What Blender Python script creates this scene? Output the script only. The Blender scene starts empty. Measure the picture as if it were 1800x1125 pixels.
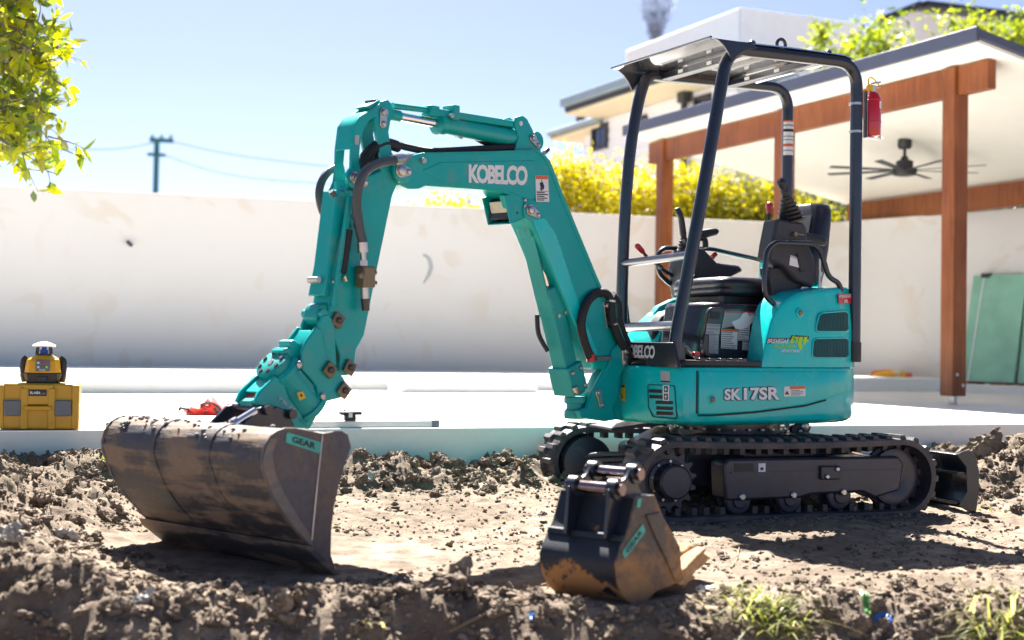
import bpy, bmesh, math, random
import numpy as np
from mathutils import Vector, Matrix

# ---------------------------------------------------------------- camera, sky, sun, exposure
SC = bpy.context.scene
COL = SC.collection
FPX = 2440.0                      # focal length in photograph pixels (photo 1800 wide)
CAMP = Vector((0.0, 0.0, 0.80))
PITCH, ROLL = math.radians(1.0), math.radians(0.8)
SUN_AZ, SUN_EL = math.radians(-13.0), math.radians(53.0)     # azimuth from +Y towards +X
EXPOSURE = 2.35

_F = Vector((0, math.cos(PITCH), math.sin(PITCH)))
_u0 = Vector((0, -math.sin(PITCH), math.cos(PITCH)))
_r0 = Vector((1, 0, 0))
_R = _r0 * math.cos(ROLL) + _u0 * math.sin(ROLL)
_U = -_r0 * math.sin(ROLL) + _u0 * math.cos(ROLL)
camd = bpy.data.cameras.new('camera')
cam = bpy.data.objects.new('camera', camd)
COL.objects.link(cam)
M = Matrix((( _R.x, _U.x, -_F.x, CAMP.x), (_R.y, _U.y, -_F.y, CAMP.y), (_R.z, _U.z, -_F.z, CAMP.z), (0, 0, 0, 1)))
cam.matrix_world = M
camd.sensor_width = 36.0
camd.lens = FPX / 1800.0 * 36.0
camd.clip_start = 0.05
camd.clip_end = 2000.0
camd.dof.use_dof = True
camd.dof.focus_distance = 6.35
camd.dof.aperture_fstop = 2.0
SC.camera = cam

world = bpy.data.worlds.new('World')
SC.world = world
world.use_nodes = True
wn = world.node_tree.nodes
wl = world.node_tree.links
wn.clear()
wo = wn.new('ShaderNodeOutputWorld')
wb = wn.new('ShaderNodeBackground')
ws = wn.new('ShaderNodeTexSky')
ws.sky_type = 'NISHITA'
ws.sun_disc = False
ws.sun_elevation = SUN_EL
ws.sun_rotation = SUN_AZ
ws.altitude = 20
ws.air_density = 0.33
ws.dust_density = 0.75
ws.ozone_density = 0.8
wb.inputs['Strength'].default_value = 0.05
wl.new(ws.outputs[0], wb.inputs[0])
wl.new(wb.outputs[0], wo.inputs[0])

sund = bpy.data.lights.new('sun', 'SUN')
sund.energy = 5.0
sund.angle = math.radians(0.53)
sund.color = (1.0, 0.95, 0.87)
sun = bpy.data.objects.new('sun', sund)
COL.objects.link(sun)
_sd = Vector((math.sin(SUN_AZ) * math.cos(SUN_EL), math.cos(SUN_AZ) * math.cos(SUN_EL), math.sin(SUN_EL)))
sun.rotation_euler = _sd.to_track_quat('Z', 'Y').to_euler()
sun.location = _sd * 30

SC.view_settings.view_transform = 'Standard'
SC.view_settings.look = 'None'
SC.view_settings.gamma = 1.0
SC.view_settings.exposure = EXPOSURE
try:
    SC.view_settings.use_curve_mapping = False
except Exception:
    pass
SC.render.engine = 'CYCLES'
SC.cycles.use_denoising = True
SC.cycles.max_bounces = 8
SC.cycles.transparent_max_bounces = 12
SC.cycles.sample_clamp_indirect = 6.0

random.seed(7)
RNG = np.random.default_rng(11)
V = Vector

# ---------------------------------------------------------------- frames: vertical planes the things are drawn in
def ray(x, y):
    return _F * FPX + _R * (x - 900.0) + _U * (562.5 - y)

class Frame:
    """plan origin O, forward direction f and side direction s (both horizontal)"""
    def __init__(self, O, f, s):
        self.O = V((O[0], O[1], 0)); self.f = V((f[0], f[1], 0)).normalized(); self.s = V((s[0], s[1], 0)).normalized()
    def W(self, u, s, z):
        return self.O + self.f * u + self.s * s + V((0, 0, z))
    def at(self, x, y, s):
        r = ray(x, y)
        t = (s - (CAMP - self.O).dot(self.s)) / r.dot(self.s)
        return CAMP + r * t
    def atf(self, x, y, u):
        r = ray(x, y)
        t = (u - (CAMP - self.O).dot(self.f)) / r.dot(self.f)
        return CAMP + r * t
    def px(self, x, y, s):
        P = self.at(x, y, s) - self.O
        return (P.dot(self.f), P.z)
    def poly(self, pts, s):
        return [self.px(x, y, s) for x, y in pts]

def deg(a): return math.radians(a)
def atD(x, y, D):
    r = ray(x, y)
    return CAMP + r * (D / r.y)
def atZ(x, y, z):
    r = ray(x, y)
    return CAMP + r * ((z - CAMP.z) / r.z)

CEN = (1.11, 7.11)                                             # slew centre of the excavator
HF = Frame(CEN, (-math.cos(deg(28)), -math.sin(deg(28))), (math.sin(deg(28)), -math.cos(deg(28))))     # house
TF = Frame(CEN, (-math.cos(deg(19)), -math.sin(deg(19))), (math.sin(deg(19)), -math.cos(deg(19))))     # tracks
BF = Frame((0.50, 6.75), (-math.cos(deg(48)), -math.sin(deg(48))), (math.sin(deg(48)), -math.cos(deg(48))))  # boom
SF = Frame((-0.30, 7.42), (math.cos(deg(19)), math.sin(deg(19))), (-math.sin(deg(19)), math.cos(deg(19))))   # patio: f along the edge, s away from camera

# ---------------------------------------------------------------- object helpers
def tag(o, label=None, cat=None, group=None, kind=None):
    if label: o['label'] = label
    if cat: o['category'] = cat
    if group: o['group'] = group
    if kind: o['kind'] = kind
    return o

def thing(name, loc, label, cat, group=None):
    o = bpy.data.objects.new(name, None)
    o.empty_display_size = 0.1
    COL.objects.link(o)
    o.location = loc
    return tag(o, label, cat, group)

def world_of(o):
    m = Matrix.Translation(o.location) @ o.rotation_euler.to_matrix().to_4x4()
    if o.parent:
        return world_of(o.parent) @ o.matrix_parent_inverse @ m
    return m

def adopt(o, parent):
    if parent is not None:
        o.parent = parent
        o.matrix_parent_inverse = world_of(parent).inverted()
    return o

def link_mesh(name, me, mat, parent=None):
    o = bpy.data.objects.new(name, me)
    COL.objects.link(o)
    if mat is not None:
        me.materials.append(mat)
    adopt(o, parent)
    return o

class MB:
    def __init__(self):
        self.v = []; self.f = []
    def add(self, vs, fs):
        n = len(self.v)
        self.v.extend([tuple(p) for p in vs])
        self.f.extend([[n + i for i in f] for f in fs])
        return self
    def prism(self, fr, pts, s0, s1):
        n = len(pts)
        a = [fr.W(u, s0, z) for u, z in pts]; b = [fr.W(u, s1, z) for u, z in pts]
        fs = [list(range(n)), list(range(2 * n - 1, n - 1, -1))]
        fs += [[i, (i + 1) % n, n + (i + 1) % n, n + i] for i in range(n)]
        return self.add(a + b, fs)
    def slab(self, poly, z0, z1):
        n = len(poly)
        a = [V((p[0], p[1], z0)) for p in poly]; b = [V((p[0], p[1], z1)) for p in poly]
        fs = [list(range(n)), list(range(2 * n - 1, n - 1, -1))]
        fs += [[i, (i + 1) % n, n + (i + 1) % n, n + i] for i in range(n)]
        return self.add(a + b, fs)
    def box(self, fr, u0, u1, s0, s1, z0, z1):
        return self.prism(fr, [(u0, z0), (u1, z0), (u1, z1), (u0, z1)], s0, s1)
    def obox(self, c, ax, ay, az, hx, hy, hz):
        c = V(c); ax = V(ax).normalized() * hx; ay = V(ay).normalized() * hy; az = V(az).normalized() * hz
        vs = [c + ax * i + ay * j + az * k for k in (-1, 1) for j in (-1, 1) for i in (-1, 1)]
        return self.add(vs, [[0, 2, 3, 1], [4, 5, 7, 6], [0, 1, 5, 4], [2, 6, 7, 3], [0, 4, 6, 2], [1, 3, 7, 5]])
    def bar(self, p0, p1, side, w, h):
        """rectangular bar from p0 to p1; w along side, h along the third axis"""
        p0 = V(p0); p1 = V(p1); d = (p1 - p0)
        sd = V(side); sd = (sd - d.normalized() * sd.dot(d.normalized())).normalized()
        up = d.normalized().cross(sd)
        return self.obox((p0 + p1) / 2, d, sd, up, d.length / 2, w / 2, h / 2)
    def loft(self, rings, closed=True, cap=True):
        n = len(rings[0]); base = []
        for r in rings: base.extend(r)
        fs = []
        for k in range(len(rings) - 1):
            m = n if closed else n - 1
            for i in range(m):
                j = (i + 1) % n
                fs.append([k * n + i, k * n + j, (k + 1) * n + j, (k + 1) * n + i])
        if cap and closed:
            fs.append(list(range(n - 1, -1, -1)))
            fs.append([(len(rings) - 1) * n + i for i in range(n)])
        return self.add(base, fs)
    def tube(self, path, r, n=10, cap=True, smooth=0):
        P = [V(p) for p in path]
        if smooth: P = spline(P, smooth)
        rs = r if isinstance(r, (list, tuple)) else [r] * len(P)
        if len(rs) != len(P):
            rs = list(np.interp(np.linspace(0, 1, len(P)), np.linspace(0, 1, len(rs)), rs))
        t0 = (P[1] - P[0]).normalized()
        nx = t0.orthogonal().normalized()
        rings = []
        for i, p in enumerate(P):
            a = P[max(i - 1, 0)]; b = P[min(i + 1, len(P) - 1)]
            t = (b - a).normalized()
            nx = (nx - t * nx.dot(t))
            nx = nx.normalized() if nx.length > 1e-6 else t.orthogonal().normalized()
            ny = t.cross(nx)
            rings.append([p + (nx * math.cos(2 * math.pi * k / n) + ny * math.sin(2 * math.pi * k / n)) * rs[i] for k in range(n)])
        return self.loft(rings, True, cap)
    def cyl(self, p0, p1, r, n=20, r2=None):
        return self.tube([p0, p1], [r, r if r2 is None else r2], n)
    def lathe(self, o, axis, prof, n=24):
        """prof: list of (t along axis, radius)"""
        o = V(o); ax = V(axis).normalized(); nx = ax.orthogonal().normalized(); ny = ax.cross(nx)
        rings = [[o + ax * t + (nx * math.cos(2 * math.pi * k / n) + ny * math.sin(2 * math.pi * k / n)) * max(r, 1e-4) for k in range(n)] for t, r in prof]
        return self.loft(rings, True, True)
    def build(self, name, mat, parent=None, bevel=0.0, seg=2, angle=38, smooth=True, clean=True):
        me = bpy.data.meshes.new(name)
        me.from_pydata(self.v, [], self.f)
        if clean:
            bm = bmesh.new(); bm.from_mesh(me)
            bmesh.ops.recalc_face_normals(bm, faces=bm.faces)
            bm.to_mesh(me); bm.free()
        if smooth:
            me.polygons.foreach_set('use_smooth', [True] * len(me.polygons))
            me.set_sharp_from_angle(angle=math.radians(angle))
        o = link_mesh(name, me, mat, parent)
        if bevel > 0:
            b = o.modifiers.new('bevel', 'BEVEL')
            b.width = bevel; b.segments = seg; b.limit_method = 'ANGLE'; b.angle_limit = math.radians(40)
            b.harden_normals = False
        return o

def spline(P, k=6):
    """Catmull-Rom through the points"""
    out = []
    n = len(P)
    for i in range(n - 1):
        p0 = P[max(i - 1, 0)]; p1 = P[i]; p2 = P[i + 1]; p3 = P[min(i + 2, n - 1)]
        for j in range(k):
            t = j / k
            out.append(0.5 * ((2 * p1) + (p2 - p0) * t + (2 * p0 - 5 * p1 + 4 * p2 - p3) * t * t + (3 * p1 - p0 - 3 * p2 + p3) * t ** 3))
    out.append(P[-1])
    return out

def rounded(pts, r, k=5, closed=True):
    """round the corners of a 2-D polygon"""
    out = []
    n = len(pts)
    for i in range(n):
        p = V((pts[i][0], pts[i][1])); a = V(pts[i - 1][:2]); b = V(pts[(i + 1) % n][:2])
        da = (a - p); db = (b - p)
        m = min(r, da.length * .48, db.length * .48)
        A = p + da.normalized() * m; B = p + db.normalized() * m
        for j in range(k + 1):
            t = j / k
            q = A * (1 - t) ** 2 + p * 2 * t * (1 - t) + B * t * t
            out.append((q.x, q.y))
    return out

def bend(P, r, k=6):
    """round the inner corners of an open 3-D path"""
    P = [V(p) for p in P]
    out = [P[0]]
    for i in range(1, len(P) - 1):
        p = P[i]; da = P[i - 1] - p; db = P[i + 1] - p
        m = min(r, da.length * .48, db.length * .48)
        A = p + da.normalized() * m; B = p + db.normalized() * m
        for j in range(k + 1):
            t = j / k
            out.append(A * (1 - t) ** 2 + p * 2 * t * (1 - t) + B * t * t)
    out.append(P[-1])
    return out

# ---------------------------------------------------------------- materials
def nd(nt, typ, **kw):
    n = nt.nodes.new(typ)
    for k, v in kw.items():
        if k in n.inputs: n.inputs[k].default_value = v
        else: setattr(n, k, v)
    return n

def mixcol(nt, fac, a, b, mode='MIX'):
    m = nt.nodes.new('ShaderNodeMix'); m.data_type = 'RGBA'; m.blend_type = mode
    for sock, val in ((m.inputs[0], fac), (m.inputs[6], a), (m.inputs[7], b)):
        if hasattr(val, 'is_output'): nt.links.new(val, sock)
        elif isinstance(val, (int, float)): sock.default_value = val
        else: sock.default_value = (*val[:3], 1)
    return m.outputs[2]

def ramp(nt, fac, stops):
    r = nt.nodes.new('ShaderNodeValToRGB')
    els = r.color_ramp.elements
    while len(els) < len(stops): els.new(0.5)
    for e, (p, c) in zip(els, stops):
        e.position = p
        e.color = (c, c, c, 1) if isinstance(c, (int, float)) else (*c[:3], 1)
    nt.links.new(fac, r.inputs[0])
    return r.outputs[0]

def noise(nt, vec, scale, detail=4, rough=0.55, dist=0.0):
    n = nd(nt, 'ShaderNodeTexNoise', Scale=scale, Detail=detail, Roughness=rough, Distortion=dist)
    if vec is not None: nt.links.new(vec, n.inputs['Vector'])
    return n.outputs[0]

def base_mat(name):
    m = bpy.data.materials.new(name); m.use_nodes = True
    nt = m.node_tree
    b = nt.nodes['Principled BSDF']
    tc = nt.nodes.new('ShaderNodeTexCoord')
    return m, nt, b, tc.outputs['Object']

def pmat(name, col, rough=0.5, metal=0.0, var=0.12, vscale=6.0, rvar=0.08, bump=0.0, bscale=60.0, coat=0.0,
         dirt=None, dscale=5.0, dlo=0.55, dhi=0.7, drough=0.9, spec=0.5, fine=0.0):
    m, nt, b, vec = base_mat(name)
    n1 = noise(nt, vec, vscale, 5)
    lo = tuple(c * (1 - var) for c in col); hi = tuple(min(1, c * (1 + var)) for c in col)
    c = mixcol(nt, ramp(nt, n1, [(0.3, 0.0), (0.7, 1.0)]), lo, hi)
    rr = nt.nodes.new('ShaderNodeMapRange')
    rr.inputs[3].default_value = max(0.02, rough - rvar); rr.inputs[4].default_value = min(1, rough + rvar)
    n2 = noise(nt, vec, vscale * 3.1, 6)
    nt.links.new(n2, rr.inputs[0])
    rout = rr.outputs[0]
    if dirt is not None:
        d1 = noise(nt, vec, dscale, 8, 0.65)
        f = ramp(nt, d1, [(dlo, 0.0), (dhi, 1.0)])
        c = mixcol(nt, f, c, dirt)
        mr = nt.nodes.new('ShaderNodeMix'); mr.data_type = 'FLOAT'
        nt.links.new(f, mr.inputs[0]); nt.links.new(rout, mr.inputs[2]); mr.inputs[3].default_value = drough
        rout = mr.outputs[0]
        if metal > 0:
            mm = nt.nodes.new('ShaderNodeMix'); mm.data_type = 'FLOAT'
            nt.links.new(f, mm.inputs[0]); mm.inputs[2].default_value = metal; mm.inputs[3].default_value = 0.0
            nt.links.new(mm.outputs[0], b.inputs['Metallic'])
    nt.links.new(c, b.inputs['Base Color'])
    nt.links.new(rout, b.inputs['Roughness'])
    if not b.inputs['Metallic'].is_linked: b.inputs['Metallic'].default_value = metal
    b.inputs['Coat Weight'].default_value = coat
    b.inputs['Coat Roughness'].default_value = 0.08
    b.inputs['Specular IOR Level'].default_value = spec
    if bump > 0:
        bn = nt.nodes.new('ShaderNodeBump'); bn.inputs['Strength'].default_value = bump; bn.inputs['Distance'].default_value = 0.01
        nb = noise(nt, vec, bscale, 6, 0.6)
        nt.links.new(nb, bn.inputs['Height']); nt.links.new(bn.outputs[0], b.inputs['Normal'])
    return m

MT = {}
TEAL = (0.0, 0.345, 0.330)
SOIL = (0.30, 0.19, 0.10)
MT['teal'] = pmat('teal_paint', TEAL, 0.34, var=0.06, rvar=0.08, coat=0.1, spec=0.35, dirt=(0.17, 0.27, 0.23), dscale=7, dlo=0.56, dhi=0.95, drough=0.6)
MT['tealgloss'] = pmat('teal_gloss_paint', (0.0, 0.53, 0.52), 0.22, var=0.04, rvar=0.06, coat=0.2, spec=0.4, dirt=(0.09, 0.46, 0.43), dscale=3.5, dlo=0.5, dhi=0.9, drough=0.5)
MT['tealdirty'] = pmat('teal_worn_paint', (0.0, 0.30, 0.28), 0.45, var=0.10, dirt=(0.05, 0.08, 0.06), dscale=14, dlo=0.6, dhi=0.85)
MT['tealmesh'] = pmat('teal_grille_mesh', (0.0, 0.075, 0.085), 0.6, var=0.1)
MT['navy'] = pmat('dark_blue_black_paint', (0.012, 0.016, 0.030), 0.30, var=0.2, rvar=0.08, coat=0.3)
MT['black'] = pmat('black_plastic', (0.014, 0.014, 0.018), 0.45, var=0.2, rvar=0.1)
MT['charcoal'] = pmat('charcoal_plastic', (0.035, 0.036, 0.045), 0.55, var=0.15, bump=0.1, bscale=300)
MT['plum'] = pmat('dark_glossy_panel', (0.030, 0.022, 0.030), 0.22, var=0.15, rvar=0.06, coat=0.2)
MT['seat'] = pmat('black_vinyl', (0.012, 0.013, 0.022), 0.32, var=0.2, bump=0.15, bscale=200)
MT['frame'] = pmat('undercarriage_paint', (0.036, 0.036, 0.054), 0.34, var=0.2, dirt=(0.13, 0.10, 0.085), dscale=7, dlo=0.58, dhi=0.85)
MT['rubber'] = pmat('track_rubber', (0.042, 0.040, 0.050), 0.48, var=0.3, dirt=(0.17, 0.125, 0.09), dscale=6, dlo=0.47, dhi=0.78, bump=0.3, bscale=80)
MT['hose'] = pmat('hose_rubber', (0.055, 0.065, 0.080), 0.45, var=0.15, bump=0.2, bscale=120)
MT['blackhose'] = pmat('black_hose_sleeve', (0.012, 0.012, 0.016), 0.6, bump=0.4, bscale=150)
MT['chrome'] = pmat('chrome_rod', (0.75, 0.75, 0.76), 0.10, 1.0, var=0.03, rvar=0.03)
MT['steel'] = pmat('zinc_steel', (0.50, 0.48, 0.46), 0.35, 1.0, var=0.15)
MT['brass'] = pmat('dull_brass', (0.20, 0.16, 0.10), 0.5, 0.6, var=0.3)
MT['red'] = pmat('red_plastic', (0.45, 0.008, 0.012), 0.3, var=0.08, coat=0.3)
MT['redtank'] = pmat('red_gloss_paint', (0.50, 0.004, 0.015), 0.22, var=0.05, coat=0.5)
MT['white'] = pmat('white_paint', (0.75, 0.75, 0.76), 0.5, var=0.04)
MT['sticker'] = pmat('white_sticker', (0.72, 0.72, 0.72), 0.4, var=0.05)
MT['stickergrey'] = pmat('grey_sticker', (0.38, 0.39, 0.42), 0.35, var=0.1)
MT['ink'] = pmat('black_ink', (0.015, 0.015, 0.02), 0.5, var=0.05)
MT['greyink'] = pmat('grey_ink', (0.25, 0.26, 0.28), 0.5, var=0.05)
MT['orange'] = pmat('orange_sticker', (0.65, 0.12, 0.02), 0.4, var=0.05)
MT['yellowst'] = pmat('yellow_sticker', (0.75, 0.45, 0.01), 0.4, var=0.05)
MT['lime'] = pmat('lime_vinyl', (0.35, 0.62, 0.02), 0.4, var=0.12, vscale=20)
MT['silver'] = pmat('silver_vinyl', (0.74, 0.75, 0.80), 0.4, 0.0, var=0.05)
MT['cream'] = pmat('lamp_lens', (0.62, 0.58, 0.44), 0.2, var=0.08, vscale=60)
MT['gearsticker'] = pmat('turquoise_sticker', (0.06, 0.42, 0.36), 0.45, var=0.15)
# mud bucket: dark worn steel with dried soil
def bucket_mat(name, dark, soil, lo, hi, band=0.0, zcake=None):
    m, nt, b, vec = base_mat(name)
    n1 = noise(nt, vec, 5.0, 9, 0.68, 0.6)
    n2 = noise(nt, vec, 40.0, 6, 0.6)
    sep = nt.nodes.new('ShaderNodeSeparateXYZ'); nt.links.new(vec, sep.inputs[0])
    # scraped horizontal streaks
    mp = nt.nodes.new('ShaderNodeMapping'); mp.inputs['Scale'].default_value = (1.6, 1.6, 14.0); nt.links.new(vec, mp.inputs[0])
    n3 = noise(nt, mp.outputs[0], 1.6, 5, 0.6)
    f = nt.nodes.new('ShaderNodeMath'); f.operation = 'MULTIPLY_ADD'
    g = nt.nodes.new('ShaderNodeMath'); g.operation = 'MULTIPLY'; nt.links.new(n1, g.inputs[0]); g.inputs[1].default_value = 1 - band
    nt.links.new(n3, f.inputs[0]); f.inputs[1].default_value = band; nt.links.new(g.outputs[0], f.inputs[2])
    fo = f.outputs[0]
    if zcake is not None:                    # clay caked on up to about this height
        mr_ = nt.nodes.new('ShaderNodeMapRange'); nt.links.new(sep.outputs[2], mr_.inputs[0])
        mr_.inputs[1].default_value = zcake - 0.05; mr_.inputs[2].default_value = zcake + 0.05; mr_.inputs[3].default_value = 0.17; mr_.inputs[4].default_value = 0.0
        ad = nt.nodes.new('ShaderNodeMath'); ad.operation = 'ADD'; nt.links.new(fo, ad.inputs[0]); nt.links.new(mr_.outputs[0], ad.inputs[1]); fo = ad.outputs[0]
    fac = ramp(nt, fo, [(lo, 0.0), (hi, 1.0)])
    c0 = mixcol(nt, n2, tuple(x * 0.6 for x in dark), tuple(x * 1.5 for x in dark))
    c1 = mixcol(nt, n2, tuple(x * 0.75 for x in soil), tuple(x * 1.2 for x in soil))
    nt.links.new(mixcol(nt, fac, c0, c1), b.inputs['Base Color'])
    mr = nt.nodes.new('ShaderNodeMix'); mr.data_type = 'FLOAT'
    nt.links.new(fac, mr.inputs[0]); mr.inputs[2].default_value = 0.55; mr.inputs[3].default_value = 0.95
    nt.links.new(mr.outputs[0], b.inputs['Roughness'])
    bn = nt.nodes.new('ShaderNodeBump'); bn.inputs['Strength'].default_value = 0.5; bn.inputs['Distance'].default_value = 0.004
    nt.links.new(mixcol(nt, 0.6, n2, fac), bn.inputs['Height']); nt.links.new(bn.outputs[0], b.inputs['Normal'])
    return m
MT['mudshell'] = bucket_mat('soil_streaked_steel', (0.040, 0.040, 0.048), (0.195, 0.145, 0.108), 0.462, 0.545, 0.6)
MT['mudplate'] = bucket_mat('scuffed_dusty_steel', (0.085, 0.080, 0.092), (0.20, 0.145, 0.105), 0.44, 0.70, 0.0)
MT['digshell'] = bucket_mat('black_bucket_paint_soiled', (0.008, 0.013, 0.024), (0.34, 0.17, 0.065), 0.60, 0.63, 0.0, 0.10)
MT['digplate'] = bucket_mat('bucket_side_with_clay', (0.085, 0.066, 0.058), (0.40, 0.21, 0.09), 0.48, 0.66, 0.0, 0.10)
MT['mudrim'] = bucket_mat('worn_bucket_rim', (0.15, 0.135, 0.125), (0.27, 0.205, 0.15), 0.42, 0.66, 0.0)
MT['clay'] = pmat('orange_clay_on_steel', (0.46, 0.27, 0.13), 0.9, var=0.3, vscale=25, bump=0.5, bscale=90)

# ---------------------------------------------------------------- flat print laid on real surfaces
def surf_plane(fr, s):
    return lambda x, y: (fr.at(x, y, s), fr.s)
def surf_front(fr, u):
    return lambda x, y: (fr.atf(x, y, u), fr.f)

def quad_map(q):
    (x0, y0), (x1, y1), (x2, y2), (x3, y3) = q        # top-left, top-right, bottom-right, bottom-left
    def f(a, b):                                       # a: 0 left..1 right, b: 0 bottom..1 top
        xt = x0 + (x1 - x0) * a; yt = y0 + (y1 - y0) * a
        xb = x3 + (x2 - x3) * a; yb = y3 + (y2 - y3) * a
        return (xb + (xt - xb) * b, yb + (yt - yb) * b)
    return f

def patch(name, quad, surf, mat, parent, lift=0.002, nx=1, ny=1, cut=0.0):
    """a thin sticker covering the quad on a surface"""
    qm = quad_map(quad); vs = []; fs = []
    for j in range(ny + 1):
        for i in range(nx + 1):
            P, n = surf(*qm(i / nx, j / ny)); vs.append(P + n * lift)
    for j in range(ny):
        for i in range(nx):
            a = j * (nx + 1) + i
            fs.append([a, a + 1, a + nx + 2, a + nx + 1])
    mb = MB(); mb.add(vs, fs)
    return mb.build(name, mat, parent, smooth=False, clean=False)

def poly_patch(name, pts, surf, mat, parent, lift=0.002):
    vs = []
    for x, y in pts:
        P, n = surf(x, y); vs.append(P + n * lift)
    mb = MB(); mb.add(vs, [list(range(len(vs)))])
    return mb.build(name, mat, parent, smooth=False, clean=False)

_txt = {}
def text_mesh(body, bold=0.0, shear=0.0, spacing=1.0):
    key = (body, bold, shear, spacing)
    if key in _txt: return _txt[key]
    cu = bpy.data.curves.new('lettering', 'FONT')
    cu.body = body; cu.size = 1.0; cu.offset = bold; cu.shear = shear; cu.space_character = spacing
    cu.resolution_u = 3
    ob = bpy.data.objects.new('lettering', cu); COL.objects.link(ob)
    dg = bpy.context.evaluated_depsgraph_get()
    me = bpy.data.meshes.new_from_object(ob.evaluated_get(dg))
    vs = np.array([v.co[:] for v in me.vertices]); fs = [list(p.vertices) for p in me.polygons]
    bpy.data.objects.remove(ob); bpy.data.curves.remove(cu); bpy.data.meshes.remove(me)
    vs = vs[:, :2]
    mn = vs.min(0); mx = vs.max(0)
    vs = (vs - mn) / (mx - mn)
    _txt[key] = (vs, fs)
    return _txt[key]

def lettering(name, body, quad, surf, mat, parent, bold=0.0, shear=0.0, lift=0.0032, spacing=1.0):
    vs, fs = text_mesh(body, bold, shear, spacing)
    qm = quad_map(quad); out = []
    for a, b in vs:
        P, n = surf(*qm(float(a), float(b))); out.append(P + n * lift)
    mb = MB(); mb.add(out, fs)
    return mb.build(name, mat, parent, smooth=False, clean=False)

def sub_quad(q, a0, a1, b0, b1):
    m = quad_map(q)
    return [m(a0, b1), m(a1, b1), m(a1, b0), m(a0, b0)]

def print_lines(name, quad, surf, parent, rows, mat, lift=0.0031, seed=1):
    """rows of fine illegible print"""
    rnd = random.Random(seed); mb = MB()
    for k in range(rows):
        b1 = 1 - (k + 0.2) / rows; b0 = 1 - (k + 0.75) / rows
        a1 = rnd.uniform(0.6, 0.97)
        q = sub_quad(quad, 0.03, a1, b0, b1)
        mb.add([surf(*p)[0] + surf(*p)[1] * lift for p in (q[3], q[2], q[1], q[0])], [[0, 1, 2, 3]])
    return mb.build(name, mat, parent, smooth=False, clean=False)

# ---------------------------------------------------------------- noise for terrain
def _hash(ix, iy, seed):
    h = (ix.astype(np.int64) * 374761393 + iy.astype(np.int64) * 668265263 + seed * 974711) & 0x7fffffff
    h = ((h ^ (h >> 13)) * 1274126177) & 0x7fffffff
    return ((h ^ (h >> 16)) & 0xffff) / 65535.0
def vnoise(x, y, seed=0):
    ix = np.floor(x); iy = np.floor(y); fx = x - ix; fy = y - iy
    fx = fx * fx * fx * (fx * (fx * 6 - 15) + 10); fy = fy * fy * fy * (fy * (fy * 6 - 15) + 10)
    a = _hash(ix, iy, seed); b = _hash(ix + 1, iy, seed); c = _hash(ix, iy + 1, seed); d = _hash(ix + 1, iy + 1, seed)
    return (a + (b - a) * fx) * (1 - fy) + (c + (d - c) * fx) * fy
def fbm(x, y, sc, o=4, seed=0, gain=0.5):
    r = 0; a = 1; t = 0
    for k in range(o):
        r = r + a * (vnoise(x * sc + 17.3 * k, y * sc - 9.1 * k, seed + k) - 0.5); t += a
        a *= gain; sc *= 2.03
    return r / t * 2
def billow(x, y, sc, o=4, seed=0):
    r = 0; a = 1; t = 0
    for k in range(o):
        r = r + a * (1 - np.abs(2 * vnoise(x * sc + 5.3 * k, y * sc + 3.7 * k, seed + k) - 1) ** 0.8); t += a
        a *= 0.5; sc *= 2.1
    return r / t
def sstep(a, b, x):
    t = np.clip((x - a) / (b - a), 0, 1)
    return t * t * (3 - 2 * t)
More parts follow.
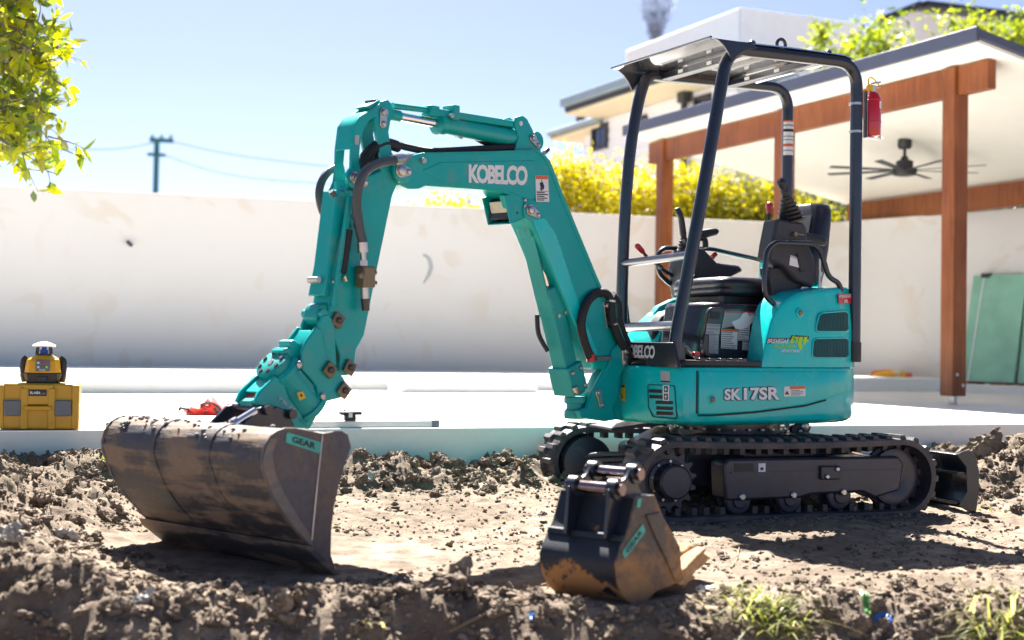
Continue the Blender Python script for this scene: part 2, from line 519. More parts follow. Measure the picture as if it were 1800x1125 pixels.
# ================================================================ ground
SLAB_Z, STEP_Z = 0.35, 0.51
def slab_dist(x, y):
    """distance in front of the patio edge (positive towards the camera)"""
    return -((x - SF.O.x) * SF.s.x + (y - SF.O.y) * SF.s.y)
def gheight(x, y):
    x = np.asarray(x, float); y = np.asarray(y, float)
    t = slab_dist(x, y)
    along = (x - SF.O.x) * SF.f.x + (y - SF.O.y) * SF.f.y
    z = 0.014 * fbm(x, y, 2.2, 4, 3)
    # loader-tracked middle
    z = z + 0.010 * fbm(x, y, 14, 3, 9)
    z = z + 0.05 * sstep(1.3, 0.5, t)
    lump = billow(x, y, 4.5, 4, 21)
    # spoil ridge along the patio edge
    ridge = np.exp(-((t - 0.16) / 0.22) ** 2)
    # under the machine and blade the ridge is lower
    amp = 0.175 + 0.09 * fbm(x, y, 1.3, 2, 5)
    amp = np.where((along > 0.9) & (along < 2.6), amp * 0.55, amp)
    z = z + ridge * amp * (0.25 + 0.95 * lump)
    # left heap
    hl = np.exp(-(((x + 2.15) / 0.55) ** 2 + ((y - 5.3) / 1.0) ** 2))
    z = z + hl * 0.30 * (0.45 + 0.8 * lump)
    hl2 = np.exp(-(((x + 1.55) / 0.30) ** 2 + ((y - 4.45) / 0.45) ** 2))
    z = z + hl2 * 0.13 * (0.3 + lump)
    # right heap behind the blade
    hr = np.exp(-(((x - 3.0) / 0.50) ** 2 + ((y - 7.75) / 0.42) ** 2))
    z = z + hr * 0.26 * (0.45 + 0.9 * lump)
    hr2 = np.exp(-(((x - 1.9) / 0.6) ** 2 + ((y - 4.75) / 0.22) ** 2))
    z = z + hr2 * 0.06 * (0.2 + lump)
    # cut bank falling to the camera
    wb_ = np.exp(-((x - 0.55) / 0.42) ** 2)
    edge = 4.34 + 0.17 * fbm(x, y * 0.3, 1.4, 3, 31) + 0.05 * np.sin(x * 1.7) - 0.24 * wb_
    d = np.clip(edge - y, 0, 5)
    z = z - np.minimum(d * 0.95, 0.9 + 0.12 * d)
    near = np.exp(-((y - edge + 0.05) / 0.30) ** 2) * (1 - 0.85 * wb_)
    z = z + near * 0.085 * (lump - 0.25) + near * 0.03 * fbm(x, y, 9, 3, 41)
    z = z + sstep(0.0, 0.4, d) * (0.10 * (lump - 0.4) + 0.02 * fbm(x, y, 12, 3, 44))
    # crumb texture
    crumb = billow(x, y, 22, 3, 55)
    rough = np.clip(ridge * 1.2 + hl + hr * 1.2 + near + sstep(0, .3, d) + 0.40, 0, 1.3)
    sharp = 1 - np.abs(fbm(x, y, 17, 3, 61))
    z = z + 0.015 * rough * (crumb - 0.4) + 0.006 * fbm(x, y * 1.6, 26, 3, 77) + 0.003 * (sharp - 0.8) * rough
    # compacted pads where things stand
    for (px_, py_, r_) in ((-1.0, 5.0, 0.75), (0.55, 4.55, 0.42)):
        w = np.exp(-(((x - px_) ** 2 + (y - py_) ** 2) / r_ ** 2) ** 2)
        z = z * (1 - 0.6 * w)
    # below the slab
    z = np.where(t < -0.05, np.minimum(z, -0.02), z)
    return z
def gz(x, y): return float(gheight(np.array([x]), np.array([y]))[0])

def soil_material():
    m, nt, b, vec = base_mat('bare_soil')
    n1 = noise(nt, vec, 1.3, 6, 0.6, 0.4)
    n2 = noise(nt, vec, 9.0, 8, 0.65)
    n3 = noise(nt, vec, 55.0, 6, 0.7)
    c = mixcol(nt, ramp(nt, n1, [(0.35, 0.0), (0.65, 1.0)]), (0.180, 0.140, 0.106), (0.350, 0.285, 0.220))
    c = mixcol(nt, ramp(nt, n2, [(0.36, 1.0), (0.60, 0.0)]), c, (0.140, 0.106, 0.080))
    c = mixcol(nt, ramp(nt, n3, [(0.60, 0.0), (0.78, 0.7)]), c, (0.38, 0.31, 0.24))
    nt.links.new(c, b.inputs['Base Color'])
    b.inputs['Roughness'].default_value = 0.95
    b.inputs['Specular IOR Level'].default_value = 0.2
    bn = nt.nodes.new('ShaderNodeBump'); bn.inputs['Strength'].default_value = 1.0; bn.inputs['Distance'].default_value = 0.022
    n6 = noise(nt, vec, 150.0, 4, 0.7)
    nt.links.new(mixcol(nt, 0.3, mixcol(nt, 0.5, n2, n3), n6), bn.inputs['Height'])
    nt.links.new(bn.outputs[0], b.inputs['Normal'])
    return m
MT['soil'] = soil_material()

def make_ground():
    xs = np.concatenate([[-400, -60, -12, -6], np.arange(-3.6, 4.2001, 0.0115), [6.5, 12, 60, 400]])
    ys = np.concatenate([[-60, -6, 1.0, 2.6], np.arange(3.35, 8.6, 0.0125), [10, 14, 40, 120, 600]])
    X, Y = np.meshgrid(xs, ys)
    Z = gheight(X, Y)
    far = (X < -6) | (X > 6) | (Y > 9.5) | (Y < 2.7)
    Z = np.where(far, np.where(Y < 2.7, -0.95, -0.03), Z)
    nx, ny = len(xs), len(ys)
    co = np.stack([X, Y, Z], -1).reshape(-1, 3)
    idx = np.arange(nx * ny).reshape(ny, nx)
    quads = np.stack([idx[:-1, :-1], idx[:-1, 1:], idx[1:, 1:], idx[1:, :-1]], -1).reshape(-1, 4)
    return np_mesh('ground', co, quads, MT['soil'])

def np_mesh(name, co, faces, mat, parent=None, smooth=True):
    me = bpy.data.meshes.new(name)
    nf, k = faces.shape
    me.vertices.add(len(co)); me.vertices.foreach_set('co', np.ascontiguousarray(co, dtype=np.float32).ravel())
    me.loops.add(nf * k); me.loops.foreach_set('vertex_index', np.ascontiguousarray(faces, dtype=np.int32).ravel())
    me.polygons.add(nf); me.polygons.foreach_set('loop_start', np.arange(0, nf * k, k, dtype=np.int32))
    me.polygons.foreach_set('use_smooth', np.full(nf, smooth))
    me.update(calc_edges=True)
    return link_mesh(name, me, mat, parent)

ground = make_ground()
tag(ground, 'bare brown dug over soil of the building site', 'ground', kind='structure')

def onG(x, y, lo=3.4, hi=8.6):
    """where the sight line through a photo point meets the soil"""
    r = ray(x, y); r = r / r.y
    D = np.linspace(lo, hi, 2600)
    X = CAMP.x + r.x * D; Z = CAMP.z + r.z * D
    hit = np.where(Z < gheight(X, D))[0]
    k = hit[0] if len(hit) else len(D) - 1
    return V((float(X[k]), float(D[k]), float(gheight(X[k:k + 1], D[k:k + 1])[0])))
# ================================================================ concrete patio
def concrete_mat(name, col, stain):
    m, nt, b, vec = base_mat(name)
    n1 = noise(nt, vec, 1.1, 7, 0.6, 0.5); n2 = noise(nt, vec, 30, 5, 0.6)
    c = mixcol(nt, ramp(nt, n1, [(0.40, 0.0), (0.75, 1.0)]), col, stain)
    c = mixcol(nt, 0.12, c, n2, 'OVERLAY')
    nt.links.new(c, b.inputs['Base Color']); b.inputs['Roughness'].default_value = 0.75
    bn = nt.nodes.new('ShaderNodeBump'); bn.inputs['Strength'].default_value = 0.15; bn.inputs['Distance'].default_value = 0.004
    nt.links.new(n2, bn.inputs['Height']); nt.links.new(bn.outputs[0], b.inputs['Normal'])
    return m
MT['concrete'] = concrete_mat('pale_concrete', (0.76, 0.75, 0.72), (0.66, 0.65, 0.62))
MT['slabface'] = concrete_mat('slab_side', (0.55, 0.54, 0.50), (0.42, 0.43, 0.40))
def strip(name, u0, u1, s0, s1, z0, z1, mat, bevel=0.006, parent=None):
    mb = MB(); mb.box(SF, u0, u1, s0, s1, z0, z1)
    return mb.build(name, mat, parent, bevel)
WALL_S = 8.0
# wall meeting point
patio = strip('patio_slab', -14, 14, 0.0, 14.0, -0.4, SLAB_Z, MT['concrete'], 0.008)
tag(patio, 'sunlit pale concrete patio slab behind the excavator', 'patio', kind='structure')
st = strip('patio_step', -14, 0.47, 4.74, WALL_S + 0.05, SLAB_Z - 0.1, STEP_Z, MT['concrete'], 0.01)
tag(st, 'raised concrete terrace along the boundary wall', 'terrace', kind='structure')
st = strip('patio_step', 0.47, 9, 5.6, WALL_S + 0.05, SLAB_Z - 0.1, STEP_Z - 0.02, MT['concrete'], 0.01)
tag(st, 'raised concrete terrace set back beneath the pergola', 'terrace', kind='structure')
st = strip('patio_plinth', 1.0, 2.3, 5.0, 5.55, SLAB_Z - 0.1, SLAB_Z + 0.10, MT['concrete'], 0.01)
tag(st, 'low white concrete block on the patio', 'plinth', kind='structure')

# ================================================================ boundary walls
def render_mat():
    m, nt, b, vec = base_mat('patchy_wall_render')
    n1 = noise(nt, vec, 1.6, 3, 0.5, 0.6); n2 = noise(nt, vec, 0.5, 4, 0.5); n3 = noise(nt, vec, 120, 4, 0.6)
    nv = noise(nt, vec, 1.7, 2, 0.4, 1.6)
    patchf = ramp(nt, nv, [(0.575, 0.0), (0.62, 0.5)])
    c = mixcol(nt, n2, (0.63, 0.605, 0.575), (0.69, 0.665, 0.635))
    n4 = noise(nt, vec, 0.9, 2, 0.5)
    pf = nt.nodes.new('ShaderNodeMath'); pf.operation = 'MULTIPLY'; nt.links.new(patchf, pf.inputs[0]); nt.links.new(ramp(nt, n4, [(0.40, 0.1), (0.56, 1.0)]), pf.inputs[1])
    c = mixcol(nt, pf.outputs[0], c, (0.60, 0.515, 0.41))
    n5 = noise(nt, vec, 4.0, 8, 0.7, 1.0)
    c = mixcol(nt, ramp(nt, n5, [(0.50, 0.0), (0.75, 0.35)]), c, (0.70, 0.66, 0.61))
    nt.links.new(c, b.inputs['Base Color']); b.inputs['Roughness'].default_value = 0.9
    bn = nt.nodes.new('ShaderNodeBump'); bn.inputs['Strength'].default_value = 0.12; bn.inputs['Distance'].default_value = 0.004
    nt.links.new(n3, bn.inputs['Height']); nt.links.new(bn.outputs[0], b.inputs['Normal'])
    return m
MT['render'] = render_mat()
WALL_T = 2.35
wall = strip('boundary_wall', -14, 6.45, WALL_S, WALL_S + 0.2, -0.3, WALL_T, MT['render'], 0.015)
tag(wall, 'long pale rendered boundary wall with patchy stains behind the boom', 'wall')
# a stub of pipe and a hooked scratch on the left wall
mb = MB(); p = SF.at(232, 432, WALL_S); mb.cyl(p + SF.s * 0.03, p - SF.s * 0.12 + V((-.05, 0, .03)), 0.02, 10)
mb.build('pipe_stub', MT['charcoal'], wall)
pts = [SF.at(x, y, WALL_S) - SF.s * 0.004 for x, y in ((744, 448), (753, 455), (757, 470), (752, 486), (744, 498))]
mb = MB(); mb.tube(pts, [0.012, 0.02, 0.024, 0.016, 0.006], 6, smooth=4)
mb.build('render_scar', MT['stickergrey'], wall)
# right wall, square to it
wc = SF.W(3.55, WALL_S + 0.1, 0)
PG1 = V((3.69, 11.6, 0)); PG2 = V((1.73, 15.9, 0))
ud = (PG1 - PG2).normalized(); vd = V((-ud.y, ud.x, 0))
if vd.x < 0: vd = -vd
PF = Frame((PG2.x, PG2.y), (ud.x, ud.y), (vd.x, vd.y))        # pergola: f towards camera-right along the high beam, s to the right
a1 = atD(1510, 390, 16.6); b1 = atD(1800, 366, 14.9)
rd = V((b1.x - a1.x, b1.y - a1.y, 0)).normalized()
rn = V((rd.y, -rd.x, 0))
if rn.y > 0: rn = -rn
RF = Frame((a1.x, a1.y), (rd.x, rd.y), (rn.x, rn.y))
mb = MB(); mb.box(RF, -1.75, 9, -0.2, 0.0, -0.3, WALL_T - 0.004)
rwall = mb.build('boundary_wall', MT['render'], None, 0.015)
tag(rwall, 'rendered boundary wall under the pergola roof, behind the excavator seat', 'wall')
mb = MB(); mb.box(RF, -0.9, 9, 0.0, 0.55, SLAB_Z - 0.1, SLAB_Z + 0.09)
tag(mb.build('wall_plinth', MT['concrete'], None, 0.01), 'low concrete plinth along the right wall foot', 'plinth', kind='structure')

# ================================================================ pergola
def wood_mat():
    m, nt, b, vec = base_mat('stained_red_timber')
    mp = nt.nodes.new('ShaderNodeMapping'); mp.inputs['Scale'].default_value = (14, 14, 1.2); nt.links.new(vec, mp.inputs[0])
    n1 = noise(nt, mp.outputs[0], 1.6, 6, 0.6, 1.2); n2 = noise(nt, vec, 2.2, 3)
    c = mixcol(nt, ramp(nt, n1, [(0.3, 0), (0.7, 1)]), (0.13, 0.036, 0.012), (0.25, 0.078, 0.024))
    c = mixcol(nt, ramp(nt, n2, [(0.4, 0.0), (0.7, 0.5)]), c, (0.32, 0.11, 0.036))
    nt.links.new(c, b.inputs['Base Color']); b.inputs['Roughness'].default_value = 0.38
    b.inputs['Specular IOR Level'].default_value = 0.25
    return m
MT['wood'] = wood_mat()
MT['fascia'] = pmat('blue_grey_fascia', (0.075, 0.082, 0.125), 0.4, var=0.06)
MT['ceilingw'] = pmat('cream_white_ceiling', (0.82, 0.79, 0.71), 0.7, var=0.02)
LEN = (PG1 - PG2).length
perg = thing('pergola', (PG1.x, PG1.y, SLAB_Z), 'large open patio pergola with red timber posts and white ceiling', 'pergola')
def beam_top(s):            # roof falls towards the right wall
    return 3.165 - 0.20 * s
def post(u, s, w=0.15, plates=True):
    mb = MB(); zt = beam_top(s) - (0.0 if s < 0.5 else 0.1)
    mb.box(PF, u - w / 2, u + w / 2, s - w / 2, s + w / 2, SLAB_Z + 0.07, zt)
    o = mb.build('post', MT['wood'], perg, 0.008)
    mb = MB(); mb.box(PF, u - 0.035, u + 0.035, s - 0.02, s + 0.02, SLAB_Z, SLAB_Z + 0.075)
    mb.build('post_stirrup', MT['steel'], o, 0.003)
    mb = MB()
    for k in (0, 1):
        c = PF.W(u + w / 2, s + (-0.03 if k else 0.03), SLAB_Z + 0.16 + 0.09 * k)
        mb.cyl(c, c + PF.f * 0.012, 0.014, 10)
        c = PF.W(u + w / 2, s + (-0.03 if k else 0.03), zt - 0.10 - 0.10 * k)
        mb.cyl(c, c + PF.f * 0.012, 0.014, 10)
    tag(mb.build('bolt_heads', MT['steel'], o), kind='stuff')
for u in (LEN, LEN * 0.49, 0.0): post(u, 0.0)
# high beam between the posts, with a tail beyond the near post
def beam(u0, u1, s, zt, h, w):
    mb = MB(); mb.box(PF, u0, u1, s - w / 2, s + w / 2, zt - h, zt)
    return mb.build('beam', MT['wood'], perg, 0.006)
zt = beam_top(0)
beam(-0.30, -0.076, 0, zt, 0.24, 0.09); beam(0.076, LEN * 0.49 - 0.076, 0, zt, 0.24, 0.09)
beam(LEN * 0.49 + 0.076, LEN - 0.076, 0, zt, 0.24, 0.09); beam(LEN + 0.076, LEN + 0.42, 0, zt, 0.24, 0.09)
LOWS = 2.75
zl = beam_top(LOWS)
beam(-0.15, 5.25, LOWS, zl - 0.02, 0.26, 0.09)
post(5.0, LOWS, 0.13)
# roof sheet and ceiling as sloping plates
def tilt_plate(name, u0, u1, s0, s1, dz0, dz1, mat, bevel=0.0):
    mb = MB()
    vs = []
    for dz in (dz0, dz1):
        for (u, s) in ((u0, s0), (u1, s0), (u1, s1), (u0, s1)):
            vs.append(PF.W(u, s, beam_top(s) + dz))
    mb.add(vs, [[0, 1, 2, 3], [7, 6, 5, 4], [0, 1, 5, 4], [1, 2, 6, 5], [2, 3, 7, 6], [3, 0, 4, 7]])
    return mb.build(name, mat, perg, bevel)
U0, U1, S0, S1 = -0.33, LEN + 0.62, -0.34, 3.15
tilt_plate('ceiling_lining', U0 + 0.02, U1 - 0.02, S0 + 0.02, S1, 0.004, 0.03, MT['ceilingw'])
tilt_plate('roof_sheet', U0, U1, S0, S1, 0.034, 0.115, MT['fascia'], 0.01)
mb = MB(); mb.box(PF, U0 - 0.02, U1 + 0.02, S0 - 0.03, S0 - 0.002, beam_top(S0) + 0.0, beam_top(S0) + 0.120)
mb.build('fascia', MT['fascia'], perg, 0.006)

# ceiling fan
hub = atD(1590, 295, 14.0)
fan = thing('ceiling_fan', hub, 'black ceiling fan with eight thin blades under the pergola', 'ceiling fan')
sF = (V((hub.x, hub.y, 0)) - PF.O).dot(PF.s)
topz = beam_top(sF) + 0.002
mb = MB(); mb.cyl(hub + V((0, 0, 0.04)), V((hub.x, hub.y, topz - 0.03)), 0.016, 12); mb.build('downrod', MT['black'], fan)
mb = MB(); mb.lathe(V((hub.x, hub.y, topz - 0.09)), (0, 0, 1), [(0, 0.055), (0.02, 0.07), (0.09, 0.07)], 20); mb.build('canopy_cup', MT['black'], fan)
mb = MB(); mb.lathe(hub + V((0, 0, -0.085)), (0, 0, 1), [(0, 0.06), (0.01, 0.11), (0.05, 0.125), (0.075, 0.12), (0.08, 0.085), (0.15, 0.085), (0.17, 0.04), (0.20, 0.03)], 24); mb.build('motor', MT['black'], fan)
for k in range(8):
    a = 2 * math.pi * k / 8 + 0.2
    d = V((math.cos(a), math.sin(a), 0)); q = V((-math.sin(a), math.cos(a), 0.12))
    mb = MB()
    p0 = hub + d * 0.10 + V((0, 0, -0.03)); p1 = hub + d * 0.80 + V((0, 0, -0.025))
    mb.add([p0 - q * 0.03, p0 + q * 0.03, p1 + q * 0.036, p1 - q * 0.036, p0 - q * 0.03 + V((0, 0, .008)), p0 + q * 0.03 + V((0, 0, .008)), p1 + q * 0.036 + V((0, 0, .008)), p1 - q * 0.036 + V((0, 0, .008))],
           [[0, 1, 2, 3], [7, 6, 5, 4], [0, 1, 5, 4], [1, 2, 6, 5], [2, 3, 7, 6], [3, 0, 4, 7]])
    mb.build('blade', MT['charcoal'], fan)

# ================================================================ houses behind the wall
MT['housewhite'] = pmat('white_house_render', (0.78, 0.77, 0.78), 0.8, var=0.03)
MT['clad'] = pmat('pale_weatherboard', (0.72, 0.73, 0.80), 0.7, var=0.03)
MT['eave'] = pmat('cream_soffit', (0.62, 0.54, 0.38), 0.7, var=0.04)
MT['gutter'] = pmat('blue_grey_gutter', (0.20, 0.26, 0.32), 0.45, var=0.06)
MT['darktrim'] = pmat('dark_trim', (0.02, 0.022, 0.025), 0.5, var=0.1)
MT['glass'] = pmat('dark_window_glass', (0.03, 0.03, 0.07), 0.08, var=0.2, rvar=0.02)
K = atD(1300, 12, 24.0)
LF = Frame((K.x, K.y), (-0.415, 0.910), (-0.910, -0.415))       # f along the left face away from the corner, s out of that face
house = thing('white_house', (K.x, K.y, 0), 'large white two storey house behind the yellow hedge', 'house')
ztop = K.z
mb = MB(); mb.box(LF, 0, 4.05, -2.6, 0, 0, ztop); mb.build('upper_block', MT['housewhite'], house, 0.03)
# storey with eaves
ep = atD(1105, 130, 22.5); fp = atD(962, 203, 26.7)
EZ = 5.12
off = (V((ep.x, ep.y, 0)) - LF.O).dot(LF.s)
def u_at(x, s): return (LF.at(x, 300, s) - LF.O).dot(LF.f)
u_far = (V((fp.x, fp.y, 0)) - LF.O).dot(LF.f)
w0 = off - 0.75
u_end = u_at(992, off); u_tip = u_at(963, off - 0.63); u_n = u_at(1188, off); u_w = u_at(1296, w0)
UW = u_end - 0.05
mb = MB(); mb.box(LF, u_w, UW, -2.5, w0, 0, EZ - 0.26); mb.build('wall', MT['clad'], house)
# boards of the cladding
for k in range(14):
    z0 = EZ - 0.28 - (k + 1) * 0.17
    mb = MB(); mb.add([LF.W(u_w, w0 + 0.025, z0), LF.W(UW, w0 + 0.025, z0), LF.W(UW, w0 + 0.003, z0 + 0.165), LF.W(u_w, w0 + 0.003, z0 + 0.165),
                       LF.W(u_w, w0 + 0.001, z0), LF.W(UW, w0 + 0.001, z0)], [[0, 1, 2, 3], [0, 4, 5, 1]])
    mb.build('weatherboard', MT['clad'], house, smooth=False)
mb = MB(); mb.box(LF, u_n, u_end, w0 - 1.5, off, EZ - 0.25, EZ - 0.19); mb.build('soffit', MT['eave'], house, 0.02)
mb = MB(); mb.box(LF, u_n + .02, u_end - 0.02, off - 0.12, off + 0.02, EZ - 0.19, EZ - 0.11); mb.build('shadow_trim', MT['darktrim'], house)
mb = MB(); mb.box(LF, u_n - .04, u_end + 0.03, w0 - 1.5, off + 0.1, EZ - 0.11, EZ + 0.05); mb.build('gutter', MT['gutter'], house, 0.02)
# lower rounded eave at the far end
mb = MB(); mb.box(LF, u_end - 0.04, u_tip, w0 - 2, w0 + 0.10, EZ - 0.40, EZ - 0.32); mb.build('soffit', MT['eave'], house, 0.05)
mb = MB(); mb.box(LF, u_end - 0.04, u_tip + .05, w0 - 2, w0 + 0.15, EZ - 0.32, EZ - 0.20); mb.build('gutter', MT['gutter'], house, 0.05)
mb = MB(); mb.box(LF, u_end - 0.05, u_tip - 0.8, w0 - 2, w0 - 0.25, 0, EZ - 0.40); mb.build('wall', MT['clad'], house)
def window(x0, y0, x1, y1, w0, pane_n=2):
    P = [LF.at(x, y, w0) for x, y in ((x0, y1), (x1, y1))]
    u = [(p - LF.O).dot(LF.f) for p in P]; zb = (LF.at((x0 + x1) / 2, y1, w0)).z; ztp = (LF.at((x0 + x1) / 2, y0, w0)).z
    ua, ub = min(u), max(u)
    mb = MB()
    for (a, b, c, d) in ((ua, ub, zb, zb + 0.07), (ua, ub, ztp - 0.07, ztp), (ua, ua + 0.07, zb + 0.07, ztp - 0.07), (ub - 0.07, ub, zb + 0.07, ztp - 0.07)):
        mb.box(LF, a, b, w0 - 0.02, w0 + 0.07, c, d)
    o = mb.build('window', MT['darktrim'], house, 0.0)
    n = pane_n; du = (ub - ua - 0.14) / n
    for k in range(n):
        mb = MB(); mb.box(LF, ua + 0.07 + du * k + 0.012, ua + 0.07 + du * (k + 1) - 0.012, w0 - 0.01, w0 + 0.032, zb + 0.07, ztp - 0.07)
        mb.build('pane', MT['glass'], o)
window(1044, 219, 1071, 263, w0); window(1224, 168, 1253, 202, w0); window(1129, 203, 1140, 226, w0, 1)
# rain head and downpipe
rp = LF.at(1203, 152, w0 + 0.12)
mb = MB(); mb.obox(rp + V((0, 0, -0.12)), LF.f, LF.s, (0, 0, 1), 0.11, 0.08, 0.14); o = mb.build('rain_head', MT['darktrim'], house, 0.02)
mb = MB(); mb.cyl(rp + V((0, 0, -0.25)), rp + V((0, 0, -3.0)), 0.055, 12); mb.build('downpipe', MT['darktrim'], house)
mb = MB(); q = LF.at(1021, 218, w0 - 0.25 + 0.1); mb.obox(q, LF.f, LF.s, (0, 0, 1), 0.10, 0.06, 0.16); mb.build('wall_lamp', MT['darktrim'], house, 0.02)

# second roof at the far right
h2 = thing('far_house', (9.0, 30.0, 0), 'white upper storey with thin dark roof edge at top right', 'house')
def tri_roof():
    A = atD(1545, 38, 30); B = atD(1610, 12, 30); Cc = atD(1745, 28, 31.5); D_ = atD(1850, 45, 33)
    mb = MB()
    pts = [A, B, Cc, D_]
    low = [V((p.x, p.y, 0)) for p in pts]
    back = [p + V((1.2, 6, 0)) for p in pts]; lowb = [p + V((1.2, 6, 0)) for p in low]
    n = 4
    vs = [p + V((0, 0, -0.12)) for p in pts] + low + [p + V((0, 0, -0.12)) for p in back] + lowb
    fs = []
    for i in range(n - 1):
        fs += [[i, i + 1, n + i + 1, n + i], [2 * n + i, 3 * n + i, 3 * n + i + 1, 2 * n + i + 1], [i, 2 * n + i, 2 * n + i + 1, i + 1]]
    fs += [[0, n, 3 * n, 2 * n], [n - 1, 3 * n - 1, 4 * n - 1, 2 * n - 1]]
    mb.add(vs, fs); mb.build('wall', MT['housewhite'], h2, smooth=False)
    mb = MB()
    for i in range(n - 1):
        mb.bar(pts[i] + V((0, -0.2, -0.03)), pts[i + 1] + V((0, -0.2, -0.03)), (0, 1, 0), 0.5, 0.13)
    mb.build('roof_edge', MT['darktrim'], h2)
tri_roof()

# ================================================================ power pole and wires
pp = atD(271, 335, 60.0); pt = atD(276, 243, 60.0)
pole = thing('power_pole', (pp.x, pp.y, 0), 'distant greenish power pole with crossarm above the left wall', 'power pole')
MT['pole'] = pmat('weathered_green_pole', (0.04, 0.19, 0.21), 0.9, var=0.15)
MT['wire'] = pmat('dull_wire', (0.10, 0.14, 0.18), 1.0, var=0.05, spec=0.0)
mb = MB(); mb.cyl(V((pp.x, pp.y, 0)), V((pt.x, pp.y, pt.z)), 0.15, 12, 0.12); mb.build('shaft', MT['pole'], pole)
mb = MB(); mb.obox(V((pt.x + 0.25, pp.y - 0.2, pt.z - 0.12)), (1, 0.3, 0), (-0.3, 1, 0), (0, 0, 1), 0.5, 0.07, 0.09); mb.build('crossarm', MT['pole'], pole)
mb = MB(); mb.obox(V((pt.x + 0.05, pp.y - 0.25, pt.z - 0.75)), (1, 0.3, 0), (-0.3, 1, 0), (0, 0, 1), 0.38, 0.06, 0.07); mb.build('crossarm', MT['pole'], pole)
for dx in (-0.15, 0.25, 0.65):
    mb = MB(); mb.lathe(V((pt.x + dx, pp.y - 0.2, pt.z - 0.04)), (0, 0, 1), [(0, .04), (.05, .07), (.09, .05), (.14, .06), (.18, .02)], 10); mb.build('insulator', MT['pole'], pole)
for i, (p0, p1, p2, lab) in enumerate((((276, 250), (200, 262), (60, 262), 'upper overhead wire running left from the power pole'),
                           ((290, 246), (430, 275), (700, 306), 'upper overhead wire running right from the power pole'),
                           ((276, 268), (420, 310), (700, 330), 'lower overhead wire running right from the power pole'))):
    P = [atD(*p0, 60), atD(*p1, 58), atD(*p2, 55)]
    mb = MB(); mb.tube(P, 0.017, 6, smooth=8)
    tag(mb.build('overhead_wire', MT['wire'], None), lab, 'wire', 'overhead wires')

# ================================================================ foliage
def leaf_mat(name, cols, trans=0.5, rough=0.45):
    m = bpy.data.materials.new(name); m.use_nodes = True
    nt = m.node_tree; b = nt.nodes['Principled BSDF']; out = nt.nodes['Material Output']
    g = nt.nodes.new('ShaderNodeNewGeometry')
    c = ramp(nt, g.outputs['Random Per Island'], [(i / (len(cols) - 1), cc) for i, cc in enumerate(cols)])
    nt.links.new(c, b.inputs['Base Color']); b.inputs['Roughness'].default_value = rough
    t = nt.nodes.new('ShaderNodeBsdfTranslucent')
    hs = nt.nodes.new('ShaderNodeHueSaturation'); hs.inputs['Value'].default_value = 1.5; hs.inputs['Saturation'].default_value = 1.05
    nt.links.new(c, hs.inputs['Color']); nt.links.new(hs.outputs[0], t.inputs['Color'])
    mx = nt.nodes.new('ShaderNodeMixShader'); mx.inputs[0].default_value = trans
    nt.links.new(b.outputs[0], mx.inputs[1]); nt.links.new(t.outputs[0], mx.inputs[2]); nt.links.new(mx.outputs[0], out.inputs[0])
    return m
MT['leafleft'] = leaf_mat('sunlit_broad_leaf', [(0.09, 0.14, 0.03), (0.18, 0.24, 0.02), (0.30, 0.33, 0.02), (0.42, 0.40, 0.015), (0.10, 0.11, 0.06)], 0.55)
MT['leafyellow'] = leaf_mat('yellow_hedge_leaf', [(0.26, 0.24, 0.012), (0.44, 0.37, 0.010), (0.52, 0.44, 0.012), (0.20, 0.20, 0.014)], 0.5)
MT['leafgreen'] = leaf_mat('hedge_leaf', [(0.10, 0.12, 0.015), (0.26, 0.25, 0.015), (0.45, 0.37, 0.015), (0.09, 0.11, 0.02)], 0.5)
MT['leafbright'] = leaf_mat('bright_green_leaf', [(0.08, 0.13, 0.012), (0.20, 0.26, 0.018), (0.36, 0.38, 0.025), (0.10, 0.15, 0.02)], 0.5)
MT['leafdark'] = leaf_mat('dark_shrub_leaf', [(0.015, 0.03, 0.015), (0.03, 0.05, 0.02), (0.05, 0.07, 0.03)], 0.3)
MT['leafgrey'] = leaf_mat('blue_grey_needles', [(0.26, 0.32, 0.44), (0.36, 0.42, 0.54)], 0.3)
MT['bark'] = pmat('brown_bark', (0.10, 0.075, 0.055), 0.9, var=0.3, bump=0.6, bscale=40)

def leaves(name, C, size, ratio, mat, parent, up_bias=0.0, droop=0.0, rng=RNG, dirs=None):
    """kite-shaped folded leaves at the points C"""
    n = len(C)
    d = rng.normal(size=(n, 3)) if dirs is None else dirs + 0.5 * rng.normal(size=(n, 3))
    d[:, 2] -= droop
    d /= np.linalg.norm(d, axis=1, keepdims=True)
    r = rng.normal(size=(n, 3)); r[:, 2] += up_bias
    w = np.cross(d, r); w /= np.linalg.norm(w, axis=1, keepdims=True) + 1e-9
    nn = np.cross(w, d)
    L = size * rng.uniform(0.6, 1.25, n)[:, None]; Wd = L * ratio
    base = C; tip = C + d * L
    m1 = C + d * L * 0.35 + w * Wd * 0.5 + nn * L * 0.06; m2 = C + d * L * 0.35 - w * Wd * 0.5 + nn * L * 0.06
    m3 = C + d * L * 0.70 + w * Wd * 0.38 + nn * L * 0.03; m4 = C + d * L * 0.70 - w * Wd * 0.38 + nn * L * 0.03
    co = np.stack([base, m2, m4, tip, m3, m1], 1).reshape(-1, 3)
    i = np.arange(n)[:, None] * 6
    q = np.concatenate([np.stack([i[:, 0], i[:, 0] + 1, i[:, 0] + 2, i[:, 0] + 3], -1), np.stack([i[:, 0], i[:, 0] + 3, i[:, 0] + 4, i[:, 0] + 5], -1)])
    return np_mesh(name, co, q, mat, parent, smooth=False)

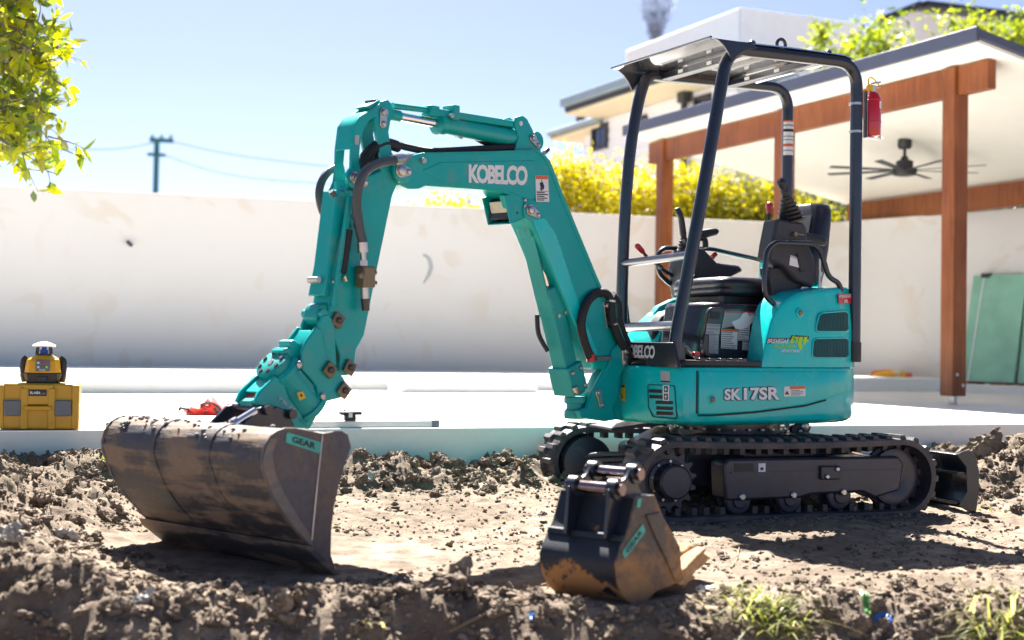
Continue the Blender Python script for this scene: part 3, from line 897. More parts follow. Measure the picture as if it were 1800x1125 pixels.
def shrub(name, label, cat, group, base, h, rx, mat, nclump, per, lsize, ratio, stems=5, spread=0.2, droop=0.2, y_sq=0.7, low=0.1, rng=RNG):
    o = thing(name, base, label, cat, group)
    mb = MB(); tips = []
    for k in range(stems):
        a = rng.uniform(0, 6.28); r = rng.uniform(0.3, 0.9)
        t = V((base[0] + math.cos(a) * rx * r, base[1] + math.sin(a) * rx * y_sq * r, base[2] + h * rng.uniform(0.6, 0.95)))
        b0 = V(base) + V((math.cos(a), math.sin(a), 0)) * 0.08
        mid = (b0 + t) / 2 + V((rng.normal() * .08, rng.normal() * .08, 0.1 * h))
        mb.tube([b0, mid, t], [0.035, 0.022, 0.008], 6, smooth=4)
    mb.build('stem', MT['bark'], o)
    # clumps fill the crown unevenly
    P = []
    for k in range(nclump):
        zz = rng.uniform(low, 1.0); wmax = rx * (0.55 + 0.45 * math.sin(math.pi * min(1, zz * 0.85 + 0.12))) * rng.uniform(0.35, 1.08)
        a = rng.uniform(0, 6.28)
        c = np.array([base[0] + math.cos(a) * wmax, base[1] + math.sin(a) * wmax * y_sq, base[2] + h * zz])
        cs = rng.uniform(0.10, 0.24) * (rx / 0.8) ** 0.5
        P.append(c + rng.normal(size=(per, 3)) * cs * np.array([1, 1, 1.15]))
    leaves('crown', np.concatenate(P), lsize, ratio, mat, o, droop=droop, rng=rng)
    return o

# yellow hedge behind the wall
hx = [770, 850, 1005, 1070, 1130, 1190, 1245, 1300, 1350, 1400]
for i, x in enumerate(hx):
    D = 18.6 + 0.1 * (i % 3)
    top = {770: 328, 850: 335, 1005: 258, 1070: 285, 1130: 300, 1190: 275, 1245: 290, 1300: 295, 1350: 315, 1400: 318}[x]
    b = atD(x, 400, D); t = atD(x, top, D)
    yellow = x < 1200
    lab = {770: 'yellow shrub peeping over the wall just right of the arm', 850: 'low yellow shrub over the wall under the boom', 1005: 'tallest yellow shrub over the wall beside the boom',
           1070: 'yellow shrub over the wall left of the canopy posts', 1130: 'yellow shrub seen between the two front canopy posts', 1190: 'yellow green shrub just right of the far pergola post',
           1245: 'green yellow shrub seen through the cab behind the front post', 1300: 'mottled green shrub above the seat cushion', 1350: 'green shrub behind the red knobbed lever', 1400: 'green shrub behind the joystick and backrest'}[x]
    shrub('hedge_shrub', lab, 'shrub', 'shrubs over the boundary wall', (b.x, b.y, 0.0), t.z - 0.26, 0.62 if x != 1005 else 0.5, MT['leafyellow'] if yellow else MT['leafgreen'], 120, 60, 0.085, 0.34, low=0.35, y_sq=0.8)
# bright trees above the pergola roof
for i, (x, y, D, rx, lab) in enumerate(((1530, 55, 20.5, 0.62, 'bright green tree rising above the middle of the pergola roof'), (1445, 50, 21.5, 0.16, 'thin bright sprig left of the tree above the canopy'),
                                        (1700, 42, 20.0, 0.62, 'bright green tree above the right end of the pergola roof'), (1790, 40, 20.0, 0.5, 'bright green tree cut by the right picture edge above the roof'))):
    t = atD(x, y, D)
    shrub('roof_tree', lab, 'tree', 'trees above the pergola roof', (t.x, t.y, 0), t.z, rx, MT['leafbright'], 70 if rx > .3 else 16, 42, 0.11, 0.42, low=0.72, y_sq=0.9)
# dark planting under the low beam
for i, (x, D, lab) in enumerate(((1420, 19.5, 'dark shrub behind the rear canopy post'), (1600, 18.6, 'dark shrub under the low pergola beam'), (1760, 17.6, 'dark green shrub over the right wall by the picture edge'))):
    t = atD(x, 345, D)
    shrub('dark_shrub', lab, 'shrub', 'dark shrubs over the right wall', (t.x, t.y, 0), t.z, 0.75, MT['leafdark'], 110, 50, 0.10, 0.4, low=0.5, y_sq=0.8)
# distant feathery tree
t = atD(1155, -25, 60); b = atD(1152, 62, 60)
ft = thing('feathery_tree', (b.x, b.y, 0), 'distant blue grey feathery tree top above the house', 'tree')
mb = MB(); mb.cyl(V((b.x, b.y, 0)), V((b.x, b.y, t.z - 0.5)), 0.1, 8, 0.04); mb.build('trunk', MT['bark'], ft)
n = 1500
zz = RNG.uniform(0, 1, n); rr = (0.15 + 0.8 * zz ** 0.8) * np.sqrt(RNG.uniform(0, 1, n))
aa = RNG.uniform(0, 6.28, n)
Cc = np.stack([b.x + rr * np.cos(aa), b.y + rr * np.sin(aa), b.z - 0.3 + zz * (t.z - b.z + 0.3)], 1)
dirs = np.stack([np.cos(aa) * .35, np.sin(aa) * .35, np.ones(n)], 1)
leaves('crown', Cc, 0.42, 0.05, MT['leafgrey'], ft, dirs=dirs)
# a leafless crown behind the far house roof is left to the sky

# broad-leaved tree hanging in from the left
tr = thing('broadleaf_tree', (-5.0, 8.6, SLAB_Z), 'broad leaved tree with yellow green leaves hanging in at top left', 'tree')
mb = MB()
mb.tube([(-5.0, 8.6, SLAB_Z - 0.02), (-4.95, 8.62, 1.4), (-4.7, 8.7, 2.4), (-4.4, 8.8, 3.2)], [0.11, 0.09, 0.075, 0.05], 10, smooth=5)
mb.build('trunk', MT['bark'], tr)
rngt = np.random.default_rng(4)
mb = MB(); P = []; Dr = []
def twig(p0, p1, r, leaves_n, sag=0.08):
    p0 = V(p0); p1 = V(p1)
    mid = (p0 + p1) / 2 + V((rngt.normal() * .05, rngt.normal() * .05, sag))
    path = spline([p0, mid, p1], 6)
    mb.tube(path, [r, r * 0.6, r * 0.25], 6)
    for k in range(leaves_n):
        t_ = rngt.uniform(0.3, 1.0); q = path[min(len(path) - 1, int(t_ * (len(path) - 1)))]
        d = (path[-1] - path[0]).normalized()
        P.append(np.array(q) + rngt.normal(size=3) * 0.012)
        Dr.append(np.array(d) * 0.7 + rngt.normal(size=3) * 0.5)
def rb(y):                       # right-hand outline of the crown (photo pixels)
    return float(np.interp(y, [-60, 0, 40, 110, 140, 170, 200, 225, 250, 270, 290], [100, 90, 105, 104, 86, 98, 78, 90, 76, 70, 60]))
anchors = []
for k in range(92):
    y = rngt.uniform(-90, 285); x = rngt.uniform(-130, rb(y) - 30) if k > 20 else rb(y) - rngt.uniform(22, 40)
    D = rngt.uniform(8.5, 9.6)
    q = atD(x, y, D); anchors.append(q)
for q in anchors:
    src = V((-4.5, 8.75, 2.9)) if q.z > 2.2 else V((-4.6, 8.7, 2.5))
    mb.tube(spline([src, (src + q) / 2 + V((0, 0, 0.12)), q], 5), [0.022, 0.012, 0.006], 6)
    for j in range(4):
        e = q + V((rngt.normal() * .13, rngt.normal() * .12, rngt.normal() * .12 - 0.03))
        twig(q, e, 0.005, 7, 0.02)
# the single sprays at the lower right
for (x, y, x2, y2, n_) in ((85, 240, 150, 262, 7), (110, 262, 150, 280, 6), (60, 285, 105, 308, 4), (30, 290, 70, 300, 5), (95, 140, 122, 165, 6), (80, 90, 130, 75, 10), (85, 40, 128, 50, 10), (70, 190, 110, 215, 10)):
    twig(atD(x, y, 8.9), atD(x2, y2, 8.8), 0.006, n_, 0.0)
mb.build('branches', MT['bark'], tr)
leaves('crown', np.array(P), 0.112, 0.42, MT['leafleft'], tr, dirs=np.array(Dr), rng=rngt)
# ================================================================ mini excavator
EX = thing('mini_excavator', (CEN[0], CEN[1], 0), 'teal mini excavator on black rubber tracks with an open canopy', 'excavator')
teal, gloss, navy, black = MT['teal'], MT['tealgloss'], MT['navy'], MT['black']

def bolt(fr, x, y, s, r, h, parent, mat=None, n=8, name='bolt', axis=None):
    p = fr.at(x, y, s); ax = fr.s if axis is None else axis
    mb = MB(); mb.lathe(p - ax * 0.004, ax, [(0, r), (h * 0.75 + 0.004, r), (h + 0.004, r * 0.75)], n)
    return mb.build(name, mat or MT['steel'], parent)

# ---------------------------------------------------------------- tracks
HALF, RAD, TW = 0.785, 0.185, 0.23
def track_path(n=150, r=RAD, half=HALF):
    """closed side outline (u,z), tangent; sprocket end is +u"""
    c = half - r
    L = 2 * c; per = 2 * L + 2 * math.pi * r
    out = []
    for k in range(n):
        d = per * k / n
        if d < L:                                   # bottom from -u to +u
            u, z, t = -c + d, 0.0, (1, 0)
        elif d < L + math.pi * r:
            a = (d - L) / r; u = c + math.sin(a) * r; z = r - math.cos(a) * r; t = (math.cos(a), math.sin(a))
        elif d < 2 * L + math.pi * r:
            e = d - L - math.pi * r; u = c - e; z = 2 * r - 0.012 * math.sin(math.pi * e / L); t = (-1, 0)
        else:
            a = (d - 2 * L - math.pi * r) / r; u = -c - math.sin(a) * r; z = r + math.cos(a) * r; t = (-math.cos(a), -math.sin(a))
        out.append((u, z, t))
    return out
GRIND = -0.002
def lug_mesh():
    """one track lug: two staggered halves with sloped flanks; local x along travel, y across, z outwards"""
    vs, fs = [], []
    for (y0, y1, x) in ((-0.108, 0.004, -0.013), (-0.004, 0.108, 0.013)):
        n = len(vs)
        vs += [(x - .019, y0, -.004), (x + .019, y0, -.004), (x + .019, y1, -.004), (x - .019, y1, -.004),
               (x - .012, y0 + .006, .017), (x + .012, y0 + .006, .017), (x + .012, y1 - .004, .017), (x - .012, y1 - .004, .017)]
        fs += [[n + i for i in f] for f in ([0, 3, 2, 1], [4, 5, 6, 7], [0, 1, 5, 4], [1, 2, 6, 5], [2, 3, 7, 6], [3, 0, 4, 7])]
    me = bpy.data.meshes.new('track_lug'); me.from_pydata(vs, [], fs); me.materials.append(MT['rubber'])
    return me
LUG = lug_mesh()
def make_track(side):
    sc_ = side * 0.545
    mb = MB(); P = track_path(170)
    rings = []
    for (u, z, t) in P:
        nrm = (t[1], -t[0])                          # outward
        rr = []
        for (ds, dn) in ((-TW / 2, 0.0), (-TW / 2 + 0.006, 0.004), (TW / 2 - 0.006, 0.004), (TW / 2, 0.0), (TW / 2, -0.026), (-TW / 2, -0.026)):
            rr.append(TF.W(u + nrm[0] * dn, sc_ + ds, z + nrm[1] * dn + GRIND))
        rings.append(rr)
    rings.append(rings[0])
    mb.loft(rings, True, False)
    tr_ = mb.build('track', MT['rubber'], EX, angle=50)
    tr_['label'] = 'near rubber track' if side > 0 else 'far rubber track'
    # inner drive lugs are part of the belt silhouette inside
    mb = MB()
    for k in range(46):
        u, z, t = P[int(k * 170 / 46)]; nrm = (t[1], -t[0])
        c = TF.W(u - nrm[0] * 0.042, sc_, z - nrm[1] * 0.042 + GRIND)
        mb.obox(c, TF.f * t[0] + V((0, 0, t[1])), TF.s, TF.f * nrm[0] + V((0, 0, nrm[1])), 0.013, 0.03, 0.017)
    tag(mb.build('drive_lugs', MT['rubber'], tr_), kind='stuff')
    PP = track_path(48)
    for k, (u, z, t) in enumerate(PP):
        nrm = (t[1], -t[0])
        ax = TF.f * t[0] + V((0, 0, t[1])); az = TF.f * nrm[0] + V((0, 0, nrm[1]))
        c = TF.W(u + nrm[0] * 0.004, sc_, z + nrm[1] * 0.004 + GRIND)
        o = bpy.data.objects.new('track_lug', LUG); COL.objects.link(o)
        m = Matrix((ax, TF.s, az)).transposed().to_4x4(); m.translation = c
        o.parent = tr_; o.matrix_parent_inverse = world_of(tr_).inverted(); o.matrix_world = m
        o.matrix_basis = m
    # frame side
    so = sc_ + side * 0.075                          # outer face
    mb = MB()
    prof = [(0.335, 0.095), (0.345, 0.26), (0.32, 0.285), (-0.60, 0.285), (-0.63, 0.25), (-0.61, 0.12), (-0.47, 0.085), (-0.40, 0.115), (-0.12, 0.11), (-0.06, 0.095), (0.30, 0.09)]
    mb.prism(TF, prof, so - side * 0.14, so)
    fr_ = mb.build('track_frame', MT['frame'], EX, 0.012)
    mb = MB(); mb.prism(TF, [(0.31, 0.215), (0.31, 0.222), (-0.6, 0.222), (-0.6, 0.215)], so - 0.001, so + side * 0.004); mb.build('fold_line', MT['frame'], fr_)
    for (u, z) in ((0.25, 0.108), (-0.02, 0.11), (-0.29, 0.118)):
        mb = MB(); c = TF.W(u, so, z); mb.lathe(c, TF.s * side, [(0, .017), (.010, .017), (.014, .012)], 8); mb.build('bolt', MT['steel'], fr_)
        mb = MB(); c = TF.W(u, sc_ - 0.06 * side, z - 0.022)
        mb.lathe(c, TF.s * side, [(0, .05), (.02, .066), (.03, .066), (.035, .045), (.085, .045), (.09, .066), (.10, .066), (.108, .058), (.11, .035), (.12, .03)], 24)
        mb.build('roller', MT['frame'], EX)
    if side > 0:
        mb = MB(); mb.prism(TF, [(-0.16, 0.18), (-0.16, 0.245), (-0.265, 0.245), (-0.265, 0.18)], so - 0.002, so + 0.018); o = mb.build('idler_guard_plate', MT['frame'], fr_, 0.006)
        for (u, z) in ((-0.19, 0.195), (-0.245, 0.23)):
            mb = MB(); mb.lathe(TF.W(u, so + 0.016, z), TF.s, [(0, .012), (.010, .012), (.013, .008)], 8); mb.build('bolt', MT['steel'], fr_)
        mb = MB(); mb.prism(TF, [(0.29, 0.225), (0.29, 0.262), (0.19, 0.262), (0.19, 0.225)], so - 0.001, so + 0.002); mb.build('grease_port', black, fr_)
        mb = MB(); mb.prism(TF, [(0.165, 0.222), (0.165, 0.262), (0.128, 0.262), (0.128, 0.222)], so - 0.001, so + 0.002); mb.build('tag', MT['sticker'], fr_)
        mb = MB(); mb.prism(TF, [(0.155, 0.23), (0.155, 0.243), (0.14, 0.243), (0.14, 0.23)], so - 0.001, so + 0.003); mb.build('tag_print', MT['ink'], fr_)
    # sprocket and travel motor
    c = TF.W(HALF - RAD - 0.005, sc_ - side * 0.06, RAD + GRIND)
    mb = MB()
    n = 15; ring0, ring1 = [], []
    for k in range(n * 4):
        a = 2 * math.pi * k / (n * 4); r = 0.148 if k % 4 in (0, 1) else 0.122
        for ring, ds in ((ring0, 0), (ring1, 0.035)):
            ring.append(c + TF.s * side * (0.035 + ds) + (TF.f * math.cos(a) + V((0, 0, 1)) * math.sin(a)) * r)
    mb.loft([ring0, ring1]); mb.build('sprocket', MT['frame'], EX, 0.004)
    mb = MB(); mb.lathe(c + TF.s * side * 0.02, TF.s * side, [(0, .10), (.06, .10), (.065, .082), (.13, .080), (.14, .07), (.142, 0.0)], 32); o = mb.build('travel_motor', MT['frame'], EX)
    mb = MB()
    for k in range(9):
        a = 2 * math.pi * k / 9 + .2; q = c + TF.s * side * 0.078 + (TF.f * math.cos(a) + V((0, 0, 1)) * math.sin(a)) * 0.091
        mb.lathe(q, TF.s * side, [(0, .007), (.012, .007)], 6)
    tag(mb.build('motor_bolts', MT['steel'], o), kind='stuff')
    mb = MB(); mb.lathe(c - TF.s * side * 0.09, TF.s * side, [(0, .06), (.02, .135), (.08, .14), (.11, .13)], 32); mb.build('motor_guard', MT['frame'], EX)
    # idler
    c = TF.W(-HALF + RAD + 0.002, sc_ - side * 0.05, RAD + GRIND)
    mb = MB(); mb.lathe(c, TF.s * side, [(0, .10), (.005, .135), (.035, .135), (.04, .152), (.06, .152), (.065, .135), (.095, .135), (.10, .10), (.08, .04), (.11, .035)], 36); mb.build('idler_wheel', MT['frame'], EX)
make_track(1); make_track(-1)

# carbody, slew ring, travel hoses
mb = MB()
mb.prism(TF, [(0.42, 0.13), (0.42, 0.30), (0.25, 0.375), (-0.35, 0.375), (-0.5, 0.30), (-0.5, 0.13)], -0.36, 0.36)
mb.build('carbody', MT['frame'], EX, 0.02)
mb = MB(); mb.prism(TF, [(0.18, 0.20), (0.18, 0.31), (-0.2, 0.31), (-0.2, 0.20)], -0.5, 0.5); mb.build('axle_beam', MT['frame'], EX, 0.01)
mb = MB(); mb.lathe(HF.W(0, 0, 0.36), (0, 0, 1), [(0, .30), (.03, .30), (.032, .27), (.055, .27), (.056, .29), (.09, .29)], 48); mb.build('slew_ring', MT['plum'], EX)
for k in range(24):
    a = 2 * math.pi * k / 24
    mb = MB(); mb.lathe(HF.W(math.cos(a) * 0.285, math.sin(a) * 0.285, 0.385), (0, 0, 1), [(0, .009), (.014, .009)], 6); mb.build('ring_bolt', MT['steel'], EX)
# sloping track cover over the front of the carbody
mb = MB(); mb.prism(TF, [(0.60, 0.385), (0.30, 0.42), (-0.15, 0.415), (-0.15, 0.40), (0.28, 0.40), (0.60, 0.37)], -0.40, -0.10); mb.build('top_cover', MT['frame'], EX, 0.004)
for k in range(3):
    p0 = TF.W(0.40, -0.12 + 0.03 * k, 0.25 - 0.02 * k); p1 = TF.W(0.60, -0.26, 0.24 - 0.03 * k); p2 = TF.W(0.61, -0.42, 0.21 - 0.02 * k)
    mb = MB(); mb.tube([p0, p1, p2], 0.012, 8, smooth=5); mb.build('travel_hose', MT['hose'], EX)
for k in range(3):
    p0 = TF.W(0.40, 0.10 - 0.03 * k, 0.26 - 0.02 * k); p1 = TF.W(0.60, 0.26, 0.25 - 0.03 * k); p2 = TF.W(0.61, 0.45, 0.21 - 0.02 * k)
    mb = MB(); mb.tube([p0, p1, p2], 0.012, 8, smooth=5); mb.build('travel_hose', MT['hose'], EX)

# ---------------------------------------------------------------- dozer blade
BL = -1.08
def blade_u(z): return BL + 0.35 * (z - 0.16) ** 2 / 0.16 - 0.03 * (z < 0)
mb = MB(); rings = []
for k in range(9):
    z = 0.015 + 0.265 * k / 8; u = BL - 0.05 * math.sin(math.pi * k / 8) + 0.02
    u = BL + 0.055 - 0.05 * math.sin(math.pi * k / 8)
    rings.append((u, z))
prof = rings + [(u - 0.012, z) for u, z in reversed(rings)]
# concave side faces away from the machine; ribs face it
mb.prism(TF, [(2 * BL + 0.0 - u, z) if False else (u - 0.0, z) for u, z in prof], -0.56, 0.56)
dz = mb.build('dozer_blade', navy, EX, 0.003)
for s in (-0.56, 0.55):
    mb = MB(); mb.prism(TF, [(BL + 0.10, 0.285), (BL + 0.045, 0.22), (BL + 0.04, 0.10), (BL + 0.09, 0.03), (BL + 0.02, -0.005), (BL - 0.015, -0.005), (BL - 0.03, 0.10), (BL - 0.03, 0.20), (BL + 0.0, 0.30), (BL + 0.06, 0.30)], s, s + 0.012)
    mb.build('end_plate', navy, dz, 0.002)
mb = MB(); mb.prism(TF, [(BL + 0.10, 0.275), (BL + 0.10, 0.285), (BL + 0.03, 0.285), (BL + 0.03, 0.275)], -0.55, 0.55); mb.build('top_rail', navy, dz, 0.002)
mb = MB(); mb.prism(TF, [(BL + 0.09, 0.185), (BL + 0.09, 0.197), (BL, 0.197), (BL, 0.185)], -0.55, 0.55); mb.build('middle_rail', navy, dz, 0.002)
mb = MB(); mb.prism(TF, [(BL + 0.10, 0.035), (BL + 0.10, 0.05), (BL + 0.02, 0.05), (BL + 0.02, 0.035)], -0.55, 0.55); mb.build('lower_rail', navy, dz, 0.002)
for s in (0.26, 0.30): 
    mb = MB(); mb.cyl(TF.W(BL + 0.075, s, 0.05), TF.W(BL + 0.075, s, 0.186), 0.013, 12); mb.build('pin_bar', MT['steel'], dz)
mb = MB(); mb.prism(TF, [(BL + 0.09, 0.2), (BL + 0.09, 0.27), (BL + 0.03, 0.27), (BL + 0.03, 0.2)], 0.335, 0.345); mb.build('rib', MT['steel'], dz)
for s in (-0.20, 0.20):
    mb = MB(); mb.bar(TF.W(-0.40, s, 0.22), TF.W(BL + 0.05, s, 0.12), TF.s, 0.06, 0.07); mb.build('blade_arm', navy, EX, 0.006)
mb = MB(); mb.cyl(TF.W(-0.36, 0, 0.33), TF.W(-0.72, 0, 0.27), 0.035, 16); mb.build('blade_cylinder', navy, EX)
mb = MB(); mb.cyl(TF.W(-0.70, 0, 0.275), TF.W(BL + 0.06, 0, 0.20), 0.017, 14); mb.build('blade_rod', MT['chrome'], EX)
# bright lug where the blade cylinder pins to the carbody
mb = MB()
pa = [(-0.30, 0.35), (-0.30, 0.40), (-0.36, 0.425), (-0.40, 0.42), (-0.415, 0.395), (-0.40, 0.365)]
mb.prism(TF, pa, 0.10, 0.125); lug = mb.build('cylinder_lug', MT['frame'], EX, 0.004)
for (u, z, r) in ((-0.375, 0.40, .022), (-0.345, 0.375, .013)):
    mb = MB(); mb.lathe(TF.W(u, 0.12, z), TF.s, [(0, r), (.014, r), (.018, r * .7)], 16); mb.build('pin_cap', MT['steel'], lug)

# ---------------------------------------------------------------- house body
OUT = [(.705, .07), (.675, .24), (.63, .39), (.595, .455), (.555, .478), (.35, .48), (.1, .48), (-.12, .48), (-.25, .474), (-.36, .452), (-.455, .41), (-.53, .345), (-.59, .25), (-.63, .14), (-.648, 0),
       (-.63, -.14), (-.59, -.25), (-.53, -.345), (-.455, -.41), (-.36, -.452), (-.25, -.474), (-.12, -.48), (.1, -.48), (.30, -.47), (.44, -.40), (.58, -.24), (.68, -.11)]
def ring(z, inset):
    return [HF.W(u * (1 - inset / 0.5), s * (1 - inset / 0.5), z) for u, s in OUT]
HB = 0.432
mb = MB(); mb.loft([ring(HB, .05), ring(HB + .006, .026), ring(HB + .02, .010), ring(HB + .045, .002), ring(HB + .07, 0), ring(0.690, 0), ring(0.702, .004), ring(0.708, .014)])
body = mb.build('house_body', gloss, EX, angle=30)
def surf_hull(x, y):
    r = ray(x, y); o = CAMP - HF.O
    ro = (o.dot(HF.f), o.dot(HF.s)); rdv = (r.dot(HF.f), r.dot(HF.s))
    best = None
    for i in range(len(OUT)):
        a = OUT[i]; b = OUT[(i + 1) % len(OUT)]
        ex, ey = b[0] - a[0], b[1] - a[1]
        den = rdv[0] * ey - rdv[1] * ex
        if abs(den) < 1e-12: continue
        t = ((a[0] - ro[0]) * ey - (a[1] - ro[1]) * ex) / den
        q = ((a[0] - ro[0]) * rdv[1] - (a[1] - ro[1]) * rdv[0]) / den
        if t > 0 and -0.001 <= q <= 1.001 and (best is None or t < best[0]):
            best = (t, HF.f * (-ey) + HF.s * ex)
    if best is None:
        return HF.at(x, y, 0.3), HF.s
    P = CAMP + r * best[0]; n = best[1].normalized()
    if n.dot(CAMP - P) < 0: n = -n
    return P, n
surf_hull2 = lambda x, y: (surf_hull(x, y)[0] + surf_hull(x, y)[1] * 0.010, surf_hull(x, y)[1])

def hull_plate(name, pts, mat, parent, lift, thick=0.012, bevel=0.003, sub=4):
    """closed plate following the hull: outline in photo pixels, subdivided along its edges"""
    P = []
    for i in range(len(pts)):
        a = pts[i]; b = pts[(i + 1) % len(pts)]
        for k in range(sub): P.append((a[0] + (b[0] - a[0]) * k / sub, a[1] + (b[1] - a[1]) * k / sub))
    fr_, bk = [], []
    for x, y in P:
        q, n = surf_hull(x, y); fr_.append(q + n * lift); bk.append(q + n * (lift - thick))
    n = len(P)
    mb = MB(); mb.add(fr_ + bk, [list(range(n))] + [[i, (i + 1) % n, n + (i + 1) % n, n + i] for i in range(n)])
    return mb.build(name, mat, parent, bevel, angle=25)
def grid_plate(name, quad, nx, ny, mat, parent, lift, thick=0.01):
    qm = quad_map(quad); f = []; vs = []
    for j in range(ny + 1):
        for i in range(nx + 1):
            q, n = surf_hull(*qm(i / nx, j / ny)); vs.append(q + n * lift)
    for j in range(ny):
        for i in range(nx):
            a = j * (nx + 1) + i; f.append([a, a + 1, a + nx + 2, a + nx + 1])
    edge = [i for i in range(nx + 1)] + [j * (nx + 1) + nx for j in range(1, ny + 1)] + [ny * (nx + 1) + i for i in range(nx - 1, -1, -1)] + [j * (nx + 1) for j in range(ny - 1, 0, -1)]
    m = len(vs)
    for e in edge:
        x = vs[e]; vs.append(x - (x - (x + HF.s)).normalized() * -thick)
    k = len(edge)
    for i in range(k):
        f.append([edge[i], edge[(i + 1) % k], m + (i + 1) % k, m + i])
    mb = MB(); mb.add(vs, f)
    return mb.build(name, mat, parent, 0.0, angle=40)

# engine cover on the near side: a raised curved panel (built by plan path and heights)
def arc_path(n=40, a=0.565, b=-0.60):
    """outline points on the near side from u=a backwards to u=b"""
    pts = [p for p in OUT[:15]]
    res = []
    dens = []
    for i in range(len(pts) - 1):
        for k in range(8):
            t = k / 8; dens.append((pts[i][0] + (pts[i + 1][0] - pts[i][0]) * t, pts[i][1] + (pts[i + 1][1] - pts[i][1]) * t))
    dens.append(pts[-1])
    return [p for p in dens if b <= p[0] <= a]
def outn(p):
    i = min(range(len(OUT) - 1), key=lambda k: abs(OUT[k][0] - p[0]) + abs(OUT[k][1] - p[1]))
    a = OUT[max(i - 1, 0)]; b = OUT[i + 1]
    t = V((b[0] - a[0], b[1] - a[1])).normalized(); n = V((-t.y, t.x))
    if n.x * p[0] + n.y * p[1] < 0: n = -n
    return n
def side_cover(name, path, zlo, zhi, lift, mat, parent, ease=0.012):
    mb = MB(); rings = []
    n = len(path)
    for k, p in enumerate(path):
        nn = outn(p); t = k / (n - 1); a, b = zlo(p[0]), zhi(p[0])
        L = lift
        def W(l, z): return HF.W(p[0] + nn.x * l, p[1] + nn.y * l, z)
        rings.append([W(-0.004, a), W(L * .6, a + .002), W(L, a + ease), W(L, (a + b) / 2), W(L, b - ease), W(L * .6, b - .002), W(-0.004, b)])
    mb.loft(rings, False, False)
    m = len(mb.v); k = 7
    mb.f.append(list(range(k))); mb.f.append([m - k + i for i in range(k)][::-1])
    return mb.build(name, mat, parent, angle=35)
path = arc_path(a=0.553, b=-0.40)
zl_ = lambda u: float(np.interp(u, [-0.45, -0.30, -0.1, 0.2, 0.45, 0.56], [0.600, 0.565, 0.525, 0.497, 0.485, 0.487]))
cover = side_cover('engine_cover', path, zl_, lambda u: 0.689, 0.010, gloss, EX)
# dark seam below and in front of the cover
seam = MB()
P = [HF.W(p[0] + outn(p).x * .003, p[1] + outn(p).y * .003, zl_(p[0]) - 0.004) for p in path if p[0] > -0.25]
seam.tube(P, 0.0045, 6); seam.build('panel_seam', MT['ink'], body)
seam = MB(); q = path[0]; seam.tube([HF.W(q[0] + 0.008, q[1] + .001, 0.49), HF.W(q[0] + 0.008, q[1] + .001, 0.69)], 0.0045, 6); seam.build('panel_seam', MT['ink'], body)

# rear cowl: swept along the plan outline, height rising from the step behind the floor
def cowl_top(u, near):
    if near:
        x = [-0.65, -0.45, -0.30, -0.10, 0.00, 0.06, 0.10, 0.135, 0.155, 0.17]
        z = [1.095, 1.110, 1.100, 1.075, 1.040, 1.000, 0.94, 0.84, 0.75, 0.712]
    else:
        x = [-0.65, -0.30, 0.0, 0.20, 0.30, 0.38, 0.42, 0.45]; z = [1.075, 1.07, 1.04, 0.98, 0.90, 0.81, 0.75, 0.712]
    return float(np.interp(u, x, z))
cp = []
for i in range(len(OUT)):
    a = OUT[i]; b = OUT[(i + 1) % len(OUT)]
    for k in range(8):
        t = k / 8; cp.append((a[0] + (b[0] - a[0]) * t, a[1] + (b[1] - a[1]) * t))
cp = [p for p in cp if (p[1] > 0 and p[0] <= 0.172) or (p[1] <= 0 and p[0] < 0.42)]
mb = MB(); rings = []
for p in cp:
    zt_ = cowl_top(p[0], p[1] > 0.0); zb = 0.7085
    r = V((p[0], p[1])); n = V((p[0] * .9, p[1])).normalized()
    h = max(zt_ - zb, 0.003); rr = min(0.024, h * 0.6)
    inner = 0.20 if p[0] > -0.3 else 0.30
    def W(l, z): return HF.W(p[0] + n.x * l, p[1] + n.y * l, z)
    rr_ = [W(0.002, zb)]
    rr_.append(W(0.002 - 0.006 * h, zb + (h - rr) * 0.55))
    rr_.append(W(-0.014 * h / .35, zb + h - rr))
    for k in range(1, 6):
        a = math.pi / 2 * k / 5
        rr_.append(W(-0.014 * h / .35 - rr * (1 - math.cos(a)), zb + h - rr + rr * math.sin(a)))
    rr_.append(W(-inner, zb + h + (0.0 if h < .05 else 0.004))); rr_.append(W(-inner, zb))
    rings.append(rr_)
mb.loft(rings, True, True)
cowl = mb.build('rear_cowl', gloss, EX, angle=32)
# engine hood closing the middle behind the seat
mb = MB(); mb.slab([HF.W(u, s, 0)[:2] for u, s in ((-0.12, 0.30), (-0.12, -0.30), (-0.50, -0.28), (-0.56, 0), (-0.50, 0.28))], 0.71, 1.0); mb.build('engine_hood', MT['charcoal'], EX, 0.02)

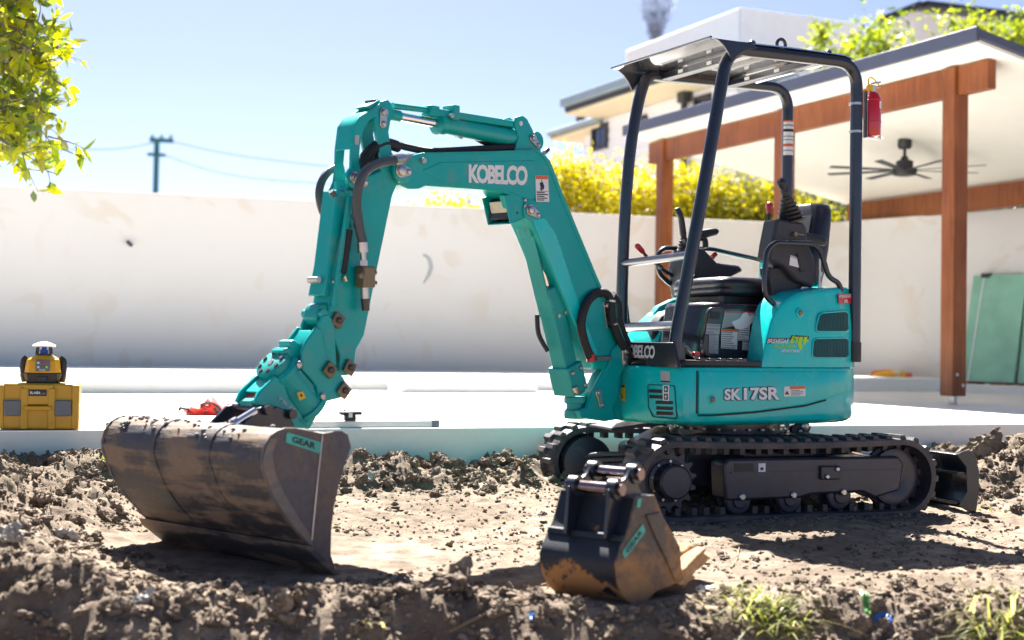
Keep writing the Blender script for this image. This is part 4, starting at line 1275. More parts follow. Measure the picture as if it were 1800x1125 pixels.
# grilles in the near rear quarter
def grille(pts, parent, r=7.0):
    """pts: top-left, top-right, bottom-right, bottom-left of a rounded opening in photo pixels"""
    (ax_, ay), (bx, by), (cx_, cy_), (dx_, dy_) = pts
    NY, NX = 12, 12; vs = []; fs = []; rows = []
    for j in range(NY + 1):
        t = j / NY; h = (dy_ - ay) * t; e = min(h, (dy_ - ay) - h)
        ins = r - math.sqrt(max(0, r * r - (r - min(e, r)) ** 2))
        xl = ax_ + (dx_ - ax_) * t + ins * 0.8; xr = bx + (cx_ - bx) * t - ins * 0.8
        yl = ay + (dy_ - ay) * t; yr = by + (cy_ - by) * t
        row = []
        for i in range(NX + 1):
            q, n = surf_hull(xl + (xr - xl) * i / NX, yl + (yr - yl) * i / NX); row.append((q, n)); vs.append(q + n * 0.0035)
        rows.append(row)
    for j in range(NY):
        for i in range(NX):
            a = j * (NX + 1) + i; fs.append([a, a + 1, a + NX + 2, a + NX + 1])
    mb = MB(); mb.add(vs, fs); g = mb.build('grille', MT['tealmesh'], parent, clean=False)
    loop = [rows[0][i] for i in range(NX + 1)] + [rows[j][NX] for j in range(1, NY + 1)] + [rows[NY][i] for i in range(NX - 1, -1, -1)] + [rows[j][0] for j in range(NY - 1, -1, -1)]
    mb = MB(); mb.tube([q + n * 0.003 for q, n in loop], 0.0045, 6, cap=False); mb.build('grille_lip', gloss, parent)
    mb = MB()
    for j in range(1, NY): mb.tube([q + n * 0.0045 for q, n in rows[j]], 0.0016, 4)
    for i in range(1, NX): mb.tube([rows[j][i][0] + rows[j][i][1] * 0.0045 for j in range(NY + 1)], 0.0013, 4)
    tag(mb.build('grille_mesh', MT['tealmesh'], g), kind='stuff')
grille([(1440, 550), (1490, 547), (1491, 583), (1432, 583)], cowl)
grille([(1429, 595), (1491, 594), (1491, 629), (1426, 629)], cowl)
# lock buttons
for (x, y) in ((1407, 550), (1249, 702)):
    q, n = surf_hull(x, y)
    if y > 650: q = q + n * 0.010
    else: q = q - n * 0.004
    mb = MB(); mb.lathe(q - n * 0.004, n, [(0, .024), (.006, .023), (.008, .019), (.0085, .012)], 20); o = mb.build('lock_surround', gloss, cowl if y < 650 else cover)
    mb = MB(); mb.lathe(q + n * 0.003, n, [(0, .013), (.006, .013), (.008, .010)], 16); mb.build('lock', MT['brass'], cowl if y < 650 else cover)

# vents, plates and slots on the front quarter
for (x0, y0, x1, y1) in ((1141, 684, 1164, 690), (1142, 694, 1165, 700), (1153, 704, 1183, 710), (1154, 714, 1183, 720), (1154, 723, 1183, 729)):
    patch('vent_slot', [(x0, y0), (x1, y0 + 1), (x1, y1 + 1), (x0, y1)], surf_hull, MT['ink'], body, 0.0022, 3, 1)
loop = []
for x, y in rounded([(1139, 676), (1186, 678), (1190, 736), (1148, 733), (1140, 715)], 4, 3):
    q, n = surf_hull(x, y); loop.append(q + n * 0.001)
loop.append(loop[0]); mb = MB(); mb.tube(loop, 0.003, 6, cap=False); mb.build('vent_panel_seam', MT['tealmesh'], body)
patch('maker_plate', [(1162, 652), (1178, 653), (1178, 673), (1162, 672)], surf_hull, MT['stickergrey'], body, 0.0025, 2, 1)
patch('maker_plate_edge', [(1162, 669), (1178, 670), (1178, 672.5), (1162, 671.5)], surf_hull, MT['ink'], body, 0.0035, 2, 1)
q4 = [(1166, 677), (1177, 677), (1177, 705), (1166, 704)]
patch('pictogram_sticker', q4, surf_hull, MT['sticker'], body, 0.0035, 1, 1)
for (a0, a1, b0, b1) in ((.2, .8, .56, .93), (.2, .8, .07, .45)): patch('pictogram', sub_quad(q4, a0, a1, b0, b1), surf_hull, MT['ink'], body, 0.0045)
for (a0, a1, b0, b1) in ((.42, .58, .62, .86), (.3, .7, .7, .76), (.42, .58, .14, .38), (.3, .7, .24, .3)): patch('pictogram', sub_quad(q4, a0, a1, b0, b1), surf_hull, MT['sticker'], body, 0.0055)
q4 = [(1084, 676), (1100, 677), (1100, 705), (1084, 704)]
patch('warning_sticker', q4, surf_hull, MT['yellowst'], body, 0.003)
patch('warning_print', sub_quad(q4, .05, .95, .86, .98), surf_hull, MT['ink'], body, 0.004)
mq = quad_map(q4)
poly_patch('warning_triangle', [mq(.12, .18), mq(.8, .18), mq(.4, .62)], surf_hull, MT['ink'], body, 0.004)
poly_patch('warning_triangle_inside', [mq(.25, .23), mq(.68, .23), mq(.42, .5)], surf_hull, MT['yellowst'], body, 0.005)
bolt(HF, 1147, 726, 0.40, 0.018, 0.01, body) if False else None

# lettering SK17SR with dark outline
lettering('model_lettering_outline', 'SK', [(1269, 682.5), (1301, 681.0), (1301, 704.5), (1269, 704.5)], surf_hull2, MT['ink'], cover, bold=0.075, lift=0.0015)
lettering('model_lettering', 'SK', [(1270.5, 684), (1300, 682.5), (1300, 703), (1270.5, 703)], surf_hull2, MT['silver'], cover, bold=0.035, lift=0.003)
lettering('model_lettering_outline', '17SR', [(1302.5, 680), (1369, 678), (1369, 704.5), (1302.5, 704.5)], surf_hull2, MT['ink'], cover, bold=0.075, lift=0.0015)
lettering('model_lettering', '17SR', [(1304.5, 681.5), (1367.5, 679.5), (1367.5, 703), (1304.5, 703)], surf_hull2, MT['silver'], cover, bold=0.035, lift=0.003)
q4 = [(1376, 679.5), (1413, 678), (1413, 696), (1375.5, 697)]
patch('warning_label', q4, surf_hull2, MT['sticker'], cover, 0.0015, 3, 1)
patch('warning_label_band', sub_quad(q4, .26, .99, .72, .99), surf_hull2, MT['orange'], cover, 0.0026, 2, 1)
print_lines('warning_label_print', sub_quad(q4, .3, .96, .05, .66), surf_hull2, cover, 4, MT['greyink'], 0.0026)
poly_patch('warning_label_icon', [quad_map(q4)(.03, .2), quad_map(q4)(.24, .2), quad_map(q4)(.13, .6)], surf_hull2, MT['ink'], cover, 0.0026)
sc_in = lambda x, y: (surf_hull(x, y)[0] - surf_hull(x, y)[1] * 0.004, surf_hull(x, y)[1])
q4 = [(1474, 517), (1496.5, 516), (1497.5, 534), (1475, 535)]
sc_top = lambda x, y: (surf_hull(x, y)[0] - surf_hull(x, y)[1] * 0.010, surf_hull(x, y)[1])
patch('oil_sticker', q4, sc_in, MT['red'], cowl, 0.002, 2, 1)
lettering('oil_lettering', 'HYDRAULIC', sub_quad(q4, .04, .98, .62, .92), sc_in, MT['sticker'], cowl, bold=0.02, lift=0.004)
lettering('oil_lettering', 'OIL', sub_quad(q4, .4, .72, .12, .46), sc_in, MT['sticker'], cowl, bold=0.03, lift=0.004)
# hire firm's sticker
L3 = 0.003
poly_patch('firm_sticker_backing', [(1346.5, 604), (1350, 594), (1388, 594.5), (1392, 588.5), (1422, 591), (1419, 606), (1413, 609), (1408, 619), (1404, 624), (1372, 622.5), (1373, 614), (1358, 613), (1360, 604.5)], sc_in, MT['ink'], cowl, 0.0045)
lettering('firm_lettering', 'BRISVEGAS', [(1349, 595.3), (1386, 595.8), (1385.5, 603.4), (1347.5, 603.2)], sc_in, MT['sticker'], cowl, bold=0.02, shear=0.25, lift=0.0065)
lettering('firm_lettering', 'MACHINERY', [(1360.5, 605.5), (1400, 606.2), (1398, 612.4), (1359, 612)], sc_in, MT['lime'], cowl, bold=0.012, shear=0.25, lift=0.0065)
lettering('firm_lettering', '07 3217 0630', [(1374, 614.2), (1405.5, 614.6), (1404, 619.4), (1372.8, 619)], sc_in, MT['sticker'], cowl, bold=0.02, shear=0.25, lift=0.0065)
patch('firm_small_print', [(1373.5, 620.6), (1404, 621), (1403.5, 622.2), (1373, 621.8)], sc_in, MT['greyink'], cowl, 0.0065)
for pts in ([(1388, 603), (1391.5, 592.5), (1393.5, 590), (1396.5, 590), (1392.5, 603)], [(1393.5, 592), (1404, 592), (1401, 603), (1397, 603), (1399, 595), (1396, 595), (1394.5, 603), (1393.2, 603)],
            [(1404.8, 592), (1412, 592), (1408.5, 602), (1410, 610), (1407, 617), (1401.5, 606)], [(1413, 592), (1419.5, 592), (1417.5, 597), (1421, 598), (1420, 601.5), (1416, 601.5), (1414.5, 606), (1410.5, 606)]):
    poly_patch('firm_emblem', pts, sc_in, MT['lime'], cowl, 0.0065)

# ---------------------------------------------------------------- operator's floor and seat base
FL = [(.66, .20), (.63, .39), (.59, .455), (.54, .482), (.165, .484), (.13, .30), (.13, -.42), (.30, -.45), (.44, -.38), (.58, -.22), (.66, -.10)]
mb = MB(); mb.slab([HF.W(u, s, 0)[:2] for u, s in FL], 0.709, 0.737); floor_ = mb.build('floor_plate', black, EX, 0.006)
mb = MB()
for k in range(5):
    u = 0.50 - 0.06 * k
    mb.obox(HF.W(u, 0.455, 0.742), HF.f, HF.s, (0, 0, 1), 0.018, 0.016, 0.006)
tag(mb.build('floor_cleats', MT['plum'], floor_, 0.002), kind='stuff')
# seat base: side with decals, chamfered front corner
SBs = 0.24
base_plan = [(-0.10, SBs), (0.27, SBs), (0.335, 0.15), (0.335, -0.14), (0.28, -0.20), (-0.10, -0.34)]
top_plan = [(-0.10, SBs - 0.01), (0.235, SBs - 0.01), (0.30, 0.15), (0.30, -0.14), (0.25, -0.20), (-0.10, -0.34)]
mb = MB(); mb.loft([[HF.W(u, s, 0.737) for u, s in base_plan], [HF.W(u, s, 0.99) for u, s in top_plan], [HF.W(u * .97, s * .97, 1.02) for u, s in top_plan]])
sb = mb.build('seat_base', MT['plum'], EX, 0.015)
ssb = surf_plane(HF, SBs + 0.001)
# raised side panel carrying the stickers
pl = HF.poly(rounded([(1243, 548), (1249, 540), (1336, 542), (1341, 556), (1334, 632), (1238, 628), (1233, 610)], 8, 4), SBs)
mb = MB(); mb.prism(HF, pl, SBs - 0.02, SBs + 0.010); pn = mb.build('access_panel', MT['plum'], sb, 0.006)
sp = surf_plane(HF, SBs + 0.011)
patch('slot_window', [(1250, 547), (1266, 548), (1264, 561), (1248, 560)], sp, MT['ink'], pn, 0.002)
def note(q, rows, mat=MT['sticker'], band=None, seed=1):
    patch('instruction_sticker', q, sp, mat, pn, 0.002)
    print_lines('instruction_print', sub_quad(q, 0, 1, 0, 0.88 if band else 1), sp, pn, rows, MT['greyink'], 0.0034, seed)
    if band: patch('sticker_band', sub_quad(q, 0.02, .98, .88, 1), sp, band, pn, 0.0034)
note([(1242, 569), (1266, 570), (1264, 588), (1240, 587)], 3, MT['stickergrey'], None, 2)
note([(1246, 588), (1263, 589), (1262, 622), (1245, 621)], 9, MT['stickergrey'], None, 3)
note([(1268, 578), (1297, 579), (1295, 614), (1267, 612)], 8, MT['sticker'], MT['orange'], 4)
note([(1299, 567), (1318, 568), (1316, 599), (1297, 598)], 8, MT['sticker'], None, 5)
note([(1305, 600), (1318, 601), (1317, 616), (1304, 615)], 4, MT['sticker'], None, 6)
note([(1274, 546), (1331, 548), (1318, 568), (1268, 577)], 7, MT['stickergrey'], MT['red'], 7)
poly_patch('torn_sticker', [(1285, 566), (1299, 560), (1306, 550), (1312, 549), (1316, 556), (1328, 552), (1322, 566), (1312, 576), (1300, 579), (1292, 578)], sp, MT['white'], pn, 0.0048)
mb = MB(); p = HF.at(1330, 578, SBs + 0.02); mb.obox(p, HF.f, HF.s, (0, 0, 1), 0.022, 0.012, 0.03); mb.build('release_handle', MT['stickergrey'], pn, 0.008)
# curved black side cheek left of the panel (front corner) with pedals
for k, (u, s) in enumerate(((0.42, 0.20), (0.44, 0.05), (0.44, -0.12))):
    mb = MB(); mb.obox(HF.W(u, s, 0.765), HF.f * .9 + V((0, 0, .4)), HF.s, V((0, 0, 1)), 0.07, 0.045, 0.008); o = mb.build('pedal', black, EX, 0.004)
mb = MB(); p = HF.W(0.46, 0.36, 0.765); mb.obox(p, HF.f, HF.s, (0, 0, 1), 0.018, 0.013, 0.011); mb.build('red_catch', MT['red'], EX, 0.004)
mb = MB(); mb.tube([HF.W(0.55, 0.36, 0.75), HF.W(0.48, 0.30, 0.80), HF.W(0.40, 0.28, 0.745)], 0.008, 8, smooth=4); mb.build('floor_lever', MT['steel'], EX)
# front board with maker's name
FBu = 0.655
mb = MB()
fb = [HF.atf(x, y, FBu) for x, y in ((1100, 601), (1182, 602), (1192, 647), (1102, 640))]
fb2 = [p - HF.f * 0.02 for p in fb]
mb.add(fb + fb2, [[0, 1, 2, 3], [7, 6, 5, 4], [0, 1, 5, 4], [1, 2, 6, 5], [2, 3, 7, 6], [3, 0, 4, 7]])
fbo = mb.build('front_board', MT['plum'], EX, 0.004)
lettering('maker_lettering', 'KOBELCO', [(1098, 605), (1152.5, 607.5), (1151.5, 630.5), (1098, 628)], surf_front(HF, FBu), MT['silver'], fbo, bold=0.035, lift=0.003, spacing=0.86)

# ---------------------------------------------------------------- seat
mb = MB()
def cushion(P, rings_z, scale):
    rr = []
    for z, k in zip(rings_z, scale):
        cx = sum(p[0] for p in P) / len(P); cy = sum(p[1] for p in P) / len(P)
        rr.append([HF.W(cx + (p[0] - cx) * k, cy + (p[1] - cy) * k, z) for p in P])
    return rr
plan = rounded([(0.20, 0.22), (0.20, -0.26), (-0.36, -0.26), (-0.36, 0.22)], 0.09, 5)
mb.loft(cushion(plan, [1.055, 1.062, 1.085, 1.095, 1.10, 1.125, 1.145, 1.152], [.90, .97, 1, .985, 1, 1, .95, .82])); seat = mb.build('seat_cushion', MT['seat'], EX, angle=60)
mb = MB(); mb.slab([HF.W(u, s, 0)[:2] for u, s in ((0.15, 0.16), (0.15, -0.2), (-0.3, -0.2), (-0.3, 0.16))], 1.0, 1.057); mb.build('seat_rails', black, EX, 0.004)
# backrest: rounded slab leaning back
bc = (-0.415, -0.02)
def back_ring(t, k):
    z = 1.12 + 0.44 * t; u = bc[0] - 0.10 * t
    w = 0.20 * (1 - 0.10 * t) * k; d = 0.075 * (1 - 0.25 * t) * (0.6 + 0.4 * k)
    pts = rounded([(u + d, bc[1] + w), (u + d, bc[1] - w), (u - d, bc[1] - w), (u - d, bc[1] + w)], 0.055, 5)
    return [HF.W(a, b, z) for a, b in pts]
mb = MB(); mb.loft([back_ring(0, .8), back_ring(.03, .93), back_ring(.2, 1), back_ring(.45, 1.03), back_ring(.75, 1.0), back_ring(.9, .96), back_ring(.97, .86), back_ring(1, .68)])
br = mb.build('backrest', MT['seat'], EX, angle=60)
mb = MB(); 
pts = []
for t, k in ((.12, .82), (.5, .84), (.85, .78)):
    z = 1.12 + .44 * t; u = bc[0] - .10 * t + .075 * (1 - .25 * t)
    pts.append([HF.W(u + .006, bc[1] + .2 * k * .9, z), HF.W(u + .006, bc[1] - .2 * k * .9, z)])
mb.add([p for r in pts for p in r], [[0, 1, 3, 2], [2, 3, 5, 4]]); mb.build('backrest_insert', MT['charcoal'], br)
# armrest on the near side
mb = MB(); mb.obox(HF.W(-0.33, 0.225, 1.36), HF.f + V((0, 0, .12)), HF.s, (0, 0, 1), 0.10, 0.032, 0.026); mb.build('armrest', black, EX, 0.018)

# ---------------------------------------------------------------- consoles, levers
CS = 0.36
con = HF.poly([(1366, 384), (1413, 391), (1419, 400), (1421, 428), (1432, 450), (1437, 480), (1433, 506), (1422, 503), (1400, 492), (1378, 466), (1353, 456), (1357, 430)], CS)
mb = MB(); mb.prism(HF, con, 0.25, CS); console = mb.build('joystick_console', MT['charcoal'], EX, 0.014)
con = HF.poly([(1382, 470), (1402, 492), (1424, 503), (1428, 522), (1360, 528), (1356, 500), (1352, 470)], 0.32)
mb = MB(); mb.prism(HF, con, 0.24, 0.32); mb.build('console_bracket', black, EX, 0.006)
spc = surf_plane(HF, CS)
q4 = [(1389, 448), (1402, 453), (1406, 471), (1387, 466)]
patch('console_sticker', q4, spc, MT['sticker'], console, 0.002); patch('console_sticker_head', sub_quad(q4, 0, 1, .8, 1), spc, MT['stickergrey'], console, 0.003)
mb = MB(); mb.cyl(HF.at(1395, 412, CS), HF.at(1395, 412, CS) + HF.s * 0.02, 0.012, 10); mb.bar(HF.at(1396, 411, CS + .012), HF.at(1413, 413, CS + .012), HF.s, 0.006, 0.006); mb.build('latch', MT['brass'], console)
mb = MB(); mb.bar(HF.at(1402, 446, CS + .004), HF.at(1408, 476, CS + .004), HF.s, 0.008, 0.012); mb.bar(HF.at(1408, 476, CS + .004), HF.at(1415, 475, CS + .004), HF.s, 0.008, 0.01); mb.build('strap', black, console)
def joystick(base, tip, sc_=1.0):
    base = V(base); ax = (V(tip) - base).normalized()
    L = (V(tip) - base).length
    prof = []
    for k in range(6):
        t = 0.105 * sc_ * k / 6; r = (0.060 - 0.006 * k) * sc_
        prof += [(t, r), (t + 0.009 * sc_, r * 1.06), (t + 0.011 * sc_, r * .80)]
    prof += [(0.108 * sc_, 0.024 * sc_)]
    mb = MB(); mb.lathe(base, ax, prof, 20); o = mb.build('joystick_bellows', black, EX, angle=25)
    g0 = base + ax * 0.10 * sc_; g1 = base + ax * (L * 0.8); side = HF.f
    mb = MB(); mb.tube([g0, g0 + ax * 0.03, g1, g1 + ax * 0.03 + side * 0.012, V(tip) + side * 0.02], [0.014 * sc_, 0.020 * sc_, 0.018 * sc_, 0.021 * sc_, 0.012 * sc_], 12, smooth=4); mb.build('joystick_grip', black, EX)
b_ = HF.at(1391, 390, 0.31)
joystick(b_, HF.at(1375, 316, 0.31), 1.18)
b2 = HF.at(1206, 450, -0.33); joystick(b2, HF.at(1195, 366, -0.33), 0.9)
# far console
con = HF.poly([(1211, 470), (1222, 432), (1238, 437), (1262, 462), (1300, 466), (1308, 476), (1250, 505), (1245, 520), (1218, 522), (1213, 500)], -0.20)
mb = MB(); mb.prism(HF, con, -0.40, -0.20); mb.build('left_console', MT['charcoal'], EX, 0.014)
con = HF.poly([(1229, 412), (1235, 404), (1262, 400), (1267, 407), (1262, 413), (1240, 419)], -0.26)
mb = MB(); mb.prism(HF, con, -0.36, -0.26); mb.build('left_armrest', black, EX, 0.012)
mb = MB(); mb.tube([HF.at(1202, 425, -.3), HF.at(1222, 421, -.3), HF.at(1238, 420, -.3), HF.at(1240, 436, -.3)], 0.016, 8, smooth=4); mb.build('armrest_bracket', black, EX)
mb = MB(); mb.cyl(HF.at(1252, 452, -.28), HF.at(1258, 446, -.28), 0.015, 10); mb.build('red_switch', MT['red'], EX)
# levers with red knobs
def lever(p0, p1, p2, kr=0.017):
    mb = MB(); mb.tube([p0, p1, p2], 0.009, 8, smooth=4); o = mb.build('control_lever', black, EX)
    d = (V(p2) - V(p1)).normalized()
    mb = MB(); mb.lathe(V(p2) - d * 0.005, d, [(0, kr * .7), (.012, kr * .95), (.045, kr), (.055, kr * .9), (.062, kr * .4)], 14); mb.build('lever_knob', MT['red'], o)
lever(HF.at(1347, 470, 0.05), HF.at(1349, 420, 0.05), HF.at(1352, 374, 0.05), 0.018)
lever(HF.at(1165, 470, -0.25), HF.at(1142, 456, -0.25), HF.at(1130, 443, -0.25), 0.016)
# guard rails
mb = MB(); mb.tube(bend([HF.at(1360, 535, .42), HF.at(1345, 520, .42), HF.at(1343, 490, .42), HF.at(1348, 440, .42), HF.at(1362, 426, .42), HF.at(1430, 428, .42), HF.at(1444, 445, .42), HF.at(1456, 487, .42), HF.at(1474, 497, .42), HF.at(1479, 512, .42)], 0.04), 0.0135, 10); mb.build('console_guard_rail', navy, EX)
mb = MB(); mb.tube(bend([HF.at(1197, 505, -.38), HF.at(1178, 500, -.38), HF.at(1156, 478, -.38), HF.at(1157, 445, -.38), HF.at(1168, 436, -.38), HF.at(1250, 438, -.38), HF.at(1340, 458, -.38)], 0.04), 0.0135, 10); mb.build('left_guard_rail', navy, EX)
mb = MB(); mb.tube([HF.at(1157, 468, -.36), HF.at(1190, 490, -.36)], 0.010, 8); mb.build('rail_stay', navy, EX)
mb = MB(); mb.obox(HF.at(1345, 452, -.38) + V((0, 0, -.05)), HF.f, HF.s, (0, 0, 1), 0.02, 0.03, 0.09); mb.build('rail_post', teal, EX, 0.004)
mb = MB(); mb.cyl(HF.at(1441, 520, .36), HF.at(1441, 455, .36), 0.006, 8); mb.cyl(HF.at(1441, 510, .36), HF.at(1442, 478, .36), 0.011, 8); mb.build('gas_strut', MT['steel'], EX)
mb = MB(); mb.prism(HF, HF.poly([(1404, 508), (1408, 503), (1419, 504), (1424, 514), (1410, 515)], .33), .32, .34); mb.build('hinge_plate', MT['steel'], EX, 0.003)
# far-side teal fender with a lamp and black box in front of it
mb = MB()
fe = HF.poly([(1143, 582), (1146, 558), (1160, 538), (1185, 526), (1200, 524), (1200, 582)], -0.40)
mb.prism(HF, fe, -0.46, -0.40); mb.build('far_fender', teal, EX, 0.01)
con = HF.poly([(1146, 606), (1149, 582), (1164, 556), (1190, 541), (1212, 538), (1212, 606)], -0.30)
mb = MB(); mb.prism(HF, con, -0.39, -0.30); mb.build('far_tool_box', black, EX, 0.012)

# ---------------------------------------------------------------- canopy
def tubepath(pts, s, r=0.05, rad=0.031):
    return [HF.at(x, y, s) for x, y in pts]
near = [(1189, 642), (1187, 600), (1196, 548), (1236, 335), (1265, 167)]
NP = tubepath(near, 0.40)
topz_ = 2.195
ftn = HF.at(1272, 120, 0.40); 
Nf = HF.at(1276, 92, 0.40)
def loop(s, front, rear_u, rear_z, topz_f, topz_r):
    P = [HF.at(x, y, s) for x, y in front]
    last = P[-1]; uf = (last - HF.O).dot(HF.f)
    P.append(HF.W(uf - 0.045, s, topz_f)); P.append(HF.W(rear_u, s, topz_r)); P.append(HF.W(rear_u, s, rear_z))
    return bend(P, 0.13, 8)
RU = (HF.at(1504, 343, 0.40) - HF.O).dot(HF.f)
zf = HF.at(1330, 92, 0.40).z; zr = HF.at(1470, 107, 0.40).z
mb = MB(); mb.tube(loop(0.40, near, RU, 0.80, zf, zr), 0.031, 14); cn = mb.build('canopy_frame', navy, EX, angle=50)
far = [(1094, 585), (1093, 520), (1098, 380), (1108, 255), (1124, 170)]
zf2 = HF.at(1200, 139, -0.40).z; zr2 = HF.at(1345, 150, -0.40).z
RU2 = (HF.at(1384, 280, -0.40) - HF.O).dot(HF.f)
mb = MB(); mb.tube(loop(-0.40, far, RU2, 0.80, zf2, zr2), 0.031, 14); cf = mb.build('canopy_frame', navy, EX, angle=50)
# clamps with bright bands on the near rear post, sockets
for y in (183, 232):
    p = HF.at(1504, y, 0.40); mb = MB(); mb.lathe(p - V((0, 0, .006)), (0, 0, 1), [(0, .0335), (.012, .0335)], 18); mb.build('clamp_band', MT['steel'], cn)
mb = MB(); mb.cyl(HF.W(RU, 0.40, 0.735), HF.W(RU, 0.40, 0.835), 0.036, 14); mb.build('post_socket', black, cn)
mb = MB(); mb.cyl(HF.W(RU2, -0.40, 0.735), HF.W(RU2, -0.40, 0.835), 0.036, 14); mb.build('post_socket', black, cf)
# cross bars between the front posts
def post_pt(pts, s, y):
    for (x0, y0), (x1, y1) in zip(pts[:-1], pts[1:]):
        if (y0 - y) * (y1 - y) <= 0:
            t = (y - y0) / (y1 - y0) if y1 != y0 else 0; return HF.at(x0 + (x1 - x0) * t, y, s)
for ya, yb, r in ((463, 457, .020), (575, 578, .024)):
    a = post_pt(far, -0.40, ya); b = post_pt(near, 0.40, yb); 
    zc = a.z; uu = (a - HF.O).dot(HF.f)
    # keep the bar level: find the near post point of the same height
    best = min((post_pt(near, 0.40, y) for y in np.linspace(200, 640, 400)), key=lambda p: abs(p.z - zc))
    mb = MB(); mb.cyl(a, best, r, 12); mb.build('front_cross_bar', navy, EX)
mb = MB(); mb.prism(HF, HF.poly([(1088, 576), (1089, 470), (1097, 455), (1100, 520), (1106, 572)], -0.40), -0.415, -0.385); mb.build('post_gusset', navy, cf, 0.003)
# foot of the near front post
mb = MB(); mb.prism(HF, HF.poly([(1178, 600), (1200, 600), (1199, 648), (1186, 651)], 0.40), 0.372, 0.428); mb.build('post_foot', navy, cn, 0.006)
# roof: sheet with upswept visor and curved rear drop
uf_n = (HF.at(1281, 92, .40) - HF.O).dot(HF.f)
tipu = (HF.at(1250, 65, .44) - HF.O).dot(HF.f); tipz = HF.at(1250, 65, .44).z
rearu = RU + 0.10
prof = []
zr_top = lambda u: zf + (zr - zf) * (uf_n - u) / (uf_n - RU) + 0.032
for k in range(7):
    t = k / 6; u = tipu + (uf_n - 0.02 - tipu) * t; prof.append((u, tipz + (zr_top(uf_n) - tipz) * (1 - (1 - t) ** 2.2) if False else tipz + (zr_top(uf_n - .02) - tipz) * math.sin(t * math.pi / 2)))
for k in range(1, 9):
    t = k / 8; u = uf_n - 0.02 + (rearu - uf_n + 0.02) * t; prof.append((u, zr_top(u) + 0.004 * math.sin(math.pi * t)))
prof.append((rearu - 0.05, zr_top(rearu) - 0.012))
th = 0.006
mb = MB()
rings = []
for s in (-0.425, -0.41, -0.2, 0.2, 0.41, 0.425):
    cr = 0.006 * (1 - (s / 0.44) ** 2)
    rings.append([HF.W(u, s, z + cr) for u, z in prof] + [HF.W(u, s, z + cr - th) for u, z in reversed(prof)])
mb.loft(rings, True, True)
MT['roof'] = pmat('glossy_canopy_sheet', (0.62, 0.61, 0.62), 0.07, 0.95, var=0.1, rvar=0.03, coat=0.6)
roof = mb.build('canopy_roof', MT['roof'], EX, angle=40)
# dark side cheeks of the visor
ck = HF.poly([(1262, 70), (1272, 79), (1281, 93), (1287, 108), (1296, 98), (1310, 88), (1332, 84)], 0.44)
for s in (-0.43, 0.398):
    pts = [(tipu - 0.004, tipz - 0.003)] + [(u, z - 0.003) for u, z in prof[1:10]] 
    low_u = min(p[0] for p in pts)
    pts = [p for p in pts if p[0] >= ck[-1][0]] + ck[::-1]
    mb = MB(); mb.prism(HF, pts, -0.442 if s < 0 else 0.430, -0.430 if s < 0 else 0.442); mb.build('visor_cheek', navy, roof, 0.002)
mb = MB(); mb.cyl(HF.W(tipu, -0.44, tipz + 0.001), HF.W(tipu, 0.44, tipz + 0.001), 0.006, 8); mb.build('visor_edge', navy, roof)
# cross channels under the roof with fixings
for u in (uf_n - 0.17, uf_n - 0.60):
    z = zr_top(u) - 0.045
    mb = MB(); mb.box(HF, u - 0.028, u + 0.028, -0.375, 0.375, z, z + 0.034); o = mb.build('roof_channel', navy, EX, 0.004)
    for s in (-0.2, 0.05):
        mb = MB(); mb.obox(HF.W(u + 0.028, s, z + 0.017), HF.f, HF.s, (0, 0, 1), 0.004, 0.02, 0.008); mb.build('channel_slot', MT['sticker'], o)
# lifting eye and bolts on the roof rail
p = HF.W((HF.at(1373, 85, .40) - HF.O).dot(HF.f), 0.40, zf + 0.055)
cpts = [p + (HF.f * math.cos(a) + V((0, 0, 1)) * math.sin(a)) * 0.026 for a in np.linspace(-0.9, math.pi + 0.9, 16)]
cpts = [p + (HF.f * math.cos(a) + V((0, 0, 1)) * math.sin(a)) * 0.026 for a in np.linspace(0, 2 * math.pi, 20)]
mb = MB(); mb.tube(cpts, 0.0085, 8); mb.cyl(p - V((0, 0, .035)), p - V((0, 0, .02)), 0.02, 12); mb.build('lifting_eye', navy, cn)
for x in (1322, 1456):
    u = (HF.at(x, 80, .41) - HF.O).dot(HF.f); mb = MB(); mb.lathe(HF.W(u, 0.41, zr_top(u) - .002), (0, 0, 1), [(0, .018), (.012, .018), (.02, .010)], 10); mb.build('roof_bolt', navy, roof)
# stickers on the far rear post
def post_sticker(x0, x1, y0, y1, band, rr=0.0325):
    sfc = lambda x, y: (HF.at(x, y, -0.40 + 0.034), HF.s)
    a = RU2; P = []
    zz0 = HF.at(1384, y1, -.37).z; zz1 = HF.at(1384, y0, -.37).z
    mb = MB(); vs = []; n = 8
    for z in (zz0, zz1):
        for k in range(n + 1):
            ang = -math.pi * 0.28 + math.pi * 0.75 * k / n
            vs.append(HF.W(a + math.sin(ang) * rr, -0.40 + math.cos(ang) * rr, z))
    mb.add(vs, [[k, k + 1, n + 2 + k, n + 1 + k] for k in range(n)])
    return mb.build('post_sticker', band, cf, clean=False)
post_sticker(0, 0, 212, 252, MT['sticker']); post_sticker(0, 0, 211, 213.5, MT['orange'], 0.0335); post_sticker(0, 0, 256, 272, MT['sticker']); post_sticker(0, 0, 253, 257, MT['orange'], 0.0335)
post_sticker(0, 0, 226, 231, MT['ink'], 0.0335); post_sticker(0, 0, 218, 221, MT['greyink'], 0.0335); post_sticker(0, 0, 238, 240, MT['greyink'], 0.0335); post_sticker(0, 0, 244, 246, MT['greyink'], 0.0335); post_sticker(0, 0, 263, 265, MT['greyink'], 0.0335)
